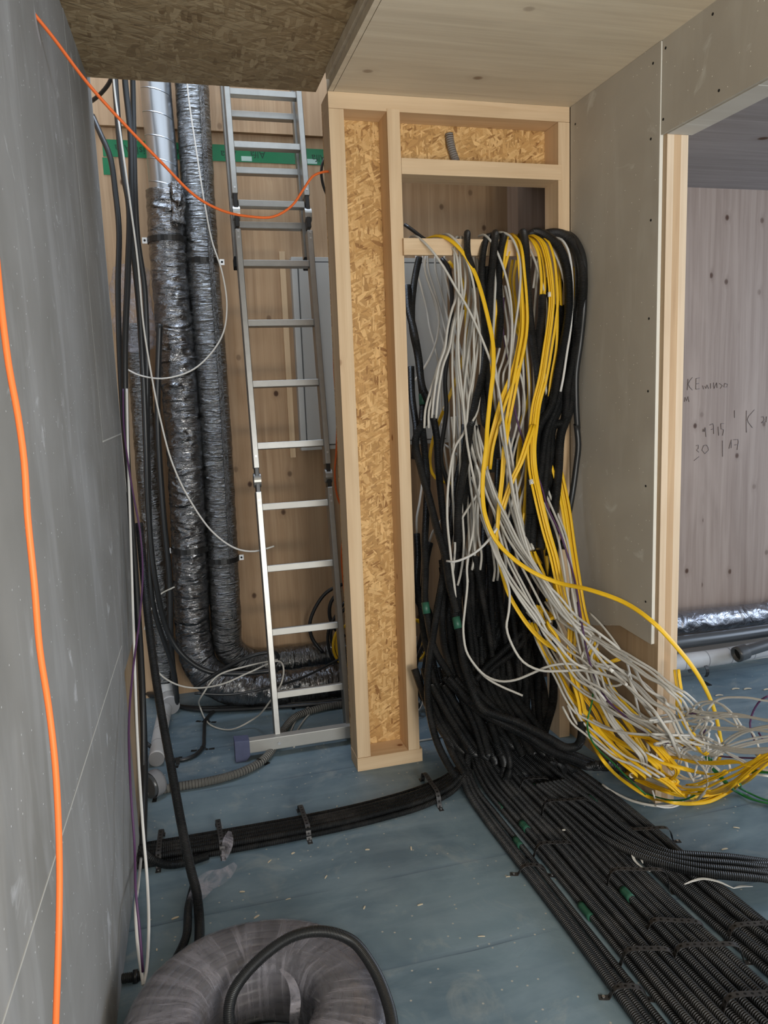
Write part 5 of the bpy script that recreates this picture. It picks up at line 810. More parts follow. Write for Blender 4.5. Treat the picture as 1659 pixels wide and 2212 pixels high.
   [(1.443,2.81,1.794),(1.499,2.8,1.799),(1.506,2.79,1.682),(1.492,2.77,1.56),(1.467,2.76,1.436),(1.404,2.73,1.331),(1.369,2.71,1.193),(1.319,2.67,1.036),(1.276,2.61,0.89)],
   [(1.488,2.811,1.797),(1.541,2.792,1.793),(1.541,2.786,1.671),(1.513,2.771,1.549),(1.477,2.761,1.427),(1.416,2.731,1.328),(1.393,2.711,1.196),(1.355,2.671,1.04),(1.314,2.611,0.892)]]),
 'K11': ('blackc', 0.0159, ('corrugated_conduit', 'conduit', 'open-ended black conduit swallowing two yellow cables', None),
  [[(1.407,2.765,1.849),(1.401,2.76,1.769),(1.39,2.76,1.698),(1.383,2.76,1.555),(1.399,2.76,1.41),(1.351,2.74,1.335),(1.351,2.73,1.227)]]),
 'K12': ('blackc', 0.0148, ('corrugated_conduit', 'conduit', 'open-ended black conduit swallowing a grey cable left of the middle', None),
  [[(1.194,2.785,1.955),(1.19,2.78,1.888),(1.186,2.78,1.796),(1.174,2.78,1.656),(1.166,2.78,1.515),(1.16,2.76,1.372),(1.18,2.75,1.342),(1.179,2.74,1.182)]]),
 'K13': ('blackc', 0.0138, ('corrugated_conduit', 'conduit', 'open-ended black conduit low on the right, holding a thin grey cable', None),
  [[(1.42,2.75,1.36),(1.417,2.74,1.361),(1.417,2.73,1.277),(1.418,2.72,1.169),(1.419,2.7,1.033),(1.414,2.68,0.898),(1.374,2.64,0.77)]]),
 'K14': ('blackc', 0.0106, ('corrugated_conduit', 'conduit', 'thin black conduit standing behind the thick yellow bundle', 'thin conduits behind the yellow bundle'),
  [[(1.45,2.8,1.919),(1.447,2.8,1.863),(1.433,2.8,1.701),(1.427,2.8,1.555),(1.4,2.78,1.409),(1.365,2.76,1.333),(1.32,2.72,1.175)],
   [(1.51,2.814,1.915),(1.506,2.814,1.858),(1.485,2.814,1.697),(1.469,2.814,1.555),(1.435,2.794,1.412),(1.4,2.774,1.338),(1.361,2.734,1.178)]]),
 'K15': ('black', 0.0074, ('black_pipe', 'conduit', 'short smooth black pipe entering the opening above the left end of the rail', None),
  [[(0.931,2.98,2.143),(0.956,2.95,2.114),(0.986,2.92,2.08),(0.996,2.92,2.076)]]),
 'K16': ('blackc', 0.0138, ('corrugated_conduit', 'conduit', 'black conduit bulging left in front of the cabinet and running down to the floor', None),
  [[(0.992,3,2.022),(0.968,2.98,1.954),(0.949,2.96,1.885),(0.939,2.95,1.817),(0.936,2.94,1.744),(0.95,2.93,1.646),(0.957,2.92,1.549),(0.957,2.9,1.451),(0.945,2.88,1.393),(0.946,2.86,1.268),(0.945,2.84,1.16),(0.931,2.82,1.026),(0.916,2.8,0.92),(0.909,2.78,0.813),(0.893,2.75,0.711),(0.894,2.72,0.62),(0.901,2.68,0.531),(0.938,2.62,0.441),(0.981,2.56,0.359),(1.055,2.5,0.29)]]),
 'K17': ('blackc', 0.0148, ('corrugated_conduit', 'conduit', 'black ridged conduit crossing down to the low U bend by the right post', None),
  [[(0.927,2.96,1.913),(0.928,2.95,1.817),(0.94,2.93,1.729),(0.952,2.92,1.631),(0.955,2.9,1.524),(0.972,2.86,1.426),(0.904,2.84,1.32),(0.91,2.8,1.204),(0.927,2.76,1.089),(0.939,2.72,0.986),(0.955,2.68,0.884),(0.962,2.66,0.78),(0.98,2.64,0.675),(0.976,2.66,0.693),(0.982,2.62,0.6),(0.981,2.58,0.499),(0.988,2.52,0.416),(0.998,2.44,0.366),(1.045,2.4,0.349),(1.091,2.36,0.338),(1.136,2.32,0.317),(1.185,2.28,0.291),(1.233,2.26,0.263),(1.276,2.26,0.264),(1.292,2.26,0.298),(1.3,2.28,0.339)]]),
 'K18': ('blackc', 0.0138, ('corrugated_conduit', 'conduit', 'open-ended black conduit holding the grey cables that swing left', None),
  [[(1.003,2.9,1.395),(0.987,2.86,1.391),(0.99,2.84,1.321),(0.986,2.82,1.214),(0.989,2.8,1.079),(0.986,2.76,0.948),(0.962,2.72,0.821),(0.923,2.7,0.665),(0.883,2.68,0.495),(0.864,2.66,0.393),(0.856,2.62,0.298),(0.868,2.58,0.202),(0.89,2.54,0.134),(0.913,2.5,0.089)]]),
 'K19': ('black', 0.0095, ('black_pipe', 'conduit', 'smooth black pipe arching down right of the white cabinet', None),
  [[(1.121,3.1,2.038),(1.14,3.08,2.005),(1.143,3.05,1.926),(1.136,3.03,1.824),(1.107,3,1.672),(1.081,2.98,1.547),(1.072,2.95,1.421),(1.026,2.9,1.233),(1.033,2.86,1.153),(1.049,2.8,1.02)]]),
 'K20': ('blackc', 0.0138, ('corrugated_conduit', 'conduit', 'black conduit tight against the second timber stud at mid height', None),
  [[(0.938,2.98,1.6),(0.933,2.96,1.476),(0.939,2.94,1.348),(0.915,2.9,1.24)]]),
 'K21': ('blackc', 0.0138, ('corrugated_conduit', 'conduit', 'leftmost open-ended black conduit, cut off low beside the second stud', None),
  [[(0.922,2.92,0.934),(0.917,2.9,0.844),(0.904,2.88,0.735),(0.906,2.84,0.629),(0.906,2.8,0.51),(0.931,2.76,0.404),(0.937,2.72,0.303),(0.954,2.68,0.201),(0.97,2.62,0.111),(0.985,2.56,0.057)]]),
 'K22': ('blackc', 0.0138, ('corrugated_conduit', 'conduit', 'second open-ended black conduit cut off low beside the stud', None),
  [[(0.977,2.92,0.89),(0.956,2.9,0.841),(0.934,2.88,0.732),(0.917,2.84,0.612),(0.924,2.8,0.507),(0.928,2.74,0.354),(0.923,2.7,0.255),(0.929,2.66,0.185),(0.94,2.6,0.125),(0.961,2.54,0.077)]]),
 'K23': ('blackc', 0.0148, ('corrugated_conduit', 'conduit', 'black conduit rising in the left of the dense lower mass', 'lower mass, left conduits'),
  [[(1.09,2.8,1.367),(1.067,2.78,1.239),(1.038,2.77,1.134),(1.014,2.76,1.001),(0.99,2.75,0.895),(0.972,2.74,0.76),(0.95,2.72,0.629),(0.951,2.7,0.524),(0.961,2.64,0.431),(0.981,2.58,0.34),(1,2.52,0.263),(1.015,2.48,0.169)],
   [(1.125,2.787,1.362),(1.103,2.767,1.236),(1.074,2.757,1.132),(1.049,2.747,1.001),(1.024,2.737,0.896),(1.003,2.727,0.764),(0.977,2.707,0.634),(0.976,2.687,0.531),(0.982,2.627,0.439),(0.999,2.567,0.349),(1.016,2.507,0.272),(1.029,2.467,0.178)],
   [(1.143,2.802,1.364),(1.121,2.782,1.238),(1.092,2.772,1.133),(1.07,2.762,1),(1.05,2.752,0.894),(1.034,2.742,0.759),(1.015,2.722,0.626),(1.02,2.702,0.519),(1.03,2.642,0.424),(1.05,2.582,0.331),(1.068,2.522,0.251),(1.081,2.482,0.155)]]),
 'K24': ('blackc', 0.0148, ('corrugated_conduit', 'conduit', 'black conduit rising in the middle of the dense lower mass', 'lower mass, middle conduits'),
  [[(1.189,2.82,1.23),(1.171,2.8,1.066),(1.154,2.78,0.903),(1.131,2.76,0.739),(1.107,2.74,0.576),(1.089,2.7,0.461),(1.094,2.66,0.36),(1.113,2.6,0.29),(1.138,2.54,0.232),(1.181,2.5,0.131)],
   [(1.243,2.825,1.221),(1.224,2.805,1.055),(1.201,2.785,0.89),(1.172,2.765,0.727),(1.142,2.745,0.565),(1.119,2.705,0.452),(1.122,2.665,0.354),(1.142,2.605,0.286),(1.17,2.545,0.23),(1.219,2.505,0.13)]]),
 'K25': ('blackc', 0.0138, ('corrugated_conduit', 'conduit', 'black conduit in the right half of the dense lower mass', 'lower mass, right conduits'),
  [[(1.274,2.84,1.307),(1.281,2.82,1.112),(1.281,2.8,0.916),(1.264,2.78,0.75),(1.235,2.76,0.614),(1.167,2.72,0.502),(1.135,2.68,0.347),(1.143,2.62,0.255),(1.173,2.56,0.162)],
   [(1.314,2.849,1.302),(1.324,2.829,1.104),(1.33,2.809,0.906),(1.318,2.789,0.739),(1.292,2.769,0.604),(1.222,2.729,0.494),(1.185,2.689,0.341),(1.186,2.629,0.25),(1.212,2.569,0.156)]]),
 'K26': ('blackc', 0.0138, ('corrugated_conduit', 'conduit', 'black conduit hanging in the group in front of the right timber post', 'conduits before the right post'),
  [[(1.315,2.74,0.867),(1.357,2.74,0.778),(1.382,2.73,0.692),(1.352,2.72,0.582),(1.31,2.7,0.491),(1.281,2.68,0.327),(1.282,2.66,0.217),(1.297,2.64,0.165)],
   [(1.369,2.749,0.871),(1.394,2.749,0.779),(1.41,2.739,0.685),(1.39,2.729,0.567),(1.365,2.709,0.471),(1.342,2.689,0.311),(1.333,2.669,0.21),(1.33,2.649,0.165)]]),
 'K27': ('blackc', 0.0127, ('corrugated_conduit', 'conduit', 'thin black conduit slanting left behind the two big grey loops', 'upper slanting conduits'),
  [[(1.253,2.76,0.636),(1.187,2.75,0.566),(1.134,2.74,0.5),(1.112,2.72,0.44)],
   [(1.271,2.742,0.645),(1.22,2.732,0.566),(1.163,2.722,0.496),(1.128,2.702,0.441)]]),
 'K28': ('blackc', 0.0127, ('corrugated_conduit', 'conduit', 'thin black conduit slanting left through the right big grey loop', 'lower slanting conduits'),
  [[(1.313,2.7,0.565),(1.237,2.68,0.523),(1.168,2.66,0.481),(1.1,2.64,0.446),(1.045,2.62,0.404)],
   [(1.342,2.699,0.562),(1.275,2.679,0.515),(1.21,2.659,0.472),(1.135,2.639,0.442),(1.072,2.619,0.406)]]),
 'K29': ('blackc', 0.0138, ('corrugated_conduit', 'conduit', 'short black conduit leaning over the gap in front of the floor', None),
  [[(1.289,2.68,0.349),(1.27,2.68,0.293),(1.23,2.66,0.243)]]),
 'K30': ('blackc', 0.0138, ('corrugated_conduit', 'conduit', 'black conduit running right to an open end under the cable pile', 'conduits ending under the pile'),
  [[(0.919,2.62,0.433),(0.975,2.58,0.363),(1.02,2.5,0.322),(1.067,2.42,0.306),(1.12,2.36,0.281),(1.181,2.32,0.237),(1.241,2.28,0.214),(1.3,2.24,0.192),(1.314,2.2,0.214),(1.544,2.493,0.029),(1.544,2.434,0.036)],
   [(0.928,2.602,0.437),(0.984,2.562,0.366),(1.03,2.482,0.324),(1.079,2.402,0.307),(1.134,2.342,0.282),(1.198,2.302,0.238),(1.26,2.262,0.215),(1.32,2.222,0.195),(1.334,2.182,0.218),(1.544,2.438,0.047),(1.544,2.385,0.054)],
   [(0.956,2.61,0.427),(1.016,2.57,0.356),(1.065,2.49,0.315),(1.116,2.41,0.3),(1.17,2.35,0.278),(1.229,2.31,0.236),(1.284,2.27,0.216),(1.337,2.23,0.196),(1.347,2.19,0.217),(1.544,2.424,0.047),(1.544,2.362,0.054)],
   [(0.994,2.614,0.428),(1.049,2.574,0.357),(1.09,2.494,0.316),(1.134,2.414,0.299),(1.184,2.354,0.273),(1.243,2.314,0.228),(1.302,2.274,0.204),(1.361,2.234,0.181),(1.376,2.194,0.203),(1.544,2.375,0.057),(1.544,2.317,0.065)]]),
 'K31': ('blackc', 0.0148, ('corrugated_conduit', 'conduit', 'black conduit fanning down on the left side of the foot of the mass', 'left fan at the foot'),
  [[(0.842,2.75,0.431),(0.867,2.7,0.321),(0.892,2.66,0.248),(0.925,2.6,0.184),(1.028,2.726,0.06),(1.049,2.661,0.04)],
   [(0.88,2.749,0.431),(0.897,2.699,0.323),(0.911,2.659,0.249),(0.943,2.599,0.179),(1.042,2.682,0.062),(1.071,2.618,0.042)],
   [(0.901,2.734,0.434),(0.92,2.684,0.321),(0.936,2.644,0.245),(0.968,2.584,0.179),(1.06,2.656,0.063),(1.09,2.599,0.043)],
   [(0.941,2.768,0.416),(0.958,2.718,0.3),(0.975,2.678,0.223),(1.014,2.618,0.157),(1.086,2.633,0.065),(1.107,2.579,0.044)],
   [(0.957,2.737,0.418),(0.975,2.687,0.311),(0.992,2.647,0.242),(1.022,2.587,0.18),(1.093,2.616,0.066),(1.117,2.55,0.046)]]),
 'K32': ('blackc', 0.0148, ('corrugated_conduit', 'conduit', 'black conduit in the centre of the fan at the foot of the mass', 'centre fan at the foot'),
  [[(0.895,2.7,0.374),(0.921,2.62,0.299),(0.953,2.56,0.231),(0.973,2.5,0.188),(1.068,2.685,0.06),(1.037,2.639,0.04)],
   [(0.935,2.712,0.367),(0.945,2.632,0.298),(0.977,2.572,0.224),(1.012,2.512,0.17),(1.089,2.638,0.062),(1.05,2.613,0.042)],
   [(0.938,2.682,0.373),(0.973,2.602,0.294),(1.009,2.542,0.227),(1.02,2.482,0.192),(1.098,2.635,0.063),(1.071,2.583,0.043)],
   [(0.988,2.711,0.361),(1.02,2.631,0.28),(1.048,2.571,0.206),(1.057,2.511,0.163),(1.105,2.59,0.065),(1.082,2.556,0.044)],
   [(0.999,2.684,0.367),(1.024,2.604,0.293),(1.062,2.544,0.22),(1.08,2.484,0.175),(1.129,2.561,0.066),(1.101,2.527,0.046)],
   [(1.038,2.701,0.353),(1.07,2.621,0.28),(1.102,2.561,0.212),(1.114,2.501,0.168),(1.144,2.537,0.067),(1.109,2.491,0.048)]]),
 'K33': ('blackc', 0.0148, ('corrugated_conduit', 'conduit', 'black conduit on the right side of the fan at the foot of the mass', 'right fan at the foot'),
  [[(1.038,2.72,0.404),(1.068,2.64,0.315),(1.099,2.58,0.249),(1.129,2.52,0.187),(1.268,2.693,0.05),(1.286,2.619,0.04)],
   [(1.063,2.724,0.398),(1.101,2.644,0.303),(1.142,2.584,0.236),(1.17,2.524,0.178),(1.286,2.668,0.052),(1.301,2.599,0.042)],
   [(1.102,2.734,0.398),(1.13,2.654,0.304),(1.176,2.594,0.228),(1.212,2.534,0.16),(1.299,2.62,0.053),(1.315,2.566,0.043)],
   [(1.15,2.728,0.391),(1.166,2.648,0.296),(1.194,2.588,0.226),(1.236,2.528,0.164),(1.33,2.595,0.054),(1.336,2.529,0.044)],
   [(1.171,2.717,0.383),(1.192,2.637,0.294),(1.225,2.577,0.231),(1.263,2.517,0.17),(1.346,2.562,0.056),(1.352,2.488,0.046)],
   [(1.195,2.719,0.377),(1.229,2.639,0.285),(1.267,2.579,0.219),(1.301,2.519,0.158),(1.364,2.524,0.058),(1.379,2.463,0.047)]]),
 'K34': ('blackc', 0.0148, ('corrugated_conduit', 'conduit', 'short black conduit length bridging onto the floor run', 'bridging conduits at the foot'),
  [[(1.127,2.799,0.08),(1.165,2.744,0.05),(1.16,2.664,0.04),(1.133,2.577,0.034)],
   [(1.149,2.747,0.081),(1.187,2.698,0.052),(1.175,2.638,0.042),(1.15,2.558,0.036)],
   [(1.153,2.715,0.083),(1.211,2.667,0.053),(1.197,2.611,0.043),(1.165,2.511,0.037)],
   [(1.185,2.695,0.085),(1.23,2.642,0.054),(1.202,2.556,0.044),(1.193,2.48,0.038)]]),
 'DSP': ('spiral', 0.0660, ('part', '', '', None),
  [[(0.051,3.74,3.103),(0.045,3.74,2.859),(0.048,3.73,2.588),(0.048,3.72,2.39)]]),
 'DF1': ('foil', 0.0820, ('insulated_duct', 'duct', 'wide crinkled foil duct that turns and runs along the floor nearest the ladder foot', None),
  [[(0.051,3.72,2.42),(0.045,3.72,2.212),(0.045,3.72,1.949),(0.048,3.72,1.638),(0.051,3.72,1.319),(0.043,3.72,0.991),(0.032,3.73,0.653),(0.025,3.74,0.373),(0.05,3.72,0.211),(0.141,3.68,0.123),(0.315,3.645,0.083),(0.544,3.636,0.083),(0.828,3.635,0.083),(1.026,3.642,0.083)]]),
 'DF2': ('foil', 0.0730, ('insulated_duct', 'duct', 'foil duct with a seam strip nearest the ladder, turning behind the wide one', None),
  [[(0.205,3.74,3.116),(0.2,3.74,2.869),(0.195,3.73,2.515),(0.191,3.72,2.133),(0.195,3.72,1.74),(0.195,3.72,1.311),(0.191,3.73,0.866),(0.185,3.74,0.448),(0.192,3.78,0.269),(0.294,3.84,0.157),(0.534,3.85,0.14),(0.832,3.85,0.145),(1.09,3.85,0.146)]]),
 'DF3': ('foil', 0.0500, ('insulated_duct', 'duct', 'narrow foil duct at the left of the shaft with a white lower end', None),
  [[(-0.128,3.82,1.858),(-0.127,3.82,1.54),(-0.131,3.82,1.103),(-0.13,3.82,0.764),(-0.132,3.82,0.462),(-0.13,3.82,0.297),(-0.13,3.82,0.129)]]),
 'DW3': ('wpipe', 0.0450, ('part', '', '', None),
  [[(-0.128,3.82,0.148),(-0.122,3.82,0.055),(-0.11,3.686,0.046)]]),
 'BAG': ('film', 0.0800, ('plastic_wrap', 'plastic', 'crumpled translucent plastic wrapped round the top of the narrow foil duct', None),
  [[(-0.124,3.74,2.083),(-0.128,3.72,1.97),(-0.124,3.72,1.849),(-0.123,3.76,1.759)]]),
 'SLP': ('wpipe', 0.0320, ('drain_pipe', 'pipe', 'pale pipe lying on the floor below the narrow duct at the left wall', None),
  [[(-0.134,3.698,0.033),(-0.153,3.432,0.033),(-0.167,3.155,0.033)]]),
 'RNG': ('dpipe', 0.0460, ('pipe_stub', 'pipe', 'short round pipe opening at the foot of the left wall', None),
  [[(-0.195,2.897,0.047),(-0.163,2.923,0.047)]]),
 'CR': ('gcorr', 0.0170, ('grey_corrugated_pipe', 'pipe', 'grey corrugated pipe curving across the floor under the ladder foot', None),
  [[(-0.198,2.91,0.018),(-0.091,2.917,0.018),(0.032,2.92,0.018),(0.142,2.944,0.018),(0.241,3.007,0.018),(0.326,3.146,0.018),(0.374,3.274,0.018),(0.458,3.413,0.018),(0.579,3.47,0.018),(0.741,3.481,0.018),(0.982,3.502,0.018)]]),
 'FB1': ('black', 0.0110, ('black_cable', 'cable', 'black cable clamped across the floor in front of the foil ducts', 'black cables in front of the ducts'),
  [[(-0.249,3.996,0.012),(-0.166,3.86,0.04),(-0.09,3.778,0.012),(0.008,3.7,0.012),(0.204,3.639,0.012),(0.47,3.588,0.012),(0.74,3.548,0.012),(0.975,3.535,0.012)],
   [(-0.214,3.944,0.014),(-0.132,3.809,0.042),(-0.059,3.732,0.014),(0.036,3.659,0.014),(0.23,3.6,0.014),(0.495,3.548,0.014),(0.765,3.504,0.014),(0.997,3.489,0.014)]]),
 'FB2': ('black', 0.0090, ('black_cable', 'cable', 'thin black conduit snaking in an S on the floor left of the ladder', None),
  [[(0.167,3.673,0.01),(0.098,3.639,0.01),(0.05,3.544,0.01),(0.034,3.366,0.01),(0.023,3.249,0.01),(-0.024,3.175,0.01),(-0.081,3.164,0.01),(-0.147,3.233,0.014),(-0.21,3.27,0.06)]]),
 'LB1': ('black', 0.0130, ('black_cable', 'cable', 'leftmost long black cable coming down from above, bowed against the left wall', None),
  [[(-0.111,3.55,2.957),(-0.116,3.52,2.796),(-0.116,3.45,2.552),(-0.109,3.4,2.398),(-0.098,3.35,2.263),(-0.124,3.3,1.988),(-0.156,3.25,1.698),(-0.181,3.2,1.264),(-0.18,3.1,0.909),(-0.183,2.95,0.489),(-0.191,2.8,0.187),(-0.202,2.539,0.014)]]),
 'LB2': ('black', 0.0120, ('black_cable', 'cable', 'black cable arching out from behind the top of the left wall', None),
  [[(-0.22,3.6,2.684),(-0.195,3.55,2.606),(-0.16,3.5,2.494),(-0.149,3.45,2.338),(-0.146,3.4,2.184),(-0.166,3.35,1.96),(-0.179,3.3,1.702),(-0.184,3.25,1.446),(-0.18,3.15,1.086),(-0.18,3.05,0.736),(-0.182,2.9,0.416),(-0.198,2.75,0.123),(-0.206,2.537,0.013)]]),
 'LB3': ('black', 0.0130, ('black_cable', 'cable', 'long black cable that drops from above and swings right over the duct bends', None),
  [[(-0.073,3.55,2.96),(-0.078,3.55,2.809),(-0.073,3.5,2.588),(-0.084,3.45,2.376),(-0.096,3.42,2.152),(-0.093,3.4,1.893),(-0.098,3.4,1.63),(-0.11,3.4,1.343),(-0.125,3.42,1.045),(-0.122,3.45,0.731),(-0.084,3.5,0.458),(-0.022,3.5,0.341),(0.076,3.5,0.261),(0.222,3.5,0.23),(0.395,3.5,0.225)]]),
 'LB4': ('black', 0.0120, ('black_cable', 'cable', 'black cable dropping from above nearest the bare spiral duct', None),
  [[(-0.041,3.6,2.983),(-0.049,3.6,2.821),(-0.062,3.55,2.586),(-0.074,3.5,2.352),(-0.078,3.5,2.168),(-0.067,3.5,1.98),(-0.078,3.5,1.712),(-0.1,3.5,1.437),(-0.124,3.5,1.034),(-0.142,3.5,0.616),(-0.079,3.6,0.247),(-0.077,3.7,0.047)]]),
 'LB5': ('black', 0.0140, ('black_cable', 'cable', 'black cable running down between the narrow and the wide foil duct', None),
  [[(-0.018,3.6,1.836),(-0.059,3.62,1.433),(-0.069,3.65,1.009),(-0.066,3.68,0.674),(-0.084,3.7,0.329),(-0.078,3.75,0.052)]]),
 'LB6': ('black', 0.0090, ('black_cable', 'cable', 'short dark cable slanting across the very top left of the shaft', None),
  [[(-0.224,3.7,2.776),(-0.188,3.65,2.785),(-0.151,3.6,2.805),(-0.126,3.55,2.824)]]),
 'LB7': ('black', 0.0090, ('black_cable', 'cable', 'black cable looping up over the duct bend to the ladder rail', None),
  [[(0.009,3.5,0.192),(0.095,3.48,0.244),(0.202,3.46,0.303),(0.309,3.45,0.332),(0.385,3.46,0.324),(0.398,3.5,0.275),(0.366,3.52,0.238)]]),
 'LB8': ('black', 0.0060, ('black_cable', 'cable', 'thin black cable rising to the right in front of the floor ducts', None),
  [[(0.007,3.45,0.183),(0.171,3.45,0.155),(0.342,3.45,0.164),(0.503,3.5,0.169),(0.73,3.6,0.21),(0.88,3.62,0.257)]]),
 'CD1': ('blackc', 0.0140, ('corrugated_conduit', 'conduit', 'black corrugated conduit slanting down from the left wall over the floor band to the coil', None),
  [[(-0.142,2.9,1.066),(-0.138,2.85,0.869),(-0.13,2.75,0.672),(-0.111,2.6,0.488),(-0.086,2.45,0.322),(-0.065,2.3,0.208),(-0.046,2.2,0.111),(-0.035,2.17,0.06),(-0.032,2.115,0.015),(-0.036,1.997,0.015),(-0.047,1.858,0.015)]]),
 'CD2': ('blackc', 0.0120, ('corrugated_conduit', 'conduit', 'short black conduit lying left of the slanting one just behind the wrapped coil', None),
  [[(-0.04,2.288,0.014),(-0.061,2.17,0.013),(-0.069,2.049,0.013),(-0.084,1.996,0.013),(-0.111,1.932,0.013)]]),
 'CD3': ('blackc', 0.0130, ('corrugated_conduit', 'conduit', 'black conduit bowing out of the front of the floor band near the left wall', None),
  [[(-0.207,2.527,0.014),(-0.173,2.419,0.04),(-0.124,2.41,0.014),(-0.059,2.403,0.014),(0.008,2.418,0.014)]]),
 'WH1': ('white', 0.0040, ('white_cable', 'cable', 'white cable dropping from above across the black ones to a free end by the ladder', None),
  [[(-0.11,3.4,2.895),(-0.117,3.4,2.751),(-0.106,3.35,2.522),(-0.092,3.3,2.286),(-0.081,3.3,2.059),(-0.079,3.3,1.809),(-0.066,3.3,1.626),(-0.045,3.3,1.439),(-0.01,3.3,1.246),(0.049,3.3,1.087),(0.134,3.3,0.942),(0.226,3.3,0.863),(0.304,3.3,0.844),(0.389,3.3,0.859)]]),
 'WH2': ('white', 0.0045, ('white_cable', 'cable', 'white cable down the left wall edge, looping back near the floor', None),
  [[(-0.149,3,1.55),(-0.161,2.9,1.286),(-0.168,2.8,1.05),(-0.177,2.6,0.692),(-0.178,2.4,0.455),(-0.17,2.2,0.285),(-0.164,2.1,0.171),(-0.16,1.95,0.121),(-0.167,1.85,0.079),(-0.174,1.82,0.069)]]),
 'WH3': ('white', 0.0045, ('white_cable', 'cable', 'white cable end rising from the low loop beside the purple cable', None),
  [[(-0.2,2.4,0.057),(-0.191,2.1,0.149),(-0.192,2,0.161),(-0.186,1.9,0.124),(-0.174,1.82,0.069)]]),
 'WH4': ('white', 0.0035, ('white_cable', 'cable', 'white cable forming a large hook across both foil ducts', None),
  [[(0.179,3.55,2.979),(0.169,3.5,2.789),(0.185,3.45,2.512),(0.2,3.4,2.3),(0.218,3.38,2.149),(0.249,3.35,2.015),(0.259,3.35,1.885),(0.236,3.35,1.772),(0.169,3.35,1.678),(0.089,3.35,1.619),(-0.024,3.35,1.593),(-0.114,3.35,1.61),(-0.158,3.35,1.634)]]),
 'WH5': ('grey', 0.0035, ('grey_cable', 'cable', 'short grey cable end curling out beside the narrow foil duct', None),
  [[(-0.188,3.5,0.492),(-0.155,3.5,0.575),(-0.11,3.5,0.644),(-0.043,3.5,0.674)]]),
 'WH6': ('grey', 0.0040, ('grey_cable', 'cable', 'grey cable making a ring on the floor in front of the duct bends', None),
  [[(-0.171,3.4,0.398),(-0.135,3.4,0.314),(-0.07,3.4,0.256),(0.01,3.4,0.227),(0.129,3.35,0.247),(0.254,3.35,0.286),(0.381,3.35,0.321),(0.398,3.3,0.31),(0.386,3.3,0.236),(0.317,3.25,0.167),(0.253,3.397,0.04),(0.157,3.397,0.008),(0.068,3.482,0.008),(0.03,3.644,0.03),(0.042,3.4,0.192),(0.113,3.4,0.27),(0.239,3.4,0.297),(0.392,3.45,0.293)]]),
 'WH7': ('grey', 0.0040, ('grey_cable', 'cable', 'grey cable curling on the floor behind the ladder foot', 'grey curls behind the ladder foot'),
  [[(0.755,3.603,0.005),(0.611,3.594,0.005),(0.5,3.486,0.005),(0.416,3.299,0.005),(0.389,3.161,0.005)],
   [(0.767,3.569,0.006),(0.636,3.568,0.006),(0.529,3.452,0.006),(0.432,3.259,0.006),(0.403,3.127,0.006)]]),
 'PU1': ('purple', 0.0035, ('purple_cable', 'cable', 'purple cable hanging down the left wall edge', None),
  [[(-0.162,3,1.55),(-0.168,2.95,1.401),(-0.153,2.85,1.207),(-0.136,2.8,1.047),(-0.136,2.75,0.924),(-0.15,2.6,0.801),(-0.177,2.45,0.664),(-0.19,2.3,0.56),(-0.185,2.1,0.455),(-0.18,2,0.334),(-0.178,1.9,0.279),(-0.173,1.85,0.197),(-0.172,1.82,0.104)]]),
 'OR1': ('orange', 0.0045, ('orange_cable', 'extension cord', 'orange cord slung from upper left across the ladder to the timber frame', None),
  [[(-0.279,2,2.446),(-0.253,2.05,2.415),(-0.205,2.1,2.366),(-0.139,2.2,2.3),(-0.06,2.3,2.238),(0.03,2.4,2.172),(0.119,2.5,2.111),(0.206,2.6,2.092),(0.304,2.7,2.098),(0.388,2.75,2.11),(0.459,2.78,2.154),(0.506,2.8,2.214),(0.545,2.82,2.264),(0.596,2.86,2.293),(0.643,2.92,2.309)]]),
 'OR2': ('orange', 0.0043, ('orange_cable', 'extension cord', 'orange cord hanging down in the foreground before the left wall', None),
  [[(-0.202,1.1,1.801),(-0.192,1.07,1.696),(-0.189,1.05,1.628),(-0.186,1.04,1.55),(-0.18,1.03,1.488),(-0.177,1.02,1.432),(-0.178,1.01,1.37),(-0.177,1,1.286),(-0.179,1,1.203),(-0.176,1,1.124),(-0.174,0.99,1.054),(-0.176,0.98,0.978),(-0.18,0.97,0.909),(-0.185,0.95,0.841),(-0.195,0.93,0.742),(-0.202,0.92,0.677)]]),
 'OR3': ('orange', 0.0050, ('orange_cable', 'extension cord', 'orange cord hanging behind the left edge of the frame in front of the cabinet', None),
  [[(0.798,3.7,2.55),(0.766,3.6,2.035),(0.744,3.55,1.612),(0.737,3.5,1.401),(0.725,3.5,1.23),(0.714,3.5,1.145),(0.72,3.5,1.036),(0.753,3.5,0.945)]]),
 'OR4': ('orange', 0.0050, ('orange_cable', 'extension cord', 'short orange cord length beside the lower ladder rail', None),
  [[(0.729,3.45,0.856),(0.718,3.45,0.758),(0.72,3.45,0.647),(0.729,3.45,0.511)]]),
 'BK1': ('black', 0.0060, ('black_cable', 'cable', 'black cable arc showing just behind the top left of the frame', None),
  [[(0.73,3.3,2.491),(0.69,3.3,2.463),(0.676,3.3,2.417),(0.681,3.3,2.362),(0.702,3.3,2.308)]]),
 'BC1': ('black', 0.0100, ('black_cable', 'cable', 'wide black cable loop on the back wall behind the ladder', None),
  [[(0.789,3.8,0.531),(0.702,3.8,0.496),(0.637,3.8,0.417),(0.606,3.8,0.334),(0.617,3.8,0.258),(0.665,3.78,0.184)]]),
 'BC2': ('black', 0.0100, ('black_cable', 'cable', 'smaller black cable loop inside the wide one behind the ladder', None),
  [[(0.755,3.7,0.527),(0.705,3.7,0.472),(0.694,3.7,0.401),(0.721,3.7,0.325),(0.768,3.7,0.283)]]),
 'BC3': ('black', 0.0080, ('black_cable', 'cable', 'black cable in the bunch hanging behind the lower ladder rail', 'black bunch behind the ladder rail'),
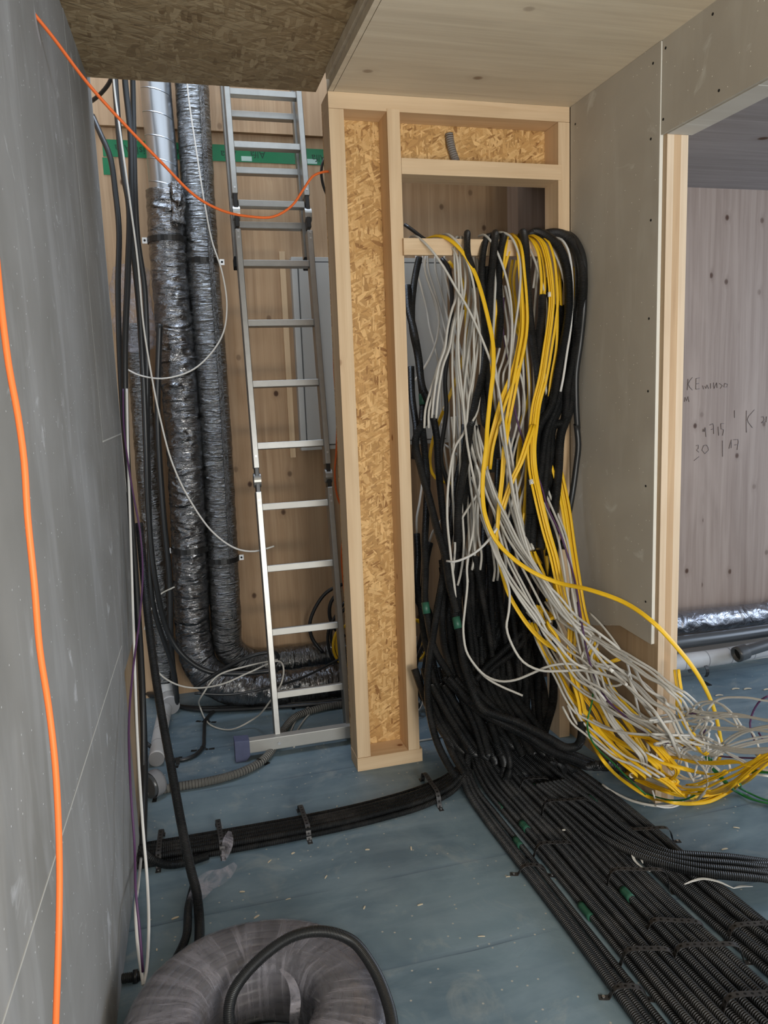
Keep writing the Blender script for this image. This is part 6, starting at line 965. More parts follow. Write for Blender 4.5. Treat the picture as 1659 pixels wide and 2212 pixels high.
  [[(0.765,3.65,0.478),(0.715,3.65,0.412),(0.676,3.65,0.345),(0.672,3.65,0.249),(0.703,3.65,0.161),(0.737,3.6,0.113)],
   [(0.799,3.643,0.483),(0.733,3.643,0.412),(0.687,3.643,0.339),(0.698,3.643,0.244),(0.737,3.643,0.163),(0.757,3.593,0.12)]]),
 'BC4': ('yellow', 0.0040, ('yellow_cable', 'cable', 'yellow cable in the bunch behind the lower ladder rail', 'yellow strands behind the ladder rail'),
  [[(0.741,3.6,0.376),(0.7,3.6,0.333),(0.685,3.6,0.264),(0.703,3.6,0.202),(0.743,3.6,0.16)],
   [(0.758,3.604,0.374),(0.714,3.604,0.33),(0.703,3.604,0.258),(0.723,3.604,0.197),(0.759,3.604,0.158)]]),
 'HB1': ('grey', 0.0034, ('grey_cable', 'cable', 'grey cable curled on the floor behind the frame foot', 'grey curls behind the frame foot'),
  [[(1.084,3.619,0.3),(1.119,3.688,0.2),(1.167,3.743,0.1),(1.067,3.55,0.08),(1.005,3.431,0.06),(0.99,3.275,0.03),(1.033,3.299,0.06),(1.055,3.432,0.1)],
   [(1.09,3.591,0.301),(1.144,3.673,0.202),(1.206,3.727,0.101),(1.103,3.525,0.081),(1.027,3.395,0.062),(0.994,3.232,0.032),(1.027,3.249,0.061),(1.051,3.381,0.101)],
   [(1.085,3.498,0.303),(1.116,3.58,0.203),(1.176,3.655,0.103),(1.099,3.487,0.083),(1.058,3.384,0.063),(1.05,3.236,0.033),(1.085,3.255,0.063),(1.087,3.374,0.103)],
   [(1.112,3.488,0.304),(1.155,3.568,0.204),(1.212,3.633,0.105),(1.12,3.453,0.085),(1.063,3.342,0.065),(1.047,3.191,0.035),(1.086,3.21,0.065),(1.101,3.331,0.105)],
   [(1.133,3.489,0.306),(1.184,3.555,0.206),(1.242,3.588,0.106),(1.136,3.388,0.086),(1.059,3.274,0.066),(1.032,3.141,0.036),(1.078,3.178,0.066),(1.118,3.315,0.106)]]),
 'HB2': ('black', 0.0080, ('black_cable', 'cable', 'black cable standing just behind the second stud near the floor', 'black cables behind the second stud'),
  [[(0.962,3.3,0.634),(1.016,3.3,0.563),(1.058,3.3,0.469),(1.043,3.3,0.359),(1.006,3.3,0.251),(0.99,3.3,0.117),(1.017,3.25,0.041)],
   [(0.989,3.317,0.634),(1.054,3.317,0.557),(1.099,3.317,0.456),(1.073,3.317,0.345),(1.028,3.317,0.241),(1.021,3.317,0.111),(1.059,3.267,0.034)],
   [(1.004,3.282,0.632),(1.055,3.282,0.559),(1.098,3.282,0.464),(1.086,3.282,0.354),(1.053,3.282,0.247),(1.042,3.282,0.114),(1.073,3.232,0.04)]]),
 'HB3': ('yellow', 0.0035, ('yellow_cable', 'cable', 'yellow cable curl showing just behind the second stud', 'yellow curls behind the second stud'),
  [[(1.038,3.4,0.421),(1.077,3.4,0.405),(1.089,3.4,0.323),(1.063,3.4,0.233),(1.02,3.4,0.216)],
   [(1.045,3.38,0.43),(1.087,3.38,0.412),(1.108,3.38,0.323),(1.072,3.38,0.236),(1.027,3.38,0.225)]]),
 'HB4': ('grey', 0.0036, ('grey_cable', 'cable', 'grey cable lying on the floor right of the frame foot', None),
  [[(0.928,3.002,0.006),(1.025,3.005,0.006),(1.157,3.067,0.006),(1.293,3.178,0.006)]]),
 'RP1': ('rfoil', 0.0620, ('insulated_duct', 'duct', 'horizontal foil duct along the wall of the side room', None),
  [[(2.372,3.38,0.242),(2.498,3.38,0.242),(2.772,3.38,0.236),(3.067,3.38,0.231),(3.507,3.38,0.227)]]),
 'RP2': ('dpipe', 0.0330, ('drain_pipe', 'pipe', 'long dark pipe lying in front of the foil duct in the side room', None),
  [[(2.297,3.27,0.178),(2.419,3.27,0.18),(2.685,3.27,0.177),(2.972,3.27,0.177),(3.399,3.27,0.173)]]),
 'RP3': ('wpipe', 0.0420, ('drain_pipe', 'pipe', 'pale wrapped pipe lowest on the floor of the side room', None),
  [[(2.25,3.2,0.097),(2.37,3.2,0.103),(2.631,3.2,0.101),(2.913,3.2,0.11),(3.332,3.2,0.119)]]),
 'RP4': ('dpipe', 0.0280, ('drain_pipe', 'pipe', 'dark pipe with an open socket end in the side room', None),
  [[(2.65,3.1,0.146),(2.713,3.1,0.157),(2.936,3.1,0.188),(3.224,3.1,0.222)]]),
 'Y24': ('yellow', 0.0035, ('yellow_cable', 'cable', 'yellow ribbon cable leaving the thick bundle to the left under the white tag', 'yellow cables leaving the bundle to the left'),
  [[(1.321,2.69,1.359),(1.287,2.67,1.298),(1.253,2.66,1.221),(1.218,2.66,1.155),(1.188,2.66,1.082),(1.17,2.66,1.041)],
   [(1.331,2.683,1.36),(1.297,2.663,1.299),(1.261,2.653,1.221),(1.224,2.653,1.154),(1.196,2.653,1.082),(1.181,2.653,1.041)]]),
 'G58': ('grey', 0.0048, ('grey_cable', 'cable', 'grey cable from the upright bunch, left of the yellow arc, into the lower sheaf', 'grey cables left of the yellow arc'),
  [[(1.109,2.83,1.802),(1.083,2.82,1.708),(1.065,2.8,1.589),(1.08,2.79,1.446),(1.087,2.77,1.357),(1.102,2.74,1.262),(1.109,2.72,1.177),(1.134,2.7,1.103),(1.15,2.66,1.032),(1.153,2.62,0.953),(1.163,2.58,0.874),(1.188,2.54,0.796),(1.213,2.5,0.723),(1.237,2.46,0.653)],
   [(1.143,2.85,1.807),(1.117,2.84,1.712),(1.098,2.82,1.592),(1.113,2.81,1.447),(1.118,2.79,1.356),(1.131,2.76,1.259),(1.137,2.74,1.173),(1.16,2.72,1.097),(1.175,2.68,1.025),(1.178,2.64,0.944),(1.187,2.6,0.865),(1.213,2.56,0.785),(1.238,2.52,0.712),(1.264,2.48,0.641)],
   [(1.151,2.841,1.801),(1.126,2.831,1.706),(1.11,2.811,1.586),(1.128,2.801,1.441),(1.136,2.781,1.351),(1.152,2.751,1.255),(1.161,2.731,1.17),(1.186,2.711,1.095),(1.202,2.671,1.024),(1.205,2.631,0.945),(1.213,2.591,0.866),(1.238,2.551,0.788),(1.261,2.511,0.716),(1.284,2.471,0.646)]]),
 'G59': ('grey', 0.0048, ('grey_cable', 'cable', 'grey cable passing between the yellow bundles at mid height', 'grey cables between the yellow bundles'),
  [[(1.264,2.8,1.703),(1.282,2.8,1.608),(1.303,2.78,1.51),(1.308,2.77,1.413),(1.292,2.76,1.358),(1.243,2.72,1.255),(1.221,2.7,1.172),(1.222,2.68,1.067),(1.231,2.64,0.975),(1.246,2.6,0.884),(1.261,2.55,0.813),(1.286,2.5,0.737),(1.299,2.46,0.661)],
   [(1.298,2.813,1.708),(1.314,2.813,1.612),(1.335,2.793,1.514),(1.337,2.783,1.416),(1.319,2.773,1.36),(1.267,2.733,1.255),(1.242,2.713,1.171),(1.242,2.693,1.064),(1.249,2.653,0.97),(1.263,2.613,0.878),(1.278,2.563,0.805),(1.305,2.513,0.728),(1.319,2.473,0.651)]]),
 'G60': ('grey', 0.0048, ('grey_cable', 'cable', 'grey cable hanging straight down to a cut end left of the yellow arc', 'straight grey cables with cut ends'),
  [[(1.057,2.85,1.399),(1.062,2.84,1.263),(1.057,2.82,1.138),(1.058,2.8,1.008),(1.054,2.78,0.895),(1.056,2.76,0.803),(1.053,2.75,0.722)],
   [(1.075,2.853,1.4),(1.077,2.843,1.265),(1.072,2.823,1.141),(1.076,2.803,1.009),(1.076,2.783,0.894),(1.082,2.763,0.799),(1.079,2.753,0.715)],
   [(1.085,2.851,1.402),(1.096,2.841,1.268),(1.1,2.821,1.142),(1.108,2.801,1.008),(1.104,2.781,0.89),(1.1,2.761,0.795),(1.089,2.751,0.711)]]),
}

def crinkle(amp, seed, fa=5.0, fl_=16.0):
    def f(t, a, L):
        v = Vector((cos(a*2*pi)*fa*0.5, sin(a*2*pi)*fa*0.5, L*fl_+seed))
        w = Vector((cos(a*2*pi)*fa, sin(a*2*pi)*fa, L*fl_*2.6+seed))
        return 1.0 + amp*(noise.noise(v)*1.1 + (0.5-abs(noise.noise(w)))*0.9)
    return f
PROF60 = [(cos(2*pi*i/60), sin(2*pi*i/60)) for i in range(60)]
made = {}
for key, (surf, rad_, (name, cat, label, group), routes) in ROUTES.items():
    for i, pts in enumerate(routes):
        if surf == 'yellow': me = tube_mesh(name, pts, rad_*0.80, prof=DUP, step=0.022, flat_=True)
        elif surf in ('blackc', 'gcorr'): me = tube_mesh(name, pts, rad_, prof=ROUND, step=0.016)
        elif surf in ('foil', 'rfoil'): me = tube_mesh(name, pts, rad_, prof=PROF60, step=0.008 if surf == 'foil' else 0.012, rad=crinkle(0.060 if key != 'DF2' else 0.03, rad_*91, 4.5, 26 if key != 'DF2' else 34))
        elif surf == 'film': me = tube_mesh(name, pts, rad_, prof=PROF60, step=0.008, rad=crinkle(0.32, 5, 2.6, 9))
        elif surf in ('spiral', 'wpipe', 'dpipe'): me = tube_mesh(name, pts, rad_, prof=PROF60[::2], step=0.02)
        else: me = tube_mesh(name, pts, rad_*0.95, prof=ROUND, step=0.02)
        if key in ('DSP', 'DW3'):
            made[key] = me; continue
        if key in ('DF1', 'DF2', 'DF3'):
            made[key] = me; continue
        mat = {'film': 'film2', 'foil': 'foil'}.get(surf, surf)
        o = link(name, me, mat); tag(o, label, cat, group); made[key] = o
def ducted(key, root, parts):
    _, _, (name, cat, label, group), _ = ROUTES[key]
    t = thing(name, label, cat, root)
    for pn, me, mat in parts: shift(me, t); link(pn, me, mat, t)
    return t
def clamp(parent, c, r):
    ring = [(c[0]+r*cos(a*pi/18), c[1]+r*sin(a*pi/18), c[2]) for a in range(37)]
    cl = ribbon('clamp', ring, 0.024, (0, 0, 1), 'steel', parent, 0.003)
    for s_ in (-1, 1):
        box('clamp_ear', (c[0]+s_*(r+0.011)-0.011, c[1]-0.008, c[2]-0.013), (c[0]+s_*(r+0.011)+0.011, c[1]-0.002, c[2]+0.013), 'zinc', cl)
        disc('clamp_screw', (c[0]+s_*(r+0.011), c[1]-0.010, c[2]), (0, -1, 0), 0.005, 'dark', cl, 0.004)
        tube('clamp_rod', [(c[0]+s_*r*0.7, c[1]+r*0.7, c[2]), (c[0]+s_*r*0.7, 3.95, c[2])], 0.004, 'steel', cl)
d1 = ducted('DF1', (0.05, 3.72, 0), [('foil_jacket', made['DF1'], 'foil'), ('spiral_tube', made['DSP'], 'spiral')])
clamp(d1, (0.046, 3.72, 2.210), 0.089); clamp(d1, (0.040, 3.725, 0.800), 0.090)
fold = tube_mesh('jacket_flap', [(0.095, 3.66, 2.44), (0.10, 3.652, 2.36), (0.092, 3.652, 2.27)], 0.028, prof=PROF60, step=0.01, rad=crinkle(0.35, 9, 2, 20)); shift(fold, d1); link('jacket_flap', fold, 'foil', d1)
d2 = ducted('DF2', (0.195, 3.72, 0), [('foil_jacket', made['DF2'], 'foil2')])
clamp(d2, (0.192, 3.722, 2.120), 0.075); clamp(d2, (0.189, 3.735, 0.735), 0.078)
me = bpy.data.meshes.new('seam_strip')
S = spline([(x+0.036, y-0.066, z) for x, y, z in ROUTES['DF2'][3][0][1:8]], 0.02)
rb = ribbon('seam_strip', S, 0.024, (0.88, 0.47, 0), 'foil2', d2, 0.002)
d3 = ducted('DF3', (-0.13, 3.82, 0), [('foil_jacket', made['DF3'], 'foil2'), ('pipe_end', made['DW3'], 'wpipe')])
ring = [(-0.131+0.052*cos(a*pi/12), 3.82+0.052*sin(a*pi/12), 0.42) for a in range(25)]
ribbon('cable_tie', ring, 0.008, (0, 0, 1), 'tie', d3)
# socket ends
def socket(parent, c, ax, r, h, mats):
    q = Vector(ax).to_track_quat('Z', 'Y').to_matrix().to_4x4(); bm = bmesh.new()
    n = 28; rg = []
    for (rr, zz) in ((r*0.80, h), (r*0.80, 0.0), (r, 0.0), (r*1.03, h*0.3), (r, h)):
        rg.append([bm.verts.new(Matrix.Translation(c) @ q @ Vector((rr*cos(2*pi*i/n), rr*sin(2*pi*i/n), zz))) for i in range(n)])
    for a_, b_ in zip(rg, rg[1:]):
        for i in range(n): bm.faces.new((a_[i], a_[(i+1) % n], b_[(i+1) % n], b_[i])).smooth = True
    o = finish(bm, 'socket', mats, parent); return o
o = ROUTES['RP4'][3][0]; ax = (Vector(o[1])-Vector(o[0])).normalized()
socket(made['RP4'], Vector(o[0])-ax*0.02, ax, 0.038, 0.06, 'dpipe')
disc('bore', Vector(o[0])-ax*0.003, ax, 0.030, 'dark', made['RP4'], 0.001)
o = ROUTES['RNG'][3][0]; ax = (Vector(o[0])-Vector(o[1])).normalized()
disc('bore', Vector(o[1])-ax*0.001, ax, 0.038, 'dark', made['RNG'], 0.001)
socket(made['RNG'], Vector(o[1])-ax*0.012, ax, 0.050, 0.04, 'wpipe')
# clip on the pale side room pipe
pcl = thing('pipe_clip', 'black strap holding the pale pipe to the floor in the side room', 'clip', (2.47, 3.2, 0))
ribbon('band', [(2.49+0.02*cos(a*pi/10), 3.2-0.047*cos(a*pi/10), 0.05+0.047*sin(a*pi/10)) for a in range(-2, 13)], 0.018, (1, 0, 0), 'steel', pcl, 0.003)
box('tab', (2.475, 3.10, 0.001), (2.495, 3.16, 0.004), 'steel', pcl)

# paper tags on cables
def collar(par, c, ax, r, txt=None):
    me = tube_mesh('paper_tag', [Vector(c)-Vector(ax).normalized()*0.009, Vector(c)+Vector(ax).normalized()*0.009], r, prof=ROUND)
    o = link('paper_tag', me, 'tag', par)
    return o
def along(key, t, i=0):
    S = spline(ROUTES[key][3][i], 0.01); q = int(t*(len(S)-2)); return S[q], S[q+1]-S[q]
for key, t, r in (('Y6', 0.11, 0.008), ('Y6', 0.36, 0.0085), ('Y18', 0.60, 0.006), ('G11', 0.35, 0.006), ('Y13', 0.55, 0.008), ('Y12', 0.30, 0.0085), ('G15', 0.75, 0.005), ('G50', 0.92, 0.006)):
    c_, ax_ = along(key, t)
    obs = [x for x in bpy.data.objects if x.get('label') == ROUTES[key][2][2]]
    collar(obs[0], c_, ax_, r)
for key, t, r in (('K16', 0.30, 0.0158), ('K16', 0.74, 0.0158), ('K17', 0.655, 0.0166)):
    c_, ax_ = along(key, t); ax_ = Vector(ax_).normalized()*0.022
    link('green_tape_sleeve', tube_mesh('green_tape_sleeve', [c_-ax_, c_+ax_], r), 'sleeve', made[key])
for key, t, txt in (('Y12', 0.30, '33'), ('Y13', 0.55, '32'), ('Y6', 0.36, '12')):
    c_, ax_ = along(key, t); ob = [x for x in bpy.data.objects if x.get('label') == ROUTES[key][2][2]][0]
    z_ = (Vector((0, 0, 1.5))-c_).normalized(); xa = Vector(ax_).normalized(); xa = (xa-z_*xa.dot(z_)).normalized(); ya = z_.cross(xa)
    Mx = Matrix(((xa.x, ya.x, z_.x, 0), (xa.y, ya.y, z_.y, 0), (xa.z, ya.z, z_.z, 0), (0, 0, 0, 1)))
    text_mesh('tag_number', txt, 0.013, 'ink', Matrix.Translation(c_+z_*0.0088) @ Mx, ob)

# ------------------------------------------------------------------ strapped conduit run on the floor
rng = random.Random(4)
GL = {1: ('black corrugated conduit in the narrow leftmost strand of the floor run', 'leftmost strand of the floor run'),
      2: ('black corrugated conduit in the second strand from the left of the floor run', 'second strand of the floor run'),
      3: ('black corrugated conduit in the third strand, which partly passes under the bend to the right', 'third strand of the floor run'),
      4: ('black corrugated conduit in the rightmost strand of the floor run, nearest the yellow cables', 'rightmost strand of the floor run')}
strand = []   # group, x, z, radius
def lay(g, xs, r, z=None):
    for x in xs: strand.append((g, x, z if z else r+0.001, r))
lay(1, [0.958], 0.0135); lay(1, [0.981, 1.001], 0.0095)
lay(2, [1.038, 1.062], 0.0105); lay(2, [1.086, 1.110, 1.134], 0.0115); lay(2, [1.049, 1.098, 1.124], 0.011, 0.031)
lay(3, [1.160, 1.186, 1.212, 1.238, 1.262, 1.286], 0.0120); lay(3, [1.173, 1.199, 1.225, 1.250, 1.274], 0.011, 0.033)
lay(4, [1.334, 1.362, 1.390, 1.418, 1.446], 0.0125); lay(4, [1.468], 0.010); lay(4, [1.350, 1.404, 1.433], 0.0115, 0.034)
conds = {}
for i, (g, x, z, r) in enumerate(strand):
    w = [rng.uniform(-0.004, 0.004) for _ in range(6)]
    tx = 0.98 + (x-0.955)*0.80 + rng.uniform(-0.04, 0.04); ty = rng.uniform(2.66, 2.80); h = rng.uniform(0.02, 0.40)
    fan = (x-0.955)
    pts = [(x+fan*0.13+w[0], 0.95, z), (x+fan*0.06+w[1], 1.35, z), (x+w[2], 1.75, z), (x+w[3], 2.1, z), (x-fan*0.03+w[4], 2.36, z),
           (x-fan*0.10, 2.52, z+0.015), (0.97+fan*0.72, 2.62, z+0.07), (tx+0.02, 2.70, 0.24), (tx, ty, 0.47), (tx+rng.uniform(-0.05, 0.05), ty+0.04, 0.50+h)]
    me = tube_mesh('corrugated_conduit', pts, r, prof=ROUND, step=0.015)
    o = link('corrugated_conduit', me, 'floorc'); tag(o, GL[g][0], 'conduit', GL[g][1]); conds.setdefault(g, []).append((o, x, z, r))
def sleeve(g, i, y, L=0.045):
    o, x, z, r = conds[g][i]
    me = tube_mesh('green_tape_sleeve', [(x, y, z), (x, y+L, z)], r+0.0016, prof=ROUND, step=0.01); link('green_tape_sleeve', me, 'sleeve', o)
sleeve(2, 0, 2.36); sleeve(2, 5, 2.19); sleeve(1, 2, 2.14); sleeve(2, 0, 1.76, 0.06); sleeve(3, 6, 1.77); sleeve(4, 1, 2.29); sleeve(4, 0, 2.22); sleeve(3, 7, 2.40)
# conduits leaving the third strand to the right
for i in range(7):
    lift = 0.052 if i % 2 else 0.066
    o_ = i*0.017
    pts = [(1.20+o_, 2.42, 0.05), (1.215+o_, 2.2, lift), (1.235+o_*0.95, 2.02, lift), (1.285+o_*0.8, 1.88, lift+0.008), (1.38+o_*0.3, 1.775+o_*0.75, lift+0.01), (1.52, 1.70+o_*1.05, lift+0.006), (1.75, 1.64+o_*1.1, 0.03+(i % 2)*0.02), (2.2, 1.56+o_*1.1, 0.014+(i % 2)*0.018), (2.7, 1.50+o_*1.1, 0.014+(i % 2)*0.018)]
    me = tube_mesh('corrugated_conduit', pts, 0.0100, prof=ROUND, step=0.015)
    tag(link('corrugated_conduit', me, 'floorc'), 'thin black conduit in the flat bundle bending off to the right edge across the run', 'conduit', 'bundle bending off to the right')
# the band running left across the floor
for i in range(11):
    lay2 = i >= 7; j = i-7 if lay2 else i
    y = 2.435+j*0.0195+(0.010 if lay2 else 0); z = 0.0105+(0.0175 if lay2 else 0.0)
    w = [rng.uniform(-0.003, 0.003) for _ in range(6)]
    pts = [(-0.26, y+w[0]+0.006, z), (-0.1, y+w[1], z), (0.15, y+w[2]-0.004, z), (0.42, y+w[3]+0.0, z), (0.62, y+0.018, z), (0.80, y+0.05, z+0.003), (0.93, y+0.10-j*0.004, z+0.022), (1.00+j*0.006, y+0.165-j*0.008, z+0.075), (1.02+j*0.012, 2.69, 0.22), (1.00+j*0.02, 2.735, 0.5), (0.97+j*0.03, 2.77, 0.85)]
    me = tube_mesh('corrugated_conduit', pts, 0.0100, prof=ROUND, step=0.015)
    tag(link('corrugated_conduit', me, 'floorc'), 'thin black conduit in the band running across the floor to the left wall', 'conduit', 'band to the left wall')

def strap(label, p0, p1, top, width=0.017, foot=0.03):
    """perforated strap over a strand, p0 and p1 on the floor"""
    a, b = Vector((*p0, 0)), Vector((*p1, 0)); d = (b-a).normalized(); L = (b-a).length
    ax = Vector((-d.y, d.x, 0)); zz = Vector((0, 0, 1))
    pts = [a-d*foot+zz*0.001, a-d*0.006+zz*0.0015, a+d*0.002+zz*(top*0.6), a+d*(0.014)+zz*(top+0.002), a+d*(L*0.5)+zz*(top+0.006), b-d*0.014+zz*(top+0.002), b-d*0.002+zz*(top*0.6), b+d*0.006+zz*0.0015, b+d*foot+zz*0.001]
    o = ribbon('perforated_strap', pts, width, ax, 'strap'); tag(o, label, 'strap')
    for c_ in (a-d*foot*0.62, b+d*foot*0.62): disc('screw', c_+zz*0.0035, (0, 0, 1), 0.004, 'zinc', o, 0.003)
    return o
strap('perforated strap over the leftmost strand close behind the two tape sleeves', (0.940, 2.02), (1.015, 1.99), 0.030)
strap('perforated strap over the leftmost strand nearest the camera', (0.940, 1.50), (1.018, 1.47), 0.030)
strap('perforated strap over the second strand beside the pale paper scrap', (1.024, 2.085), (1.150, 2.05), 0.045)
strap('perforated strap over the second strand nearest the camera', (1.024, 1.585), (1.152, 1.545), 0.045)
strap('perforated strap at the start of the bundle bending right', (1.150, 1.86), (1.318, 1.80), 0.070)
strap('perforated strap over the third strand just in front of the bend', (1.15, 1.66), (1.292, 1.60), 0.048)
strap('perforated strap over the third strand below the longer middle one', (1.155, 1.55), (1.325, 1.50), 0.049)
strap('perforated strap over the third strand nearest the bottom edge', (1.16, 1.37), (1.33, 1.33), 0.050)
strap('perforated strap over the rightmost strand below the two taped conduits', (1.322, 2.055), (1.487, 2.02), 0.048)
strap('perforated strap over the rightmost strand at the right edge', (1.338, 1.57), (1.52, 1.53), 0.048)
strap('perforated strap over the third strand near the yellow cables, farthest back', (1.148, 2.46), (1.262, 2.43), 0.058)
strap('perforated strap over the third strand, second from the back', (1.145, 2.275), (1.318, 2.235), 0.066)
strap('perforated strap across the left floor band nearest the wall', (-0.150, 2.425), (-0.140, 2.60), 0.038)
strap('perforated strap across the left floor band beside the crossing conduit', (0.055, 2.425), (0.050, 2.60), 0.038)
strap('perforated strap across the middle of the left floor band', (0.345, 2.425), (0.342, 2.60), 0.038)
strap('perforated strap across the left floor band near the frame foot', (0.835, 2.475), (0.835, 2.665), 0.045)
def clip(label, c, d, r, L=0.05):
    a = Vector((c[0], c[1], 0)); d = Vector((d[0], d[1], 0)).normalized(); ax = Vector((-d.y, d.x, 0)); z = Vector((0, 0, 1))
    pts = [a-d*L+z*0.001, a-d*(r+0.004)+z*0.001, a-d*(r+0.001)+z*r, a+z*(2*r+0.002), a+d*(r+0.001)+z*r, a+d*(r+0.004)+z*0.001, a+d*L+z*0.001]
    tag(ribbon('pipe_clip', pts, 0.016, ax, 'steel'), label, 'clip')
def at_floor(key, i): return ROUTES[key][3][0][i]
for lab, key, i, d in (('black clip on the S-shaped conduit at its upper bend', 'FB2', 2, (1, -0.5)), ('black clip on the S-shaped conduit at its right bend', 'FB2', 4, (1, -0.1)), ('black clip on the S-shaped conduit at its lower left', 'FB2', 6, (0.2, 1)),
                       ('black clip on the cables in front of the foil duct, by the ladder', 'FB1', 5, (0.1, 1)), ('black clip on the cables in front of the wide duct bend', 'FB1', 2, (0.2, 1)),
                       ('black clip on the grey corrugated pipe at the left wall', 'CR', 0, (0.1, 1)), ('black clip on the grey corrugated pipe under the ladder foot', 'CR', 4, (1, 0.6))):
    q = at_floor(key, i); clip(lab, (q[0]+(0.03 if i == 0 else 0), q[1]), d, ROUTES[key][1]+0.001)

# ------------------------------------------------------------------ wrapped coil in the foreground
cl = thing('conduit_coil', 'coil of black conduit wrapped in clear stretch film on the floor', 'coil', (0.08, 1.54, 0))
cx, cy = 0.085, 1.54
pts = []; r_ = 0.0125
for lay_ in range(7):
    for q in range(6):
        R_ = (0.278-q*0.0255) if lay_ % 2 == 0 else (0.278-(5-q)*0.0255)
        if lay_ in (0, 6) and R_ > 0.27: R_ = 0.268
        for a in range(28):
            an = 2*pi*a/28 + q*0.2
            pts.append((cx+R_*cos(an), cy+R_*sin(an), 0.014+lay_*0.0262 + 0.0015*sin(an*3+q)))
tube('windings', pts, r_, 'black', cl, path=[Vector(p) for p in pts])
def fring(t, a, L):
    return 1.0 + 0.035*noise.noise(Vector((cos(a*2*pi)*2.2, sin(a*2*pi)*2.2, L*11))) + 0.02*noise.noise(Vector((cos(a*2*pi)*6, sin(a*2*pi)*6, L*45)))
prof = []
for i in range(48):
    a = 2*pi*i/48; c_, s_ = cos(a), sin(a)
    prof.append((math.copysign(abs(c_)**0.62, c_)*0.092, math.copysign(abs(s_)**0.62, s_)*0.0985))
ring = [Vector((cx+0.207*cos(2*pi*a/180), cy+0.207*sin(2*pi*a/180), 0.0995)) for a in range(181)]
bm = bmesh.new(); uvl = bm.loops.layers.uv.new('UVMap'); rgs = []
for i in range(180):
    an = 2*pi*i/180; rad = Vector((cos(an), sin(an), 0)); rr = []
    for j, (a, b) in enumerate(prof):
        k_ = fring(0, j/48, an*0.2)
        rr.append(bm.verts.new(ring[i] + rad*a*k_ + Vector((0, 0, b*min(k_, 1.0)))))
    rgs.append(rr)
for i in range(180):
    for j in range(48):
        f = bm.faces.new((rgs[i][j], rgs[i][(j+1) % 48], rgs[(i+1) % 180][(j+1) % 48], rgs[(i+1) % 180][j])); f.smooth = True
        for lp, q in zip(f.loops, ((j/48, i/180), ((j+1)/48, i/180), ((j+1)/48, (i+1)/180), (j/48, (i+1)/180))): lp[uvl].uv = q
me = bpy.data.meshes.new('stretch_film'); bm.to_mesh(me); bm.free(); shift(me, cl); link('stretch_film', me, 'film', cl)
lp = [(0.10, 1.47, 0.03), (0.045, 1.50, 0.09), (0.022, 1.535, 0.150), (0.028, 1.57, 0.178), (0.049, 1.6, 0.193), (0.112, 1.64, 0.216), (0.187, 1.66, 0.234), (0.257, 1.64, 0.244), (0.314, 1.6, 0.236), (0.341, 1.53, 0.225), (0.351, 1.45, 0.215), (0.344, 1.36, 0.21), (0.30, 1.24, 0.21), (0.20, 1.18, 0.215)]
SP = spline(lp, 0.0009)
ridge = [0.0132 if (i//2) % 2 else 0.0114 for i in range(len(SP))]
tube('loose_end', lp, 1.0, 'black', cl, path=SP, rad=lambda t, a, L: ridge[min(len(ridge)-1, int(round(t*(len(ridge)-1))))])
def scrap(name, pts, w, label, cat, group=None, mat='chip', nrm=(0, 0, 1)):
    S = spline(pts, 0.006); n = len(S); bm = bmesh.new(); rows = []
    for i in range(n):
        t = (S[min(i+1, n-1)]-S[max(i-1, 0)]).normalized(); sd = t.cross(Vector(nrm)).normalized()*w*(0.25+0.75*sin(pi*(i+0.4)/n))
        tw = Vector(nrm)*0.0007
        rows.append([bm.verts.new(S[i]+sd+tw), bm.verts.new(S[i]-sd+tw), bm.verts.new(S[i]-sd-tw), bm.verts.new(S[i]+sd-tw)])
    for i in range(n-1):
        for j in range(4): bm.faces.new((rows[i][j], rows[i][(j+1) % 4], rows[i+1][(j+1) % 4], rows[i+1][j]))
    bm.faces.new(rows[0]); bm.faces.new(rows[-1][::-1])
    o = finish(bm, name, mat); tag(o, label, cat, group); return o
scrap('paper_scrap', [(1.285, 1.955, 0.066), (1.272, 1.92, 0.068), (1.258, 1.885, 0.066), (1.262, 1.845, 0.064), (1.272, 1.825, 0.064)], 0.006, 'curled white paper scrap standing on the conduits by the bend', 'scrap', mat='tag', nrm=(0.4, -0.4, 0.8))
scrap('paper_scrap', [(1.303, 1.92, 0.05), (1.285, 1.892, 0.062), (1.278, 1.872, 0.06)], 0.004, 'short white sliver beside the curled paper scrap', 'scrap', mat='tag')
scrap('paper_scrap', [(1.33, 1.745, 0.062), (1.365, 1.748, 0.064), (1.40, 1.752, 0.060), (1.435, 1.735, 0.055), (1.462, 1.70, 0.05)], 0.0045, 'long thin white strip lying across the rightmost strand', 'scrap', mat='tag')
scrap('paper_scrap', [(1.462, 1.70, 0.05), (1.50, 1.712, 0.04), (1.55, 1.725, 0.02)], 0.004, 'thin pale strip tip reaching over the blue floor at the right edge', 'scrap', mat='tag')
scrap('paper_scrap', [(1.146, 2.130, 0.046), (1.156, 2.128, 0.047)], 0.004, 'tiny pale scrap on the second strand near its strap', 'scrap', mat='tag')
scrap('film_strip', [(0.145, 1.60, 0.205), (0.163, 1.565, 0.200), (0.168, 1.53, 0.185), (0.158, 1.50, 0.15), (0.15, 1.485, 0.10)], 0.012, 'folded whitish strip of film inside the rim of the coil', 'film', mat='film2', nrm=(0.3, -0.5, 0.8))
scrap('film_scrap', [(-0.07, 2.17, 0.006), (-0.03, 2.205, 0.03), (0.0, 2.245, 0.035), (0.05, 2.27, 0.03), (0.09, 2.30, 0.04)], 0.030, 'crumpled clear film round the slanting conduit on the floor', 'film', mat='film2', nrm=(0.2, -0.5, 0.9))
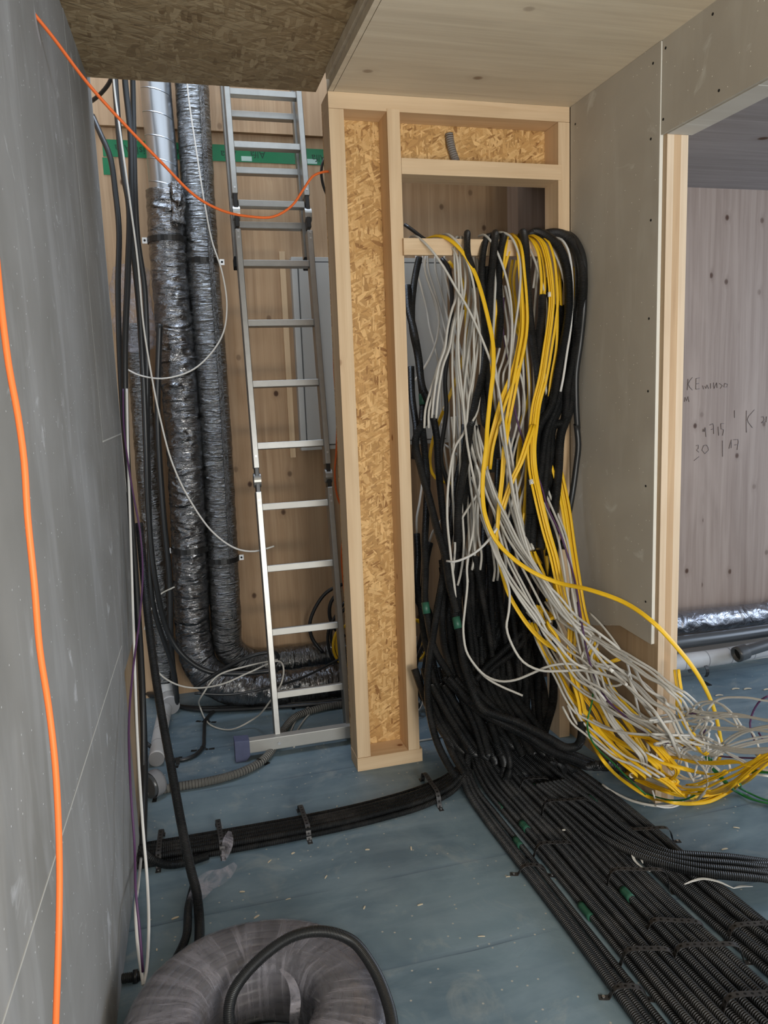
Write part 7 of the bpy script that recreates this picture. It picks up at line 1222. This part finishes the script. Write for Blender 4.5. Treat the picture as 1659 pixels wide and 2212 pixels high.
scrap('film_scrap', [(0.055, 2.36, 0.02), (0.075, 2.42, 0.05), (0.085, 2.47, 0.055)], 0.018, 'small scrap of clear film caught on the left floor band', 'film', mat='film2', nrm=(0.1, -0.8, 0.6))
# wood chips strewn on the floor
rc = random.Random(11)
for i, (x, y) in enumerate([(0.10, 2.21), (0.05, 2.0), (-0.03, 2.08), (0.02, 1.99), (0.13, 2.08), (-0.10, 2.15), (0.36, 2.20), (0.23, 2.13), (0.48, 2.60), (0.52, 2.30), (0.60, 1.98), (0.44, 2.02), (1.62, 1.93), (1.70, 1.75), (1.55, 1.87), (1.74, 2.02), (0.72, 1.80), (0.66, 2.26), (0.90, 2.02), (0.20, 2.34), (0.28, 2.36), (-0.15, 2.03)]):
    a = rc.uniform(0, 6.28); L = rc.uniform(0.004, 0.011)
    scrap('wood_chip', [(x-cos(a)*L, y-sin(a)*L, 0.0016), (x, y, 0.0022), (x+cos(a)*L, y+sin(a)*L, 0.0016)], rc.uniform(0.0015, 0.004), 'tiny pale chip lying on the blue grey floor near the camera', 'chip', 'pale chips strewn on the floor')
for i, (x, y) in enumerate([(2.567, 3.02), (2.70, 2.96), (2.80, 2.93), (2.62, 3.0), (2.44, 2.98)]):
    scrap('wood_chip', [(x-0.02, y, 0.003), (x, y+0.004, 0.004), (x+0.02, y-0.003, 0.003)], 0.006, 'pale shaving lying on the floor in front of the pipes in the side room', 'chip', 'shavings in front of the side room pipes')
# short threaded conduit stub by the left wall
t = thing('conduit_stub', 'short dark threaded conduit stub on the floor by the left wall', 'fitting', (-0.21, 1.93, 0))
pts = [(-0.235, 1.93, 0.014), (-0.185, 1.925, 0.014)]
SP2 = spline(pts, 0.0012); tube('thread', pts, 0.013, 'steel', t, path=SP2, rad=lambda q, a, L: 1.0 if int(L/0.0024) % 2 else 0.86)
tube('collar', [(-0.207, 1.928, 0.014), (-0.195, 1.927, 0.014)], 0.018, 'steel', t, prof=[(cos(2*pi*i/6), sin(2*pi*i/6)) for i in range(6)])
# insulation strip under the side room pipes
tag(box('insulation_strip', (1.9, 3.33, 0.0), (4.6, 3.49, 0.05), 'white'), 'pale insulation strip on the floor behind the pipes in the side room', 'insulation')
